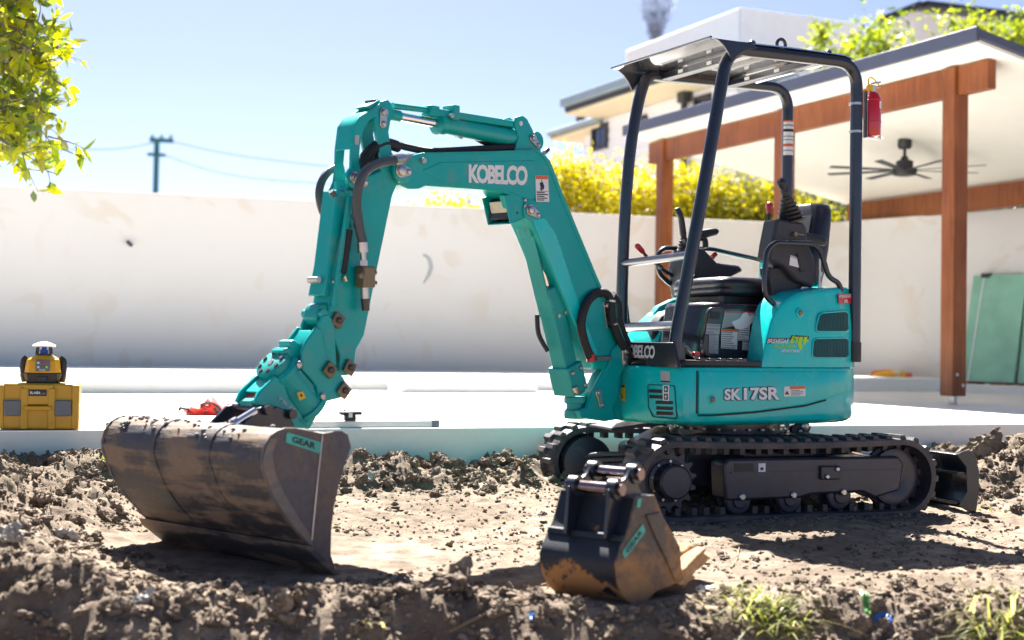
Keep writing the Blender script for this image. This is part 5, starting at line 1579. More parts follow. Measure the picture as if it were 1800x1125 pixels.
# ---------------------------------------------------------------- boom
def plate(name, pts, s0, s1, mat, parent, bevel=0.004, ref=None):
    """plate from a side outline in photo pixels, read on the plane s=ref (default: its near face)"""
    ref = max(s0, s1) if ref is None else ref
    mb = MB(); mb.prism(BF, BF.poly(pts, ref), s0, s1)
    return mb.build(name, mat, parent, bevel)
def disc(name, x, y, s, r, h, mat, parent, n=20):
    p = BF.at(x, y, s); mb = MB(); mb.lathe(p - BF.s * 0.003, BF.s, [(0, r), (h + .001, r), (h + .003, r * .8)], n)
    return mb.build(name, mat, parent)
def pin_plate(x0, y0, x1, y1, s, r0, r1, parent):
    """bright pin head with its keeper plate"""
    a = BF.at(x0, y0, s); b = BF.at(x1, y1, s); mb = MB()
    ax = (b - a).normalized(); up = BF.s.cross(ax).normalized()
    pts = []
    for k in range(11):
        t = math.pi / 2 + math.pi * k / 10; pts.append(a + ax * math.cos(t) * r0 + up * math.sin(t) * r0)
    for k in range(11):
        t = -math.pi / 2 + math.pi * k / 10; pts.append(b + ax * math.cos(t) * r1 + up * math.sin(t) * r1)
    n = len(pts); mb.add(pts + [p + BF.s * 0.008 for p in pts], [list(range(n)), [2 * n - 1 - i for i in range(n)]] + [[i, (i + 1) % n, n + (i + 1) % n, n + i] for i in range(n)])
    o = mb.build('pin_keeper', MT['steel'], parent, 0.002)
    mb = MB(); mb.lathe(a + BF.s * .007, BF.s, [(0, r0 * .72), (.010, r0 * .72), (.013, r0 * .55)], 18); mb.build('pin', MT['steel'], o)
    mb = MB(); mb.lathe(b + BF.s * .007, BF.s, [(0, r1 * .62), (.008, r1 * .62), (.010, r1 * .4)], 6); mb.build('keeper_bolt', MT['steel'], o)
BT = 0.068
BP = [(694, 303), (694, 291), (700, 281), (712, 275), (745, 268), (850, 266), (940, 263), (953, 268), (966, 283), (990, 345), (1050, 490), (1106, 612), (1104, 634), (1088, 650), (1062, 650), (1040, 636), (1026, 605), (1000, 545), (965, 462), (945, 412), (936, 392),
      (924, 378), (908, 350), (886, 339), (862, 334), (749, 327), (738, 332), (718, 332), (703, 324)]
boom = plate('boom', BP, -BT, BT, teal, EX, 0.007)
# rolled back plates along the top edge, wider than the web
top = BF.poly([(745, 268), (850, 266), (940, 263), (953, 268), (966, 283), (990, 345), (1050, 490), (1100, 600)], BT)
mb = MB(); 
ins = BF.poly([(745, 271), (850, 269.5), (939, 266.5), (950, 271), (961, 286), (985, 347), (1045, 492), (1095, 602)], BT)
mb.prism(BF, top + ins[::-1], -BT - 0.006, BT + 0.006); mb.build('boom_back_plate', teal, boom, 0.003)
# raised side doublers
plate('boom_doubler', [(742, 300), (776, 285), (938, 282), (948, 287), (962, 318), (952, 345), (930, 352), (900, 338), (862, 329), (786, 322)], BT - 0.002, BT + 0.0035, teal, boom, 0.0025)
plate('boom_doubler', [(937, 386), (958, 382), (978, 412), (1000, 478), (1022, 545), (1052, 622), (1036, 628), (1003, 548), (968, 462)], BT - 0.002, BT + 0.003, gloss, boom, 0.0025)
sb_ = surf_plane(BF, BT + 0.0035)
lettering('maker_lettering', 'KOBELCO', [(823.5, 288.5), (927.5, 291.5), (926.5, 326.5), (823.5, 321.5)], sb_, MT['sticker'], boom, bold=0.042, lift=0.0015, spacing=0.84)
q4 = [(940.5, 308.5), (963, 309), (965, 355), (941.5, 354.5)]
patch('warning_sticker', q4, surf_plane(BF, BT + 0.004), MT['sticker'], boom, 0.002)
patch('warning_band', sub_quad(q4, .03, .97, .86, .99), surf_plane(BF, BT + 0.004), MT['orange'], boom, 0.003)
mq = quad_map(q4)
for pts in ([(.45, .84), (.5, .84), (.5, .58), (.45, .58)], [(.3, .72), (.55, .76), (.66, .6), (.6, .46), (.4, .5)], [(.3, .5), (.42, .52), (.5, .42), (.44, .4)]):
    poly_patch('warning_figure', [mq(*p) for p in pts], surf_plane(BF, BT + 0.004), MT['ink'], boom, 0.003)
print_lines('warning_print', sub_quad(q4, .04, .96, .03, .38), surf_plane(BF, BT + 0.004), boom, 5, MT['ink'], 0.003, 8)
patch('warning_rule', sub_quad(q4, .02, .98, .39, .405), surf_plane(BF, BT + 0.004), MT['ink'], boom, 0.0032)
# pivot with the arm
disc('pivot_boss', 706, 300, BT, 0.052, 0.012, teal, boom, 28)
pin_plate(704, 300, 716, 302, BT + 0.012, 0.030, 0.018, boom)
bolt(BF, 741, 283, BT, 0.013, 0.02, boom)
# arm-cylinder lug on the back of the boom
LG = [(905, 268), (912, 240), (905, 218), (908, 206), (919, 203), (927, 209), (944, 243), (952, 268)]
for s in (-0.045, 0.033):
    plate('cylinder_lug', LG, s, s + 0.012, teal, boom, 0.003, ref=0.045)
disc('lug_hole', 916, 217, 0.045, 0.011, 0.002, MT['sticker'], boom)
pin_plate(935, 243, 944, 255, 0.045, 0.019, 0.014, boom)
mb = MB(); mb.cyl(BF.at(957, 268, 0.0), BF.at(963, 262, 0.0), 0.012, 8); mb.build('grease_fitting', MT['hose'], boom)
# hose bundle lying along the boom top
mb = MB()
for k in range(3):
    s = -0.025 + 0.025 * k
    mb.tube([BF.at(660, 292, s), BF.at(668, 266, s), BF.at(690, 252 + k, s), BF.at(720, 260, s), BF.at(760, 266, s), BF.at(840, 262, s), BF.at(905, 258, s)], 0.015, 8, smooth=5)
mb.build('hose_bundle', MT['blackhose'], boom)
mb = MB(); mb.tube([BF.at(800, 236, -.02), BF.at(830, 240, -.02), BF.at(850, 250, -.02), BF.at(880, 258, -.02)], 0.012, 8, smooth=5); mb.build('cylinder_hose', MT['blackhose'], boom)

# arm cylinder
a0 = BF.at(672, 199, 0); a1 = BF.at(935, 249, 0)
def along(a, b, t): return a + (b - a) * t
mb = MB(); mb.cyl(along(a0, a1, 0.34), along(a0, a1, 0.93), 0.040, 24); mb.lathe(along(a0, a1, 0.335), a1 - a0, [(0, .03), (.004, .046), (.035, .046), (.04, .04)], 24); ac = mb.build('arm_cylinder', teal, EX)
mb = MB(); mb.cyl(along(a0, a1, 0.9), a1, 0.036, 18); mb.lathe(a1 - BF.s * 0.033, BF.s, [(0, .042), (.066, .042)], 24); mb.build('cylinder_eye', teal, ac)
mb = MB(); mb.cyl(along(a0, a1, 0.06), along(a0, a1, 0.36), 0.019, 18); mb.build('cylinder_rod', MT['chrome'], ac)
mb = MB(); mb.lathe(a0 - BF.s * 0.03, BF.s, [(0, .036), (.06, .036)], 20); mb.cyl(a0, along(a0, a1, .1), 0.024, 14); mb.build('rod_eye', teal, ac)
# cylinder steel pipe and channel guard above
mb = MB(); mb.cyl(BF.at(690, 186, 0.01), BF.at(775, 197, 0.01), 0.014, 12); mb.build('steel_pipe', teal, ac)
g0 = BF.at(752, 196, 0.012); g1 = BF.at(903, 220, 0.012)
mb = MB(); mb.bar(g0, g1, BF.s, 0.05, 0.030); mb.build('pipe_guard', teal, ac, 0.005)
mb = MB(); p = BF.at(793, 199, 0.02); mb.obox(p, g1 - g0, BF.s, (0, 0, 1), 0.020, 0.034, 0.032); o = mb.build('pipe_clamp', teal, ac, 0.005)
bolt(BF, 793, 204, 0.054, 0.011, 0.012, o)
mb = MB(); p = BF.at(757, 196, 0.012); mb.obox(p, g1 - g0, BF.s, (0, 0, 1), 0.025, 0.03, 0.022); mb.build('pipe_end', teal, ac, 0.004)
mb = MB(); mb.cyl(BF.at(803, 235, .0), BF.at(812, 240, .0), 0.012, 8); mb.build('hose_fitting', MT['steel'], ac)

# boom (lift) cylinder in front of the boom
c0 = BF.at(930, 374, 0.0); c1 = BF.at(1006, 694, 0.0)
lc = MB(); lc.cyl(along(c0, c1, 0.43), along(c0, c1, 0.97), 0.040, 24); lc = lc.build('boom_cylinder', MT['tealdirty'], EX)
mb = MB(); mb.cyl(along(c0, c1, 0.05), along(c0, c1, 0.45), 0.020, 18); mb.build('cylinder_rod', MT['chrome'], lc)
mb = MB(); mb.lathe(c0 - BF.s * 0.045, BF.s, [(0, .040), (.09, .040)], 20); mb.build('rod_eye', teal, lc)
ax = (c1 - c0).normalized(); fwd = ax.cross(BF.s).normalized()
if fwd.dot(BF.f) < 0: fwd = -fwd
mb = MB(); mb.obox(along(c0, c1, 0.475) + fwd * 0.004, ax, BF.s, fwd, 0.070, 0.048, 0.044); mb.build('cylinder_head_guard', MT['tealdirty'], lc, 0.008)
mb = MB(); mb.obox(along(c0, c1, 0.76) + fwd * 0.004, ax, BF.s, fwd, 0.20, 0.043, 0.043); mb.build('cylinder_guard', MT['tealdirty'], lc, 0.006)
mb = MB(); mb.obox(along(c0, c1, 0.22) + fwd * 0.048, ax, BF.s, fwd, 0.20, 0.040, 0.004); mb.build('rod_guard', MT['tealdirty'], lc, 0.002)
mb = MB(); mb.obox(along(c0, c1, 0.07) + fwd * 0.05, ax, BF.s, fwd, 0.035, 0.040, 0.014); mb.build('guard_bracket', MT['tealdirty'], lc, 0.004)
for t, dd in ((0.55, .02), (0.55, -.03)): 
    p = along(c0, c1, t) + BF.s * 0.042 + fwd * dd; mb = MB(); mb.lathe(p, BF.s, [(0, .010), (.012, .010)], 6); mb.build('bolt', MT['steel'], lc)
mb = MB(); mb.tube([along(c0, c1, .52) + fwd * .075 - BF.s * .03, along(c0, c1, .62) + fwd * .095 - BF.s * .03, along(c0, c1, .72) + fwd * .075 - BF.s * .02], 0.011, 8, smooth=5); mb.build('cylinder_hose', MT['blackhose'], lc)
# box round the cylinder foot
mb = MB(); mb.obox(along(c0, c1, 0.905) + fwd * 0.004, ax, BF.s, fwd, 0.070, 0.062, 0.055); fo = mb.build('foot_guard', MT['tealdirty'], lc, 0.006)
for t, k in ((0.86, .035), (0.86, -.03), (0.955, .035), (0.955, -.03)):
    p = along(c0, c1, t) + BF.s * 0.061 + fwd * k; mb = MB(); mb.lathe(p, BF.s, [(0, .011), (.010, .011), (.013, .007)], 8); mb.build('bolt', MT['steel'], fo)
# work lamp under the boom elbow
lp = BF.at(881, 364, 0.0)
wl_ = MB(); wl_.obox(lp - BF.f * 0.02, BF.f + V((0, 0, -.35)), BF.s, (0.1, 0, 1), 0.035, 0.060, 0.048); wl_ = wl_.build('work_lamp', black, EX, 0.008)
ld = (BF.f + V((0, 0, -.35))).normalized(); lup = BF.s.cross(ld).normalized()
if lup.z < 0: lup = -lup
mb = MB(); mb.obox(lp - BF.f * 0.02 + ld * 0.037, ld, BF.s, lup, 0.004, 0.047, 0.036); mb.build('lamp_lens', MT['cream'], wl_, 0.003)
mb = MB()
for sx in (-1, 1): mb.obox(lp - BF.f * 0.018 + BF.s * 0.066 * sx, ld, BF.s, lup, 0.055, 0.003, 0.060)
mb.obox(lp - BF.f * 0.018 - lup * 0.062, ld, BF.s, lup, 0.055, 0.069, 0.003)
mb.build('lamp_guard', teal, wl_, 0.002)
plate('lamp_bracket', [(888, 343), (905, 341), (918, 352), (922, 383), (905, 385), (893, 360)], 0.03, 0.068, teal, wl_, 0.003)
disc('bracket_hole', 909, 374, 0.0685, 0.007, 0.001, MT['ink'], wl_)
disc('cylinder_boss', 931, 370, BT, 0.050, 0.010, teal, boom, 26)
pin_plate(931, 369, 944, 378, BT + 0.010, 0.026, 0.016, boom)
for (x, y) in ((921, 352), (921, 362)): bolt(BF, x, y, BT, 0.009, 0.012, boom)

# black hoses looping over the boom foot
mb = MB()
hp = [(1039, 632, .085), (1026, 596, .09), (1022, 565, .09), (1031, 533, .09), (1046, 517, .085), (1063, 515, .085), (1073, 529, .085), (1076, 562, .09), (1090, 600, .09), (1107, 628, .08), (1109, 652, .05), (1092, 662, .0)]
mb.tube([BF.at(x, y, s) for x, y, s in hp], 0.021, 10, smooth=6); hz = mb.build('swing_hose', MT['blackhose'], EX)
mb = MB(); mb.tube([BF.at(x + 12, y + 4, s - .03) for x, y, s in hp[5:]], 0.022, 10, smooth=6); mb.build('swing_hose', MT['blackhose'], EX)
for (x, y) in ((1074, 529), (1078, 569)):
    i = BF.at(x, y, .088); mb = MB(); mb.lathe(i - V((0, 0, .005)), V((0.1, 0, 1)), [(0, .0245), (.010, .0245)], 14); mb.build('hose_clamp', MT['steel'], hz)
mb = MB(); mb.cyl(BF.at(1037, 622, .087), BF.at(1039, 634, .085), 0.0225, 10); mb.build('hose_end', MT['red'], hz)
plate('hose_bracket', [(1060, 530), (1070, 528), (1076, 575), (1068, 578)], BT, BT + 0.006, MT['steel'], boom, 0.001)
bolt(BF, 1066, 537, BT + .006, 0.014, 0.014, boom)
mb = MB(); mb.cyl(BF.at(1046, 631, .075), BF.at(1072, 630, .075), 0.014, 10); mb.build('fitting', MT['steel'], boom)

# swing bracket
SBK = [(1044, 690), (1058, 664), (1071, 642), (1078, 615), (1086, 605), (1097, 605), (1104, 614), (1104, 642), (1090, 662), (1088, 696), (1078, 716), (1084, 738), (1066, 741), (1022, 735), (1018, 722), (1034, 716)]
sbk = plate('swing_bracket', SBK, 0.055, 0.085, teal, EX, 0.008)
plate('bracket_far_cheek', SBK, -0.085, -0.055, teal, sbk, 0.008, ref=-0.055)
plate('bracket_core', [(1024, 690), (1062, 650), (1090, 655), (1092, 712), (1080, 738), (1030, 733)], -0.056, 0.056, teal, sbk, 0.01, ref=0.0)
pin_plate(1097, 617, 1098, 637, 0.085, 0.022, 0.022, sbk)
pin_plate(1050, 690, 1056, 712, 0.086, 0.018, 0.015, sbk)
p0 = BF.at(1012, 699, 0.0)
mb = MB(); mb.lathe(V((p0.x, p0.y, BF.at(1012, 736, 0).z)), (0, 0, 1), [(0, .05), (.01, .055), (.04, .055), (.045, .045), (.07, .045), (.075, .056), (.10, .056), (.105, .05)], 24); mb.build('swing_cylinder_eye', MT['tealdirty'], sbk)
mb = MB(); mb.tube([BF.at(1007, 682, .05), BF.at(1016, 690, .06), BF.at(1024, 686, .05)], 0.012, 8, smooth=4); mb.cyl(BF.at(1010, 680, .085), BF.at(1013, 688, .085), 0.014, 8); mb.build('cylinder_port', MT['steel'], sbk)
# swing post casting joining bracket to the house
pc = HF.W(0.70, 0.0, 0)
mb = MB(); mb.lathe(V((pc.x, pc.y, 0.47)), (0, 0, 1), [(0, .07), (.01, .085), (.05, .085), (.06, .06), (.13, .06), (.14, .085), (.20, .085), (.21, .07)], 28); mb.build('swing_post', teal, EX)
mb = MB(); mb.bar(V((pc.x, pc.y, 0.575)), BF.W(0.0, 0, 0.60), BF.s, 0.10, 0.17); mb.build('swing_neck', teal, EX, 0.01)

# ---------------------------------------------------------------- arm
AT = 0.052
AP = [(606, 330), (640, 311), (665, 302), (688, 286), (708, 284), (722, 292), (724, 306), (712, 320), (697, 327), (690, 345), (662, 480), (641, 590), (627, 615), (624, 645), (617, 659), (606, 661), (597, 650), (599, 625), (588, 597), (574, 580), (570, 566), (578, 545), (590, 460), (606, 385), (611, 345)]
arm = plate('arm', AP, -AT, AT, teal, EX, 0.006)
# upper horns (two plates each, joined at the top)
LB = [(606, 335), (614, 318), (617, 297), (618, 260), (623, 220), (632, 206), (652, 193), (668, 182), (680, 178), (684, 192), (668, 201), (650, 212), (640, 228), (634, 250), (631, 285), (637, 312), (622, 338)]
RB = [(664, 190), (670, 178), (682, 175), (688, 182), (688, 205), (683, 232), (689, 268), (700, 285), (692, 300), (672, 303), (668, 265), (662, 240), (658, 212)]
for s in (-AT, AT - 0.014):
    plate('horn_plate', LB, s, s + 0.014, teal, arm, 0.003, ref=AT)
    plate('horn_plate', RB, s - 0.0006, s + 0.0146, teal, arm, 0.003, ref=AT)
plate('horn_web', [(617, 262), (623, 220), (632, 206), (648, 195), (650, 202), (636, 214), (628, 226), (623, 262)], -AT + .01, AT - .012, teal, arm, 0.003, ref=AT)
plate('horn_cap', [(650, 186), (668, 176), (684, 175), (688, 190), (670, 196)], -AT + .011, AT - .013, teal, arm, 0.003, ref=AT)
pin_plate(673, 198, 672, 218, AT, 0.020, 0.018, arm)
patch('arm_tag', [(623, 238), (631, 237), (630, 255), (623, 254)], surf_plane(BF, AT + .0002), MT['stickergrey'], arm, 0.002)
mb = MB(); p = BF.at(656, 180, 0.0); mb.obox(p, BF.f, BF.s, (0, 0, 1), 0.02, 0.03, 0.008); mb.build('hose_clip', MT['hose'], arm, 0.003)
# cylinder pin near the bend of the arm
disc('cylinder_boss', 621, 313, AT, 0.042, 0.012, teal, arm, 24)
pin_plate(622, 312, 640, 321, AT + 0.012, 0.024, 0.016, arm)
# black hoses inside the arm head
mb = MB(); mb.tube([BF.at(632, 300, .03), BF.at(640, 280, .03), BF.at(655, 262, .03), BF.at(676, 252, .03), BF.at(700, 258, .03)], 0.024, 10, smooth=6); mb.build('inner_hose', MT['blackhose'], arm)
# bucket cylinder and its long guard in front of the arm
GP = [(594, 333), (619, 338), (616, 352), (590, 522), (567, 520), (577, 468)]
bg = plate('bucket_cylinder_guard', GP, -0.045, 0.045, teal, EX, 0.006)
mb = MB(); mb.cyl(BF.at(604, 322, 0), BF.at(578, 510, 0), 0.036, 20); mb.build('bucket_cylinder', teal, bg)
mb = MB(); mb.cyl(BF.at(578, 510, 0), BF.at(570, 566, 0), 0.018, 16); mb.build('cylinder_rod', MT['chrome'], bg)
mb = MB(); mb.tube([BF.at(582, 336, .05), BF.at(588, 345, .05)], 0.012, 8); mb.build('guard_clip', MT['hose'], bg)
for (x, y) in ((585, 495),): bolt(BF, x, y, 0.045, 0.012, 0.014, bg)
mb = MB(); p = BF.at(552, 492, 0.0); mb.cyl(p - BF.s * .03, p + BF.s * .03, 0.012, 8); mb.build('bolt', MT['steel'], bg)
# service lines up the arm side
mb = MB()
for k in range(2):
    mb.tube([BF.at(617 - 4 * k, 345, AT + .016), BF.at(612 - 4 * k, 380, AT + .016), BF.at(596 - 3 * k, 480, AT + .016), BF.at(588 - 3 * k, 540, AT + .012)], 0.009, 8, smooth=4)
mb.build('steel_lines', teal, arm)
mb = MB(); mb.tube([BF.at(613, 404, AT + .02), BF.at(606, 455, AT + .02), BF.at(602, 480, AT + .02)], 0.016, 8, smooth=3); mb.build('line_sleeve', MT['blackhose'], arm)
for (x, y) in ((621, 377), (624, 392), (605, 485)):
    mb = MB(); mb.cyl(BF.at(x, y, AT + .02), BF.at(x + 3, y + 9, AT + .02), 0.010, 8); mb.build('line_fitting', MT['steel'], arm)
# big grey auxiliary hoses
mb = MB(); mb.tube([BF.at(x, y, s) for x, y, s in ((708, 279, .10), (692, 282, .115), (664, 288, .125), (642, 302, .13), (631, 325, .125), (627, 360, .11), (632, 400, .10), (637, 425, .10), (638, 440, .10))], 0.0185, 12, smooth=7); ah = mb.build('auxiliary_hose', MT['hose'], EX)
mb = MB(); mb.cyl(BF.at(692, 281.5, .115), BF.at(708, 279, .10), 0.0215, 14); mb.cyl(BF.at(706, 279, .10), BF.at(719, 276, .09), 0.015, 8); mb.build('hose_ferrule', MT['steel'], ah)
mb = MB(); mb.cyl(BF.at(637, 426, .10), BF.at(638, 444, .10), 0.0215, 14); mb.build('hose_ferrule', MT['steel'], ah)
mb = MB(); mb.cyl(BF.at(638, 444, .10), BF.at(640, 470, .10), 0.012, 10); mb.lathe(BF.at(639, 458, .10), V((0, 0, -1)), [(0, .017), (.02, .017)], 6); mb.build('hose_nut', MT['steel'], ah)
mb = MB(); mb.obox(BF.at(642, 487, .09), BF.f, BF.s, (0, 0, 1), 0.030, 0.028, 0.042); vb = mb.build('valve_block', MT['brass'], EX, 0.006)
disc('valve_cap', 634, 484, .118, 0.013, 0.01, MT['brass'], vb)
mb = MB(); mb.cyl(BF.at(655, 480, .10), BF.at(660, 478, .10), 0.01, 8); mb.build('valve_port', MT['brass'], vb)
mb = MB(); mb.cyl(BF.at(656, 497, .10), BF.at(661, 497, .10), 0.008, 8); mb.build('valve_port', MT['brass'], vb)
mb = MB(); mb.cyl(BF.at(641, 503, .09), BF.at(642, 526, .09), 0.017, 12); mb.build('coupler', MT['steel'], vb)
mb = MB(); mb.cyl(BF.at(642, 525, .09), BF.at(643, 546, .09), 0.0185, 12, 0.015); mb.build('coupler_cap', MT['plum'], vb)
mb = MB(); mb.tube([BF.at(x, y, -.09) for x, y in ((600, 292), (580, 300), (566, 318), (561, 342), (566, 368), (574, 384))], 0.0165, 12, smooth=7); mb.build('auxiliary_hose', MT['hose'], EX)

# linkage at the arm end
def sq_pin(x, y, s, parent, a=0.4):
    p = BF.at(x, y, s); q = (BF.f * math.cos(a) + V((0, 0, 1)) * math.sin(a)); r = BF.s.cross(q)
    mb = MB(); mb.obox(p + BF.s * .008, q, r, BF.s, 0.026, 0.026, 0.008); o = mb.build('pin_retainer', MT['brass'], parent, 0.004)
    mb = MB(); mb.lathe(p + BF.s * .015, BF.s, [(0, .013), (.008, .013), (.010, .008)], 12); mb.build('pin_bolt', MT['plum'], o)
for (x, y) in ((591, 563), (612, 646)): sq_pin(x, y, AT, arm, 0.5)
lk = plate('bucket_link', [(566, 556), (578, 552), (588, 566), (592, 640), (580, 660), (569, 652), (562, 600), (559, 572)], 0.053, 0.064, teal, EX, 0.004)
plate('bucket_link', [(566, 556), (578, 552), (588, 566), (592, 640), (580, 660), (569, 652), (562, 600), (559, 572)], -0.045, -0.034, teal, EX, 0.004, ref=0.064)
mb = MB()
for k in range(3): mb.tube([BF.at(586 + 5 * k, 590, .02), BF.at(588 + 4 * k, 615, .03), BF.at(592 + 3 * k, 640, .02)], 0.008, 8, smooth=4)
mb.build('tilt_hoses', MT['hose'], EX)
rod_ = plate('rod_end', [(558, 545), (564, 535), (582, 532), (588, 548), (580, 570), (562, 572), (555, 560)], -0.04, 0.04, MT['tealdirty'], EX, 0.006)
mb = MB(); q0 = BF.at(562, 552, .03); mb.cyl(q0 - BF.s * .09, q0 + BF.s * .03, 0.018, 14); mb.build('link_pin', teal, rod_)
# ---------------------------------------------------------------- tilting hitch
HP = [(531, 619), (538, 600), (556, 574), (566, 580), (576, 630), (604, 664), (613, 683), (611, 695), (602, 699), (570, 707), (560, 699), (557, 680), (546, 664), (532, 650)]
hitch = plate('tilt_hitch', HP, 0.066, 0.080, teal, EX, 0.005)
plate('hitch_far_plate', HP, -0.040, -0.026, teal, hitch, 0.005, ref=0.08)
plate('hitch_web', [(538, 606), (556, 580), (562, 586), (566, 632), (545, 652), (534, 640)], -0.026, 0.066, teal, hitch, 0.004, ref=0.08)
for (x, y) in ((577, 650), (602, 686)): sq_pin(x, y, 0.080, hitch, 0.7)
for (x, y) in ((524, 641), (566, 696)): disc('bolt', x, y, 0.080, 0.014, 0.012, MT['steel'], hitch, 8)
# rotary actuator: axis in the boom plane, sloping down to the machine
def uz(x, y, s=0.0): return BF.at(x, y, s)
A0 = uz(484, 646, 0.0); A1 = uz(540, 716, 0.0)
axh = (A1 - A0).normalized()
# body lies along the axis; disc faces up and outwards
mb = MB(); mb.lathe(A0, axh, [(0.0, .076), (.012, .088), (.03, .088), (.032, .078), (.20, .078), (.202, .086), (.225, .086), (.235, .072)], 36); act = mb.build('tilt_actuator', teal, EX)
mb = MB(); mb.lathe(A0 - axh * 0.03, axh, [(0, .064), (.004, .070), (.034, .070)], 30); fl = mb.build('end_flange', MT['tealdirty'], act)
nx = axh.orthogonal().normalized(); ny = axh.cross(nx)
for k in range(8):
    a = 2 * math.pi * k / 8 + .3; mb = MB(); mb.lathe(A0 - axh * 0.036 + (nx * math.cos(a) + ny * math.sin(a)) * 0.050, axh, [(0, .009), (.008, .010)], 6); mb.build('flange_bolt', MT['ink'], fl)
mb = MB(); mb.lathe(A0 - axh * 0.034, axh, [(0, .012), (.006, .016)], 14); mb.build('centre_cap', MT['steel'], fl)
# cast cradle above the actuator
plate('actuator_cradle', [(497, 618), (502, 612), (512, 611), (510, 600), (518, 597), (528, 604), (531, 613), (540, 602), (544, 606), (536, 622), (531, 642), (516, 634), (504, 628)], -0.03, 0.045, teal, act, 0.006, ref=0.045)
plate('hose_cover', [(521, 652), (528, 648), (552, 676), (556, 692), (548, 690), (524, 660)], 0.05, 0.078, MT['tealdirty'], act, 0.006)
q4 = [(521, 690), (532, 688), (537, 699), (526, 704)]
patch('warning_sticker', q4, surf_plane(BF, 0.0790), MT['yellowst'], act, 0.002)
patch('warning_print', sub_quad(q4, .35, .65, .35, .7), surf_plane(BF, 0.0790), MT['ink'], act, 0.003)
# saddle that carries the bucket
SD = [(474, 671), (484, 660), (500, 672), (505, 690), (516, 720), (530, 742), (545, 752), (520, 752), (500, 738), (488, 720), (475, 712), (462, 716), (447, 708), (455, 690)]
for s in (-0.062, 0.046):
    plate('saddle_plate', SD, s, s + 0.018, teal, act, 0.005, ref=0.064)
plate('saddle_top', [(455, 690), (474, 671), (482, 664), (484, 676), (464, 694)], -0.044, 0.046, teal, act, 0.005, ref=0.046)
plate('saddle_rear', [(505, 690), (530, 715), (548, 722), (554, 735), (540, 750), (522, 735), (508, 712)], -0.044, 0.046, teal, act, 0.005, ref=0.046)
plate('red_lock_block', [(450, 702), (460, 692), (467, 696), (461, 710), (452, 714)], -0.035, 0.044, MT['red'], act, 0.004, ref=0.044)
plate('front_hook', [(440, 706), (449, 699), (457, 708), (455, 719), (443, 717)], -0.04, 0.03, MT['tealdirty'], act, 0.004, ref=0.03)
plate('rear_jaw', [(536, 752), (548, 730), (560, 718), (556, 735), (545, 755)], -0.04, 0.044, teal, act, 0.004, ref=0.046)
lettering('hitch_lettering', 'TB-75', [(489, 696), (520, 720), (517, 725), (486, 701)], surf_plane(BF, 0.0645), MT['stickergrey'], act, bold=0.02, lift=0.004)
# ---------------------------------------------------------------- mud bucket
SR, SL = 0.50, -0.47
EP = [(462, 825), (461, 805), (466, 783), (476, 766), (488, 757), (502, 752), (520, 752), (545, 757), (568, 762), (588, 758), (602, 758), (612, 764), (618, 786), (607, 815), (597, 850), (588, 890), (583, 930), (582, 975), (594, 1013), (572, 990), (547, 968), (540, 957), (505, 917), (479, 875)]
ep = BF.poly(EP, SR)
mb = MB(); mb.prism(BF, ep, SR - 0.012, SR); mbk = mb.build('mud_bucket', MT['mudplate'], EX, 0.003)
mbk['label'] = 'wide soil caked mud bucket'
mb = MB(); mb.prism(BF, ep, SL, SL + 0.012); mb.build('end_plate', MT['mudplate'], mbk, 0.003)
# shell: outer skin from the opening edge at the top round the back to the lip
SK = [(607, 764), (588, 760), (568, 763), (545, 758), (520, 753), (502, 752), (488, 757), (476, 766), (466, 783), (461, 805), (462, 825), (479, 875), (505, 917), (540, 957), (556, 972)]
sk = BF.poly(SK, SR)
sk3 = [V((u, 0, z)) for u, z in sk]; sk3 = spline(sk3, 4); sk = [(p.x, p.z) for p in sk3]
mb = MB(); rings = []
NS = 24
cu = sum(p[0] for p in sk) / len(sk); cz = sum(p[1] for p in sk) / len(sk)
for k in range(NS + 1):
    s = SL + 0.010 + (SR - 0.010 - SL - 0.010) * k / NS
    rng_ = random.Random(k)
    outer = []; inner = []
    for i, (u, z) in enumerate(sk):
        j = 0.0015 * math.sin(i * 1.7 + k * 0.9)
        du, dz_ = u - cu, z - cz; L = math.hypot(du, dz_)
        outer.append(BF.W(u - du / L * (0.006 - j), s, z - dz_ / L * (0.006 - j))); inner.append(BF.W(u - du / L * 0.020, s, z - dz_ / L * 0.020))
    rings.append(outer + inner[::-1])
mb.loft(rings, True, True)
mb.build('bucket_shell', MT['mudshell'], mbk, angle=50)
# wear straps round the shell
for s in (-0.16, 0.17):
    r0, r1 = [], []
    for (u, z) in sk[4:52]:
        du, dz_ = u - cu, z - cz; L = math.hypot(du, dz_)
        r0.append((u - du / L * 0.0015, z - dz_ / L * 0.0015)); r1.append((u - du / L * 0.010, z - dz_ / L * 0.010))
    mb = MB(); mb.prism(BF, r0 + r1[::-1], s - 0.035, s + 0.035); mb.build('wear_strap', MT['mudshell'], mbk, 0.002, angle=50)
# rim rod along the near end plate edge
rim = [BF.W(u, SR - 0.004, z) for u, z in BF.poly([(582, 975), (583, 930), (588, 890), (597, 850), (607, 815)], SR)]
mb = MB(); mb.prism(BF, BF.poly([(464, 824), (463, 806), (468, 785), (477, 769), (486, 772), (478, 800), (484, 832), (500, 868), (522, 905), (545, 940), (549, 962), (541, 955), (507, 915), (481, 873)], SR), SR - 0.002, SR + 0.004); mb.build('wear_rim', MT['mudrim'], mbk, 0.002)
# weld line down the end plate
mb = MB(); mb.tube([BF.at(567, 765, SR + .002), BF.at(560, 830, SR + .002), BF.at(553, 900, SR + .002), BF.at(548, 950, SR + .002)], 0.003, 6, smooth=4); mb.build('weld_bead', MT['steel'], mbk)
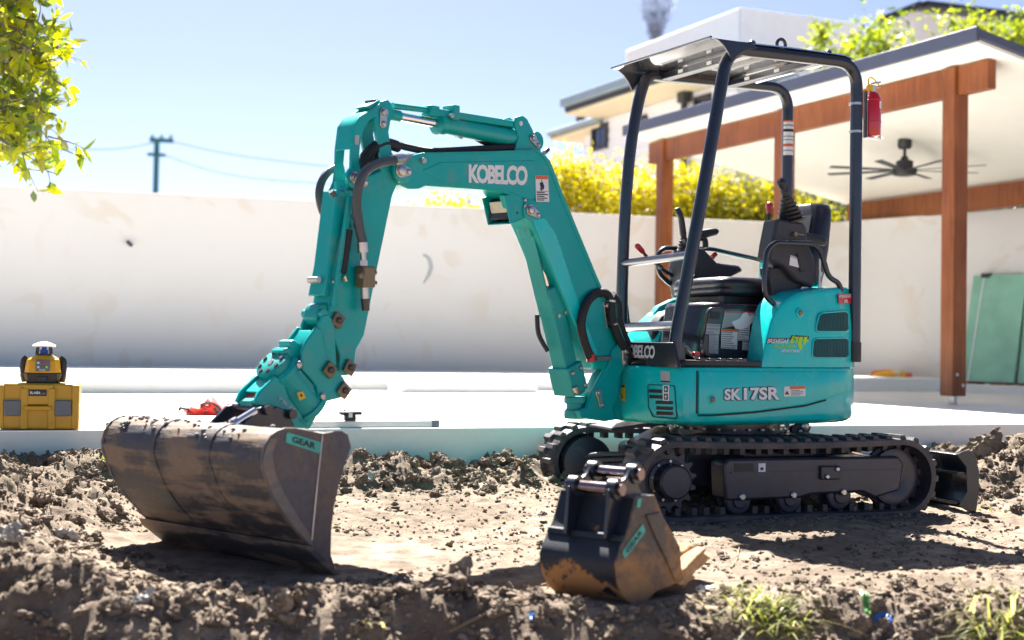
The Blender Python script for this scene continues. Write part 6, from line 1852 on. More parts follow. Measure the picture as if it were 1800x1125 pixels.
# bolted cutting blade
bl = BF.poly([(534, 958), (548, 962), (600, 1012), (592, 1016), (570, 998), (540, 972)], SR)
mb = MB(); mb.prism(BF, bl, SL - 0.02, SR + 0.012); mb.build('cutting_edge', MT['mudshell'], mbk, 0.003)
q4 = [(503.5, 759.5), (565.5, 778), (562.5, 798), (501, 777.5)]
se = surf_plane(BF, SR + .0005)
MT['gearmud'] = MT['gearsticker']
o = poly_patch('maker_sticker', [tuple(p) for p in rounded(q4, 4, 3)], se, MT['gearsticker'], mbk, 0.0025)
o = lettering('sticker_lettering', 'GEAR', sub_quad(q4, .17, .83, .22, .80), se, MT['ink'], mbk, bold=0.03, lift=0.0042)
# ears and pins
for s in (-0.10, 0.085):
    plate('bucket_ear', [(422, 750), (440, 732), (452, 718), (464, 714), (474, 722), (486, 714), (500, 720), (512, 738), (522, 754), (500, 764), (430, 762)], s, s + 0.016, navy, mbk, 0.004, ref=0.10)
for (x, y, r) in ((438, 719, 0.018), (480, 726, 0.018)):
    mb = MB(); mb.cyl(BF.at(x, y, 0) - BF.s * .12, BF.at(x, y, 0) + BF.s * .12, r, 16); mb.build('bucket_pin', MT['plum'], mbk)
mb = MB(); mb.cyl(BF.at(412, 744, .09), BF.at(448, 722, .09), 0.014, 10); mb.cyl(BF.at(408, 746, .09), BF.at(416, 741, .09), 0.02, 10); mb.build('safety_pin', MT['chrome'], mbk)
# soil crust dried on the top of the shell
rc = np.random.default_rng(9); mb = MB()
top_i = [i for i, (u, z) in enumerate(sk) if z > max(p[1] for p in sk) - 0.05]
for k in range(80):
    i = top_i[int(rc.integers(len(top_i)))]; u, z = sk[i]; s = SL + 0.03 + (SR - SL - 0.06) * rc.beta(0.9, 1.5); r_ = rc.uniform(.004, .013)
    p = BF.W(u, s, z - 0.004); mb.lathe(p, V((rc.normal() * .3, rc.normal() * .3, 1)), [(-.003, r_ * .9), (0, r_), (r_ * .5, r_ * .75), (r_ * .8, r_ * .3)], 7)
tag(mb.build('soil_crust', MT['mudplate'], mbk, smooth=False), kind='stuff')
# ================================================================ fire extinguisher on the rear canopy post
xp = HF.W(RU - 0.0, 0.40, 0)
FEs = Frame((xp.x, xp.y), (HF.f.x, HF.f.y), (HF.s.x, HF.s.y))
fu = -0.088
zb = HF.at(1530, 242, 0.40).z; zt_ = HF.at(1530, 163, 0.40).z
c = FEs.W(fu, 0.02, zb)
fe = thing('fire_extinguisher', c, 'small red fire extinguisher strapped to the rear canopy post', 'extinguisher')
H = zt_ - zb
mb = MB(); mb.lathe(c, (0, 0, 1), [(0, .030), (.006, .040), (.012, .042), (H - .035, .042), (H - .012, .032), (H, .016), (H + .01, .014)], 28); mb.build('cylinder', MT['redtank'], fe)
mb = MB(); mb.lathe(c + V((0, 0, H)), (0, 0, 1), [(0, .016), (.03, .018), (.034, .012)], 16); mb.build('valve', MT['steel'], fe)
mb = MB(); mb.bar(c + V((0, 0, H + .04)) - HF.f * -.02, c + V((0, 0, H + .055)) - HF.f * .05, HF.s, 0.018, 0.010); mb.bar(c + V((0, 0, H + .022)) + HF.f * .01, c + V((0, 0, H + .03)) - HF.f * .05, HF.s, 0.014, 0.008); mb.build('handle', MT['steel'], fe, 0.003)
mb = MB(); mb.cyl(c + V((0, 0, H + .018)) + HF.f * .012, c + V((0, 0, H + .018)) + HF.f * .03, 0.017, 14); mb.build('gauge', MT['yellowst'], fe)
mb = MB(); mb.tube([c + V((0, 0, H + .02)) + HF.f * .02, c + V((0, 0, H + .06)) + HF.f * .03, c + V((0, 0, H + .07)), c + V((0, 0, H + .03)) - HF.f * .05], 0.004, 6, smooth=5); mb.build('pull_tag', MT['yellowst'], fe)
vs = []; n = 8
def wrap(name, z0, z1, a0, a1, mat, r=0.0428):
    vs = []
    for z in (z0, z1):
        for k in range(n + 1):
            a = a0 + (a1 - a0) * k / n; vs.append(c + HF.f * (-math.sin(a) * r) + HF.s * (math.cos(a) * r) + V((0, 0, z)))
    mb = MB(); mb.add(vs, [[k, k + 1, n + 2 + k, n + 1 + k] for k in range(n)]); return mb.build(name, mat, fe, clean=False)
wrap('label', H * .62, H * .78, 0.2, 1.0, MT['sticker'])
wrap('label', H * .22, H * .5, 0.5, 1.2, MT['redtank'], .0426)
mb = MB()
mb.tube([c + V((0, 0, -.004)) - HF.f * .046 + HF.s * .03, c + V((0, 0, -.004)) - HF.f * .046 - HF.s * .03], 0.003, 6)
mb.bar(c + HF.f * .046 + V((0, 0, -.005)), c + HF.f * .046 + V((0, 0, H)), HF.s, 0.03, 0.003); mb.bar(c + V((0, 0, -.006)) + HF.f * .046, c + V((0, 0, -.006)) - HF.f * .046, HF.s, 0.03, 0.003)
mb.bar(c - HF.f * .046 + V((0, 0, -.006)), c - HF.f * .046 + V((0, 0, .02)), HF.s, 0.02, 0.003)
mb.build('wire_bracket', MT['steel'], fe)
for z in (0.33, 0.80):
    mb = MB(); pts = [c + V((0, 0, H * z)) + (HF.f * math.cos(a) + HF.s * math.sin(a)) * 0.0435 for a in np.linspace(0, 2 * math.pi, 25)]
    mb.tube(pts, 0.0025, 6, cap=False); mb.build('strap', MT['redtank'], fe)

# ================================================================ digging bucket on the ground
phi = deg(50)
B0 = atZ(1112, 1062, 0.0)
DB = Frame((B0.x, B0.y), (math.cos(phi), math.sin(phi)), (math.sin(phi), -math.cos(phi)))
dbk = thing('digging_bucket', (B0.x, B0.y, 0.0), 'black trenching bucket smeared with orange clay lying in the foreground', 'bucket')
DW = 0.30
SP = [(1119, 872), (1151, 870), (1158, 888), (1167, 910), (1196, 962), (1200, 1022), (1154, 1040), (1130, 1064), (1112, 1065), (1097, 1050), (1086, 1025), (1082, 990), (1093, 958), (1105, 930)]
sp_ = DB.poly(SP, 0.0)
mb = MB(); mb.prism(DB, sp_, -0.010, 0.0); mb.build('side_plate', MT['digplate'], dbk, 0.003)
mb = MB(); mb.prism(DB, sp_, -DW, -DW + 0.010); mb.build('side_plate', MT['digplate'], dbk, 0.003)
SKd = [(1199, 1024), (1154, 1041), (1130, 1064), (1112, 1066), (1097, 1051), (1085, 1025), (1080, 990), (1092, 957), (1104, 930), (1118, 873)]
sk = DB.poly(SKd, 0.0); sk3 = spline([V((u, 0, z)) for u, z in sk], 4); sk = [(p.x, p.z) for p in sk3]
cu = sum(p[0] for p in sp_) / len(sp_); cz = sum(p[1] for p in sp_) / len(sp_)
outer = []; inner = []
for (u, z) in sk:
    du, dz_ = u - cu, z - cz; L = math.hypot(du, dz_) + 1e-6
    outer.append((u - du / L * .002, z - dz_ / L * .002)); inner.append((u - du / L * .014, z - dz_ / L * .014))
mb = MB(); mb.prism(DB, outer + inner[::-1], -DW + 0.006, -0.006); mb.build('bucket_shell', MT['digshell'], dbk, 0.002, angle=45)
# crease strip across the back
mb = MB(); p = DB.px(1097, 948, 0); mb.prism(DB, [(p[0] - .012, p[1] - .006), (p[0] + .006, p[1] - .012), (p[0] + .012, p[1] + .012), (p[0] - .006, p[1] + .012)], -DW + .004, -0.004); mb.build('back_crease', MT['digshell'], dbk, 0.003)
# raised side wear plate
mb = MB(); mb.prism(DB, DB.poly([(1134, 905), (1158, 900), (1192, 960), (1195, 1018), (1184, 1020), (1170, 985), (1148, 940)], 0.0), -0.001, 0.008); mb.build('side_cutter', MT['digplate'], dbk, 0.003)
# ears: read on their own planes
def ear(s):
    ER = [(1119, 930), (1108, 890), (1077, 872), (1070, 858), (1076, 848), (1088, 849), (1100, 838), (1105, 826), (1115, 821), (1125, 827), (1126, 840), (1119, 852), (1128, 872), (1150, 874)]
    dx = s * 0.0
    base = DB.poly(ER, -0.05)
    mb = MB(); mb.prism(DB, base, s - 0.008, s + 0.008); o = mb.build('bucket_ear', MT['navy'], dbk, 0.004)
    for (x, y, r) in ((1081, 860, .032), (1114, 833, .032)):
        u, z = DB.px(x, y, -0.05); mb = MB(); mb.lathe(DB.W(u, s - .016, z), DB.s, [(0, r), (.032, r)], 20); mb.build('ear_boss', MT['navy'], o)
    # gusset down the back
    g = DB.poly([(1069, 860), (1104, 872), (1104, 890), (1070, 950), (1062, 946)], -0.05)
    mb = MB(); mb.prism(DB, g, s - 0.006, s + 0.006); mb.build('gusset', MT['navy'], o, 0.002)
for s in (-0.205, -0.05): ear(s)
MT['rustpin'] = pmat('worn_pin_steel', (0.24, 0.19, 0.20), 0.16, 1.0, var=0.2)
for (x, y) in ((1081, 860), (1114, 833)):
    u, z = DB.px(x, y, -0.05); mb = MB(); mb.cyl(DB.W(u, -0.235, z), DB.W(u, -0.02, z), 0.019, 18); mb.build('cross_pin', MT['rustpin'], dbk)
# top plate closing the back between the ears
mb = MB(); mb.prism(DB, DB.poly([(1116, 874), (1151, 870), (1152, 876), (1118, 882)], 0), -DW + .004, -0.004); mb.build('top_plate', MT['navy'], dbk, 0.003)
# lip and teeth
lip = DB.poly([(1190, 1024), (1200, 1018), (1222, 1012), (1222, 1018), (1196, 1030)], 0)
mb = MB(); mb.prism(DB, lip, -DW, 0.0); mb.build('lip', MT['clay'], dbk, 0.003)
ul, zl0 = DB.px(1212, 1016, 0.0)
for k, s in enumerate((-0.03, -0.15, -0.27)):
    vs = []
    for (du, w, h0, h1) in ((-0.03, .030, -.030, .030), (0.05, .028, -.024, .024), (0.12, .018, -.006, .006)):
        up = 0.55 * (du + .03)
        vs += [DB.W(ul + du, s - w, zl0 + h0 + up), DB.W(ul + du, s + w, zl0 + h0 + up), DB.W(ul + du, s + w, zl0 + h1 + up), DB.W(ul + du, s - w, zl0 + h1 + up)]
    mb = MB(); mb.loft([vs[0:4], vs[4:8], vs[8:12]]); mb.build('tooth', MT['clay'], dbk, 0.006)
# clay block stuck at the lip
mb = MB()
blk = [DB.at(x, y, -0.06) for x, y in ((1205, 1010), (1204, 972), (1218, 955), (1252, 980), (1240, 994), (1228, 1004))]
mb.add(blk + [p - DB.s * 0.09 for p in blk], [list(range(6)), list(range(11, 5, -1))] + [[i, (i + 1) % 6, 6 + (i + 1) % 6, 6 + i] for i in range(6)])
mb.build('clay_lump', MT['clay'], dbk, 0.012)
q4 = [(1094, 964), (1127, 919), (1132, 934), (1097, 983)]
q4 = [(1092, 970), (1129, 920), (1134, 934), (1097, 983)]
sd = surf_plane(DB, 0.0005)
# text runs upwards along the slanted sticker
poly_patch('maker_sticker', rounded(q4, 4, 3), sd, MT['gearsticker'], dbk, 0.0025)
lettering('sticker_lettering', 'GEAR', sub_quad(q4, .14, .86, .22, .80), sd, MT['ink'], dbk, bold=0.02, lift=0.0042)
poly_patch('sticker_scrap', [(1120, 877), (1127, 876), (1124, 892), (1118, 892)], sd, MT['gearsticker'], dbk, 0.0025)

# ================================================================ laser level on its case (left end of the patio)
MT['caseyellow'] = pmat('mustard_plastic', (0.55, 0.29, 0.015), 0.45, var=0.06, bump=0.08, bscale=200)
MT['laseryellow'] = pmat('amber_plastic', (0.75, 0.36, 0.006), 0.35, var=0.05)
MT['casegrey'] = pmat('grey_latch_plastic', (0.13, 0.14, 0.16), 0.5, var=0.08)
yD = slab_dist  # patio edge distance
cb = atZ(66, 756, SLAB_Z)
# keep the case just behind the slab edge
if slab_dist(cb.x, cb.y) > -0.02:
    cb = cb + V((0, 0.05 + slab_dist(cb.x, cb.y), 0))
ang = math.atan2(cb.y, cb.x) - math.pi / 2
LFm = Frame((cb.x, cb.y), (math.cos(ang * .6), math.sin(ang * .6)), (-math.sin(ang * .6), math.cos(ang * .6)))   # f right, s back
sc1 = cb.y / FPX                                   # metres per photo pixel there
cs = thing('tool_case', (cb.x, cb.y, SLAB_Z), 'mustard yellow plastic carrying case on the patio edge', 'case')
W2 = 66 * sc1; HC = 82 * sc1; DC = 0.20
def cbox(name, x0, x1, s0, s1, z0, z1, mat, bevel, parent, fr=LFm):
    mb = MB(); mb.box(fr, x0, x1, s0, s1, SLAB_Z + z0, SLAB_Z + z1); return mb.build(name, mat, parent, bevel, seg=3)
cbox('lower_shell', -W2, W2, 0, DC, 0.004, HC * .50, MT['caseyellow'], 0.014, cs)
cbox('lid', -W2 * .995, W2 * .995, 0.003, DC - .003, HC * .51, HC, MT['caseyellow'], 0.014, cs)
for x in (-1, 1):
    cbox('corner_rib', x * W2 * .95 - .018, x * W2 * .95 + .018, -0.006, 0.05, 0.006, HC * .97, MT['caseyellow'], 0.008, cs)
    a = x * W2 * .64
    cbox('latch', a - .038, a + .038, -0.018, 0.004, HC * .30, HC * .64, MT['casegrey'], 0.006, cs)
    cbox('latch_mount', x * W2 * .35 - .018, x * W2 * .35 + .018, -0.010, 0.006, HC * .02, HC * .9, MT['caseyellow'], 0.006, cs)
cbox('handle', -W2 * .36, W2 * .36, -0.022, -0.004, HC * .42, HC * .52, MT['caseyellow'], 0.007, cs)
cbox('front_panel', -W2 * .38, W2 * .38, -0.006, 0.004, HC * .55, HC * .97, MT['caseyellow'], 0.004, cs)
sfl = lambda x, y: (LFm.at(x, y, -0.0065), -LFm.s)
cc = lambda fx, fz: LFm.W(fx, -0.0068, SLAB_Z + fz)
def label_plate(x0, x1, z0, z1, mat, parent, off):
    mb = MB(); mb.add([LFm.W(x0, off, z0), LFm.W(x1, off, z0), LFm.W(x1, off, z1), LFm.W(x0, off, z1)], [[0, 1, 2, 3]]); return mb.build('label', mat, parent, clean=False, smooth=False)
def fr_text(body, x0, x1, z0, z1, mat, parent, off, bold=.02, fr=None):
    fr = fr or LFm
    vs, fs = text_mesh(body, bold); out = [fr.W(x0 + (x1 - x0) * float(a), off, z0 + (z1 - z0) * float(b)) for a, b in vs]
    mb = MB(); mb.add(out, fs); return mb.build('lettering', mat, parent, clean=False, smooth=False)
label_plate(-W2 * .24, W2 * .22, SLAB_Z + HC * .73, SLAB_Z + HC * .87, MT['ink'], cs, -0.0085)
fr_text('RL-H5A', -W2 * .20, W2 * .06, SLAB_Z + HC * .77, SLAB_Z + HC * .83, MT['sticker'], cs, -0.010, .04)
fr_text('LASER', W2 * .07, W2 * .19, SLAB_Z + HC * .765, SLAB_Z + HC * .80, MT['stickergrey'], cs, -0.010, .0)
# the instrument
zc = SLAB_Z + HC
lv = thing('laser_level', LFm.W(0.01, 0.09, zc), 'yellow and black rotating laser level standing on the yellow case', 'laser level')
LV = Frame((LFm.W(0.012, 0.09, 0).x, LFm.W(0.012, 0.09, 0).y), (LFm.f.x, LFm.f.y), (LFm.s.x, LFm.s.y))
def lbox(name, pts0, pts1, z0, z1, mat, bevel, parent=lv):
    mb = MB(); mb.loft([[LV.W(a, b, zc + z0) for a, b in pts0], [LV.W(a, b, zc + z1) for a, b in pts1]]); return mb.build(name, mat, parent, bevel, seg=3)
def rect(w, d, ch): return [(-w + ch, -d), (w - ch, -d), (w, -d + ch), (w, d - ch), (w - ch, d), (-w + ch, d), (-w, d - ch), (-w, -d + ch)]
u_ = sc1
lbox('base', rect(27 * u_, .06, .015), rect(33 * u_, .068, .02), 0.0, 18 * u_, MT['black'], 0.004)
lbox('body', rect(31 * u_, .066, .02), rect(28 * u_, .058, .02), 18 * u_, 41 * u_, MT['laseryellow'], 0.005)
lbox('shoulder', rect(28 * u_, .058, .02), rect(14 * u_, .04, .015), 41 * u_, 49 * u_, MT['laseryellow'], 0.004)
for x in (-1, 1):
    mb = MB(); path = [LV.W(x * 29 * u_, -0.005, zc + 45 * u_), LV.W(x * 34 * u_, -0.01, zc + 38 * u_), LV.W(x * 34.5 * u_, -0.01, zc + 20 * u_), LV.W(x * 31 * u_, -0.008, zc + 2 * u_)]
    mb.tube(path, 0.016, 10, smooth=5); mb.build('grip', MT['black'], lv)
mb = MB(); mb.box(LV, -11 * u_, 13 * u_, -0.071, -0.055, zc + 21 * u_, zc + 41 * u_); kp = mb.build('keypad', MT['casegrey'], lv, 0.003)
for (a, b, m) in ((-6, 36, 'sticker'), (1, 36, 'red'), (8, 36, 'red'), (-6, 28.5, 'sticker'), (1, 28.5, 'casegrey'), (8, 28.5, 'lime')):
    mb = MB(); mb.cyl(LV.W(a * u_, -0.070, zc + b * u_), LV.W(a * u_, -0.0745, zc + b * u_), 0.0055, 10); mb.build('key', MT[m], kp)
fr_text('RL-H5A', -4 * u_, 6 * u_, zc + 22.3 * u_, zc + 24.8 * u_, MT['sticker'], kp, -0.0725, .04, LV)
mb = MB(); mb.box(LV, -8 * u_, 9 * u_, -0.073, -0.06, zc + 3 * u_, zc + 12 * u_); mb.build('battery_door', MT['charcoal'], lv, 0.003)
lbox('head_base', rect(14 * u_, .04, .012), rect(14 * u_, .04, .012), 49 * u_, 52 * u_, MT['black'], 0.002)
for (a, b) in ((-12, -.03), (12, -.03), (-12, .03), (12, .03)):
    mb = MB(); mb.cyl(LV.W(a * u_, b, zc + 51 * u_), LV.W(a * u_ * .9, b, zc + 64 * u_), 0.005, 8); mb.build('head_post', MT['black'], lv)
mb = MB(); mb.lathe(LV.W(0, 0, zc + 52 * u_), (0, 0, 1), [(0, .02), (7 * u_, .02), (8 * u_, .012), (12 * u_, .012)], 16)
MT['bluelens'] = pmat('blue_lens', (0.01, 0.04, 0.35), 0.1, var=0.1); mb.build('rotor', MT['bluelens'], lv)
mb = MB(); mb.lathe(LV.W(0, 0, zc + 64 * u_), (0, 0, 1), [(0, .052), (.006, .056), (.012, .050), (.022, .025), (.026, .005)], 24); mb.build('head_cap', MT['white'], lv)

# ================================================================ measuring staff and detector lying along the patio
e0 = SF.at(545, 748, 0.10); u0 = (atZ(545, 747, SLAB_Z + .02) - SF.O).dot(SF.f); s0 = 0.16
ps = atZ(792, 746, SLAB_Z + .03); us = (ps - SF.O).dot(SF.f); ss = max(0.06, (ps - SF.O).dot(SF.s))
pe = atZ(190, 749, SLAB_Z + .03); ue = (pe - SF.O).dot(SF.f); se_ = max(0.06, (pe - SF.O).dot(SF.s))
stf = thing('levelling_staff', SF.W(us, ss, SLAB_Z), 'long pale aluminium levelling staff lying along the patio edge', 'staff')
MT['alu'] = pmat('brushed_aluminium', (0.62, 0.62, 0.60), 0.4, 0.6, var=0.06)
A = SF.W(us, ss, SLAB_Z + .018); B = SF.W(ue, se_, SLAB_Z + .018)
mb = MB(); mb.bar(A, along(A, B, .55), V((0, 0, 1)), 0.034, 0.022); mb.build('section', MT['alu'], stf, 0.003)
mb = MB(); mb.bar(along(A, B, .55), B, V((0, 0, 1)), 0.026, 0.016); mb.build('section', MT['alu'], stf, 0.003)
mb = MB(); mb.bar(A - (B - A).normalized() * .012, A + (B - A).normalized() * 0.03, V((0, 0, 1)), 0.042, 0.030); mb.build('foot_cap', MT['casegrey'], stf, 0.004)
for t, L in ((0.945, .010), (.965, .007), (.98, .007), (.995, .006)):
    q = along(A, B, t); mb = MB(); mb.bar(q - (B - A).normalized() * L, q + (B - A).normalized() * L, V((0, 0, 1)), 0.031, 0.020); mb.build('tick_band', MT['ink'], stf)
dp = atZ(638, 748, SLAB_Z + .03); ud_ = (dp - SF.O).dot(SF.f)
tt = (us - ud_) / (us - ue); sd_ = ss + (se_ - ss) * tt
dt = thing('laser_detector', SF.W(ud_, sd_, SLAB_Z + .035), 'small black detector clamp sitting on the levelling staff', 'detector')
mb = MB(); mb.box(SF, ud_ - .03, ud_ + .03, sd_ - .022, sd_ + .022, SLAB_Z + .0365, SLAB_Z + .066); mb.build('clamp', MT['black'], dt, 0.003)
mb = MB(); mb.box(SF, ud_ - .055, ud_ + .06, sd_ - .03, sd_ + .03, SLAB_Z + .067, SLAB_Z + .085); mb.build('receiver', MT['black'], dt, 0.004)
mb = MB(); mb.box(SF, ud_ - .012, ud_ + .008, sd_ - .0315, sd_ - .02, SLAB_Z + .055, SLAB_Z + .080); mb.build('window', MT['sticker'], dt)
mb = MB(); mb.cyl(SF.W(ud_ - .03, sd_, SLAB_Z + .085), SF.W(ud_ - .03, sd_, SLAB_Z + .097), 0.005, 8); mb.build('knob', MT['black'], dt)

# ================================================================ red bag behind the bucket
rbp = atZ(362, 728, SLAB_Z)
bag = thing('red_bag', (rbp.x, rbp.y, SLAB_Z), 'crumpled red cloth bag with black straps behind the wide bucket', 'bag')
MT['redcloth'] = pmat('red_cloth', (0.62, 0.03, 0.02), 0.7, var=0.25, vscale=25, bump=0.6, bscale=40)
mpx = rbp.y / FPX
bm = bmesh.new(); bmesh.ops.create_icosphere(bm, subdivisions=4, radius=1)
for v in bm.verts:
    p = v.co.copy()
    n_ = 0.16 * math.sin(p.x * 7 + p.y * 3) + 0.10 * math.sin(p.y * 9 - p.z * 8) + 0.08 * math.sin(p.x * 15 + p.z * 12)
    t_ = 1 - 0.35 * abs(p.x - 0.15)
    v.co = V((p.x * 40 * mpx, p.y * 0.16 * (1 + n_), max(-0.012, (p.z * (1 + n_)) * 17 * mpx * t_ * (1.25 if p.x > 0 else 0.7) + 0.012)))
me = bpy.data.meshes.new('cloth_body'); bm.to_mesh(me); bm.free()
me.polygons.foreach_set('use_smooth', [True] * len(me.polygons))
o = link_mesh('cloth_body', me, MT['redcloth']); o.location = (rbp.x, rbp.y, SLAB_Z + .012); adopt(o, bag)
for pts, r in (([(315, 722), (318, 717), (328, 719), (345, 724), (370, 717), (386, 727)], .010), ([(312, 728), (316, 733), (326, 731), (336, 726)], .006), ([(352, 712), (368, 708), (384, 716), (392, 730)], .009)):
    mb = MB(); mb.tube([atD(x, y, rbp.y - 0.13) for x, y in pts], r, 6, smooth=5); mb.build('strap', MT['black'], bag)
mb = MB(); mb.tube([atD(x, y, rbp.y - 0.125) for x, y in ((330, 716), (352, 722), (376, 712))], 0.012, 6, smooth=5); mb.build('reflective_band', MT['sticker'], bag)

# ================================================================ things by the right wall
tp = RF.at(1568, 660, 0.32)
PZ = SLAB_Z + 0.09
tool = thing('power_tool', (tp.x, tp.y, PZ), 'orange yellow power tool lying at the foot of the right wall', 'tool')
mpx = tp.y / FPX
T = Frame((tp.x, tp.y), (1, -0.2), (-0.2, -1))
mb = MB(); mb.tube([T.W(-0.20, 0, PZ + .06), T.W(-0.08, 0, PZ + .07), T.W(0.02, 0, PZ + .075), T.W(0.14, 0, PZ + .06)], [0.03, 0.05, 0.066, 0.05], 14, smooth=4); mb.build('motor_body', MT['laseryellow'], tool)
mb = MB(); mb.box(T, -0.02, 0.10, -0.06, 0.06, PZ, PZ + .13); mb.build('gear_case', MT['cream'], tool, 0.03)
mb = MB(); mb.tube(bend([T.W(-0.22, 0, PZ + .02), T.W(-0.22, 0, PZ + .10), T.W(-0.02, 0, PZ + .12)], .03), 0.016, 8); mb.build('handle', MT['orange'], tool)
mb = MB(); mb.box(T, 0.10, 0.22, -0.03, 0.03, PZ + .02, PZ + .10); mb.build('battery', MT['orange'], tool, 0.01)
# green wrapped sheets leaning on the wall
MT['green'] = pmat('green_sheet', (0.24, 0.48, 0.34), 0.35, var=0.18, vscale=3, coat=0.2)
def lean(u0, u1, z1, lab, base_off, cols=None):
    p0 = RF.W(u0, 0, 0)
    t = thing('leaning_sheet', RF.W((u0 + u1) / 2, base_off, PZ), lab, 'sheet', 'green sheets by the right wall')
    mb = MB()
    for o_, nm in ((0, 'sheet'),):
        b0 = RF.W(u0, base_off, PZ + .02); b1 = RF.W(u1, base_off, PZ + .02); t0 = RF.W(u0, 0.06, z1); t1 = RF.W(u1, 0.06, z1)
        nn = (b1 - b0).cross(t0 - b0).normalized() * 0.03
        mb.add([b0, b1, t1, t0, b0 + nn, b1 + nn, t1 + nn, t0 + nn], [[0, 1, 2, 3], [7, 6, 5, 4], [0, 1, 5, 4], [1, 2, 6, 5], [2, 3, 7, 6], [3, 0, 4, 7]])
    mb.build('panel', MT['green'], t, 0.004)
    mb = MB(); q0 = RF.W(u0 + .10, base_off + .035, PZ + .03); q1 = RF.W(u0 + .14, 0.10, z1 - .02); mb.bar(q0, q1, rd, 0.014, 0.006); mb.build('tape_strip', MT['sticker'], t)
    mb = MB(); mb.obox(RF.W(u0 + .16, 0.085, z1), rd, rn, (0, 0, 1), 0.05, 0.035, 0.025); mb.build('corner_guard', MT['black'], t, 0.01)
    for u in (u0 + .15, u1 - .15):
        mb = MB(); mb.box(RF, u - .1, u + .1, base_off - .06, base_off + .08, PZ, PZ + .02); mb.build('timber_chock', MT['wood'], t, 0.003)
us0 = (RF.at(1700, 600, 0.2) - RF.O).dot(RF.f); us1 = (RF.at(1794, 600, 0.2) - RF.O).dot(RF.f)
zt0 = RF.at(1740, 484, 0.1).z
lean(us0, us1, zt0, 'green sheet with white edge tape leaning on the wall behind the big post', 0.30)
lean(us1 + .02, us1 + 1.2, zt0 - .01, 'green sheet leaning on the wall at the right picture edge', 0.26)

# ================================================================ loose soil, stones and plants
def ico(sub):
    bm = bmesh.new(); bmesh.ops.create_icosphere(bm, subdivisions=sub, radius=1)
    co = np.array([v.co[:] for v in bm.verts]); bm.faces.ensure_lookup_table()
    fa = np.array([[v.index for v in f.verts] for f in bm.faces]); bm.free()
    return co, fa
ICO1, ICO2, ICO3 = ico(2), ico(3), ico(4)
def rock_shape(base, rng, rough=0.35):
    co = base.copy()
    for k in range(5):
        d = rng.normal(size=3); d /= np.linalg.norm(d); f = rng.uniform(1.5, 5); ph = rng.uniform(0, 6)
        co = co * (1 + rough * 0.35 * np.sin((base @ d) * f + ph))[:, None]
    # a few flat breaks
    for k in range(6):
        d = rng.normal(size=3); d /= np.linalg.norm(d); h = rng.uniform(0.42, 0.85)
        m = co @ d; co = co - np.clip(m - h, 0, None)[:, None] * d
    co = co + rng.normal(size=co.shape) * 0.045 * rough / 0.35
    co = co * np.array([rng.uniform(0.8, 1.25), rng.uniform(0.75, 1.15), rng.uniform(0.55, 0.9)])
    return co
rngc = np.random.default_rng(23)
SH1 = [rock_shape(ICO1[0], rngc) for _ in range(10)]
SH2 = [rock_shape(ICO2[0], rngc, 0.45) for _ in range(12)]
SH3 = []
for _ in range(14):
    c3 = rock_shape(ICO3[0], rngc, 0.5)
    for k in range(14):
        d3 = rngc.normal(size=3); d3 /= np.linalg.norm(d3); c3 = c3 * (1 + 0.035 * np.sin((c3 @ d3) * rngc.uniform(6, 16) + rngc.uniform(0, 6)))[:, None]
    SH3.append(c3)
def scatter(name, pts, sizes, shapes, faces, mat, rng, sink=0.3):
    n = len(pts); nv = len(shapes[0]); nf = len(faces)
    C = np.empty((n * nv, 3)); Fa = np.empty((n * nf, 3), int)
    for i in range(n):
        s = shapes[rng.integers(len(shapes))]; a = rng.uniform(0, 6.28); ca, sa = math.cos(a), math.sin(a)
        R = np.array([[ca, -sa, 0], [sa, ca, 0], [0, 0, 1]])
        q = (s @ R.T) * sizes[i]
        q[:, 0] += pts[i, 0]; q[:, 1] += pts[i, 1]; q[:, 2] += pts[i, 2] + sizes[i] * (0.6 - sink)
        C[i * nv:(i + 1) * nv] = q; Fa[i * nf:(i + 1) * nf] = faces + i * nv
    o = np_mesh(name, C, Fa, mat, None, smooth=True); o.data.set_sharp_from_angle(angle=math.radians(32)); return o
def clod_mat(name, a, b):
    m, nt, bs, vec = base_mat(name)
    g = nt.nodes.new('ShaderNodeNewGeometry')
    n3 = noise(nt, vec, 60, 6, 0.7)
    c = mixcol(nt, g.outputs['Random Per Island'], a, b)
    c = mixcol(nt, ramp(nt, n3, [(0.4, 0.5), (0.65, 0.0)]), c, tuple(x * 0.55 for x in a))
    nt.links.new(c, bs.inputs['Base Color']); bs.inputs['Roughness'].default_value = 0.95; bs.inputs['Specular IOR Level'].default_value = 0.2
    bn = nt.nodes.new('ShaderNodeBump'); bn.inputs['Strength'].default_value = 0.9; bn.inputs['Distance'].default_value = 0.008
    nt.links.new(n3, bn.inputs['Height']); nt.links.new(bn.outputs[0], bs.inputs['Normal'])
    return m
MT['clod'] = clod_mat('soil_clod', (0.165, 0.127, 0.097), (0.315, 0.255, 0.198))
MT['stone'] = pmat('pale_grey_stone', (0.42, 0.40, 0.37), 0.85, var=0.2, vscale=20, bump=0.5, bscale=60)
def clear_of(x, y):
    """keep loose soil out of the tracks, blade and buckets"""
    d = V((x, y, 0)) - TF.O
    u, s = d.dot(TF.f), d.dot(TF.s)
    if -1.2 < u < 0.9 and (0.41 < abs(s) < 0.675 or u < -0.95): return False
    if slab_dist(x, y) < 0.02: return False
    d = V((x, y, 0)) - DB.O; u, s = d.dot(DB.f), d.dot(DB.s)
    if -0.15 < u < 0.55 and -0.36 < s < 0.06: return False
    d = V((x, y, 0)) - BF.O; u, s = d.dot(BF.f), d.dot(BF.s)
    if 1.55 < u < 2.5 and -0.6 < s < 0.6: return False
    return True
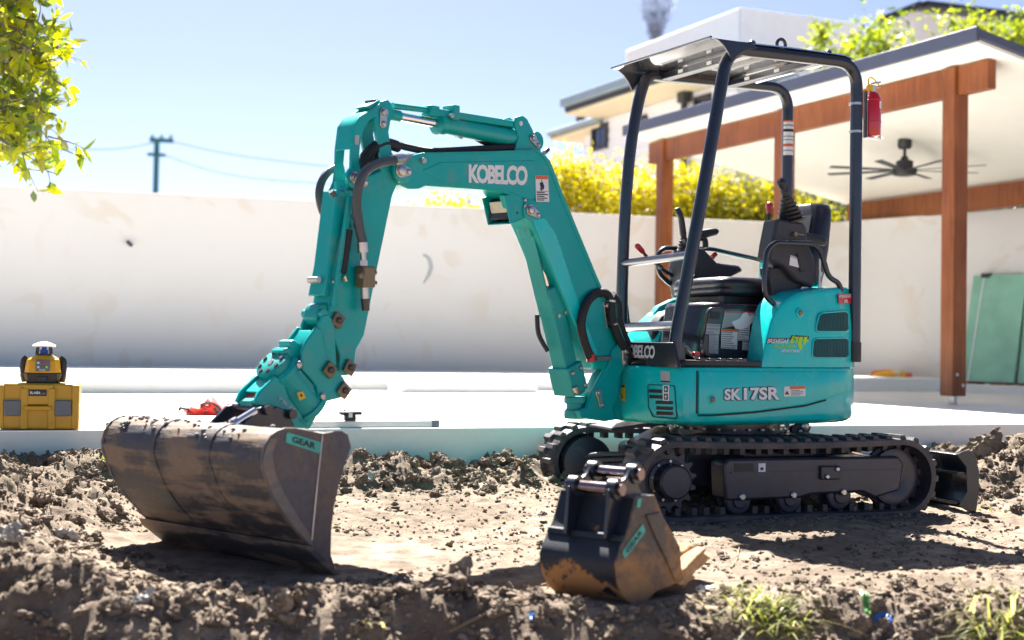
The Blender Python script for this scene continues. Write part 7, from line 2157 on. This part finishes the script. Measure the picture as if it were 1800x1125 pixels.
def sample(n, fn, size_lo, size_hi, rng, power=2.5):
    P = []; S = []
    while len(P) < n:
        x, y = fn(rng)
        if not clear_of(x, y): continue
        s = size_lo + (size_hi - size_lo) * rng.random() ** power
        P.append((x, y)); S.append(s)
    P = np.array(P); z = gheight(P[:, 0], P[:, 1])
    return np.column_stack([P, z]), np.array(S)
def along_ridge(rng):
    u = rng.uniform(-2.6, 3.6); t = abs(rng.normal(0.10, 0.24)) + 0.02
    p = SF.W(u, -t, 0); return p.x, p.y
def mid_field(rng): return rng.uniform(-2.6, 3.2), rng.uniform(4.2, 7.6)
def left_heap(rng): return rng.normal(-2.0, 0.45), rng.normal(5.2, 0.9)
def right_heap(rng): return rng.normal(2.9, 0.5), rng.normal(7.6, 0.45)
def front_bank(rng): return rng.uniform(-1.9, 2.0), rng.normal(4.22, 0.20)
def by_tracks(rng):
    p = TF.W(rng.uniform(-0.85, 0.95), (1 if rng.random() < .75 else -1) * (0.68 + abs(rng.normal(0, .035))), 0); return p.x, p.y
allP = []; allS = []
for fn, n, lo, hi, pw in ((along_ridge, 1500, .007, .048, 2.6), (along_ridge, 3000, .003, .010, 1.3), (mid_field, 9000, .002, .012, 2.4), (mid_field, 500, .008, .022, 2.0),
                          (left_heap, 1000, .006, .036, 2.6), (left_heap, 2500, .003, .010, 1.3), (right_heap, 700, .006, .042, 2.5), (right_heap, 1200, .003, .010, 1.3),
                          (by_tracks, 900, .003, .016, 2.0), (front_bank, 2200, .006, .030, 2.6), (front_bank, 5000, .002, .009, 1.3)):
    P, S = sample(n, fn, lo, hi, rngc, pw); allP.append(P); allS.append(S)
P = np.concatenate(allP); S = np.concatenate(allS)
big = S > 0.026; mid = (S > 0.011) & ~big; sml = S <= 0.011; tiny = S <= 0.006; sml = sml & ~tiny
ICO0 = ico(1); SH0 = [rock_shape(ICO0[0], rngc) for _ in range(8)]
o = scatter('soil_grains', P[tiny], S[tiny], SH0, ICO0[1], MT['clod'], rngc); tag(o, 'fine loose grains of soil over the whole dug ground', 'soil', kind='stuff')
o = scatter('loose_soil_crumbs', P[sml], S[sml], SH1, ICO1[1], MT['clod'], rngc); tag(o, 'tiny crumbs of loose soil over the dug ground', 'soil', kind='stuff')
o = scatter('loose_soil_lumps', P[mid], S[mid], SH2, ICO2[1], MT['clod'], rngc, 0.4); tag(o, 'small lumps of loose soil over the heaps', 'soil', kind='stuff')
o = scatter('loose_soil_clods', P[big], S[big], SH3, ICO3[1], MT['clod'], rngc, 0.45); tag(o, 'fist sized lumps of loose soil along the heaps', 'soil', kind='stuff')
# single clods and stones one can point to
def clod(name, x, y, z_guess, size, mat, label, cat, grp, seed, squash=1.0):
    p = onG(x, y)
    r = np.random.default_rng(seed); co = SH3[seed % len(SH3)] * r.uniform(.85, 1.2, 3)
    co = co * size; co[:, 2] *= squash
    zz = gz(p.x, p.y)
    co += np.array([p.x, p.y, zz + size * 0.35])
    o = np_mesh(name, co, ICO3[1], mat, None, smooth=True); o.data.set_sharp_from_angle(angle=math.radians(32)); tag(o, label, cat, grp)
CL = 'clods and stones picked out on the ground'
for (x, y, zg, size, m, lab, cat, sd_2) in (
        (800, 1040, 0.02, 0.072, 'clod', 'large dark clod right of the wide bucket, in front of the shadow', 'clod', 1),
        (495, 1080, 0.0, 0.052, 'clod', 'brown stone below the wide bucket cutting edge', 'clod', 2),
        (380, 1095, 0.0, 0.04, 'clod', 'brown clod left of the stone below the wide bucket', 'clod', 12),
        (655, 745, 0.2, 0.03, 'stone', 'pale stone on top of the soil ridge by the detector', 'stone', 3),
        (652, 842, 0.05, 0.035, 'stone', 'pale stone at the ridge foot right of the wide bucket', 'stone', 4),
        (815, 805, 0.15, 0.062, 'clod', 'big light clod on top of the middle ridge', 'clod', 5),
        (795, 825, 0.12, 0.055, 'clod', 'rounded clod below the big light one on the ridge', 'clod', 6),
        (885, 815, 0.12, 0.055, 'clod', 'angular clod on the ridge left of the far track', 'clod', 7),
        (925, 820, 0.12, 0.045, 'clod', 'clod on the ridge touching the far track view', 'clod', 8),
        (865, 790, 0.2, 0.028, 'clod', 'dark clod standing against the slab face', 'clod', 9),
        (1735, 800, 0.2, 0.08, 'clod', 'pale slab of soil on the heap right of the blade', 'clod', 10),
        (75, 890, 0.1, 0.06, 'clod', 'clod on the left heap near the picture edge', 'clod', 11),
        (20, 950, 0.1, 0.045, 'stone', 'white stone at the left picture edge', 'stone', 13),
        (110, 945, 0.05, 0.03, 'stone', 'small pale stone right of the left heap', 'stone', 14),
        (255, 1060, 0.0, 0.03, 'stone', 'flat pale stone in front of the left heap', 'stone', 15),
        (1505, 1110, -.1, 0.045, 'clod', 'tan clod beside the blue plastic scrap', 'clod', 16)):
    clod('soil_clod' if cat == 'clod' else 'stone', x, y, zg, size, MT[m], lab, cat, CL, sd_2)
# grass
MT['grass'] = leaf_mat('grass_blade', [(0.10, 0.14, 0.02), (0.20, 0.24, 0.03), (0.34, 0.33, 0.10), (0.45, 0.42, 0.20)], 0.45)
def tuft(x, y, zg, n, L, spread, label, seed, lean_=(0, 0)):
    p = onG(x, y); r = np.random.default_rng(seed); z = p.z
    co = []; fa = []
    for k in range(n):
        a = r.uniform(0, 6.28); b = np.array([p.x + r.normal() * spread * .35, p.y + r.normal() * spread * .3, 0]); b[2] = gz(b[0], b[1]) - .004
        d = np.array([math.cos(a) * r.uniform(.2, 1) + lean_[0], math.sin(a) * r.uniform(.2, 1) + lean_[1], r.uniform(.5, 1.1)]); d /= np.linalg.norm(d)
        l = L * r.uniform(.5, 1.1); w = np.array([-d[1], d[0], 0]); w = w / (np.linalg.norm(w) + 1e-6) * 0.0035 * r.uniform(.7, 1.6)
        i = len(co); q = b
        for j in range(5):
            t = j / 4; c_ = b + d * l * t + np.array([d[0] * .3, d[1] * .3, -0.55]) * l * t * t
            ww = w * (1 - t * .92)
            co += [c_ - ww, c_ + ww]
        for j in range(4): fa.append([i + 2 * j, i + 2 * j + 1, i + 2 * j + 3, i + 2 * j + 2])
    o = np_mesh('grass_tuft', np.array(co), np.array(fa), MT['grass'], None, smooth=False)
    tag(o, label, 'grass', 'grass tufts on the bank')
tuft(1350, 1085, 0, 150, 0.20, 0.16, 'yellow green grass tuft below the digging bucket teeth', 1)
tuft(1760, 1110, 0, 90, 0.22, 0.16, 'thin grass tuft in the lower right corner', 2, (-.4, 0))
tuft(640, 1118, 0, 16, 0.10, 0.05, 'few grass blades at the bottom edge under the wide bucket', 3)
tuft(185, 815, 0, 30, 0.09, 0.06, 'dry pale grass beside the slab left of the wide bucket', 4)
tuft(1745, 900, 0, 24, 0.06, 0.16, 'sparse green blades right of the dozer blade', 5)
# blue plastic scraps
MT['bluepl'] = pmat('blue_plastic_film', (0.03, 0.12, 0.38), 0.3, var=0.3, vscale=40)
MT['greenleafy'] = pmat('green_film', (0.10, 0.28, 0.06), 0.5, var=0.3, vscale=30)
def scrap(x, y, zg, w, h, mat, label, seed, name='plastic_scrap', cat='litter'):
    p = onG(x, y); r = np.random.default_rng(seed); N = 10
    gx, gy = np.meshgrid(np.linspace(-1, 1, N), np.linspace(-1, 1, N))
    zz = np.array([[gz(p.x + gx[i, j] * w, p.y + gy[i, j] * h) for j in range(N)] for i in range(N)])
    cr = 0.012 * fbm(gx * 3 + seed, gy * 3, 1.3, 3, seed) + 0.014
    ed = 1 + 0.25 * fbm(gx * 2, gy * 2, 1.1, 2, seed + 5)
    co = np.stack([p.x + gx * w * ed, p.y + gy * h * ed, zz + np.maximum(cr, 0.004)], -1).reshape(-1, 3)
    co2 = co - np.array([0, 0, .0015])
    idx = np.arange(N * N).reshape(N, N); q = np.stack([idx[:-1, :-1], idx[:-1, 1:], idx[1:, 1:], idx[1:, :-1]], -1).reshape(-1, 4)
    o = np_mesh(name, np.concatenate([co, co2]), np.concatenate([q, q[:, ::-1] + N * N]), mat); tag(o, label, cat)
scrap(1553, 1100, -.08, .024, .014, MT['bluepl'], 'crumpled bright blue plastic film in the lower right soil', 3)
scrap(1522, 1062, -.03, .012, .035, MT['greenleafy'], 'narrow green film strip above the blue plastic', 4)
scrap(935, 1092, -.06, .010, .010, MT['bluepl'], 'small dark blue scrap in the shaded foreground soil', 5)
scrap(710, 938, 0.0, .0, .0, MT['bluepl'], 'x', 6) if False else None
scrap(1240, 1040, 0.0, .03, .02, MT['sticker'], 'pale paper scrap right of the digging bucket tooth', 7)
# roots and twigs
MT['root'] = pmat('dry_root', (0.22, 0.15, 0.10), 0.9, var=0.25, bump=0.4, bscale=80)
def rootlet(pts, r, label):
    P = []
    for x, y, zg in pts:
        p = onG(x, y); P.append(V((p.x, p.y, p.z + r * 0.8)))
    mb = MB(); mb.tube(P, [r, r * .9, r * .5], 6, smooth=5); tag(mb.build('root', MT['root'], None), label, 'root', 'roots and twigs on the soil')
rootlet([(760, 1128, -.1), (840, 1090, -.06), (900, 1062, -.03), (965, 1048, 0)], .006, 'pale root curving up to the digging bucket in the foreground')
rootlet([(1590, 1085, -.05), (1650, 1078, -.05), (1700, 1082, -.05)], .004, 'thin twig right of the blue plastic')
rootlet([(1285, 1000, 0), (1295, 985, 0), (1300, 960, 0)], .004, 'short twig standing right of the clay lump')
rootlet([(100, 972, .05), (140, 962, .03), (175, 966, .02)], .004, 'short stick right of the left heap')
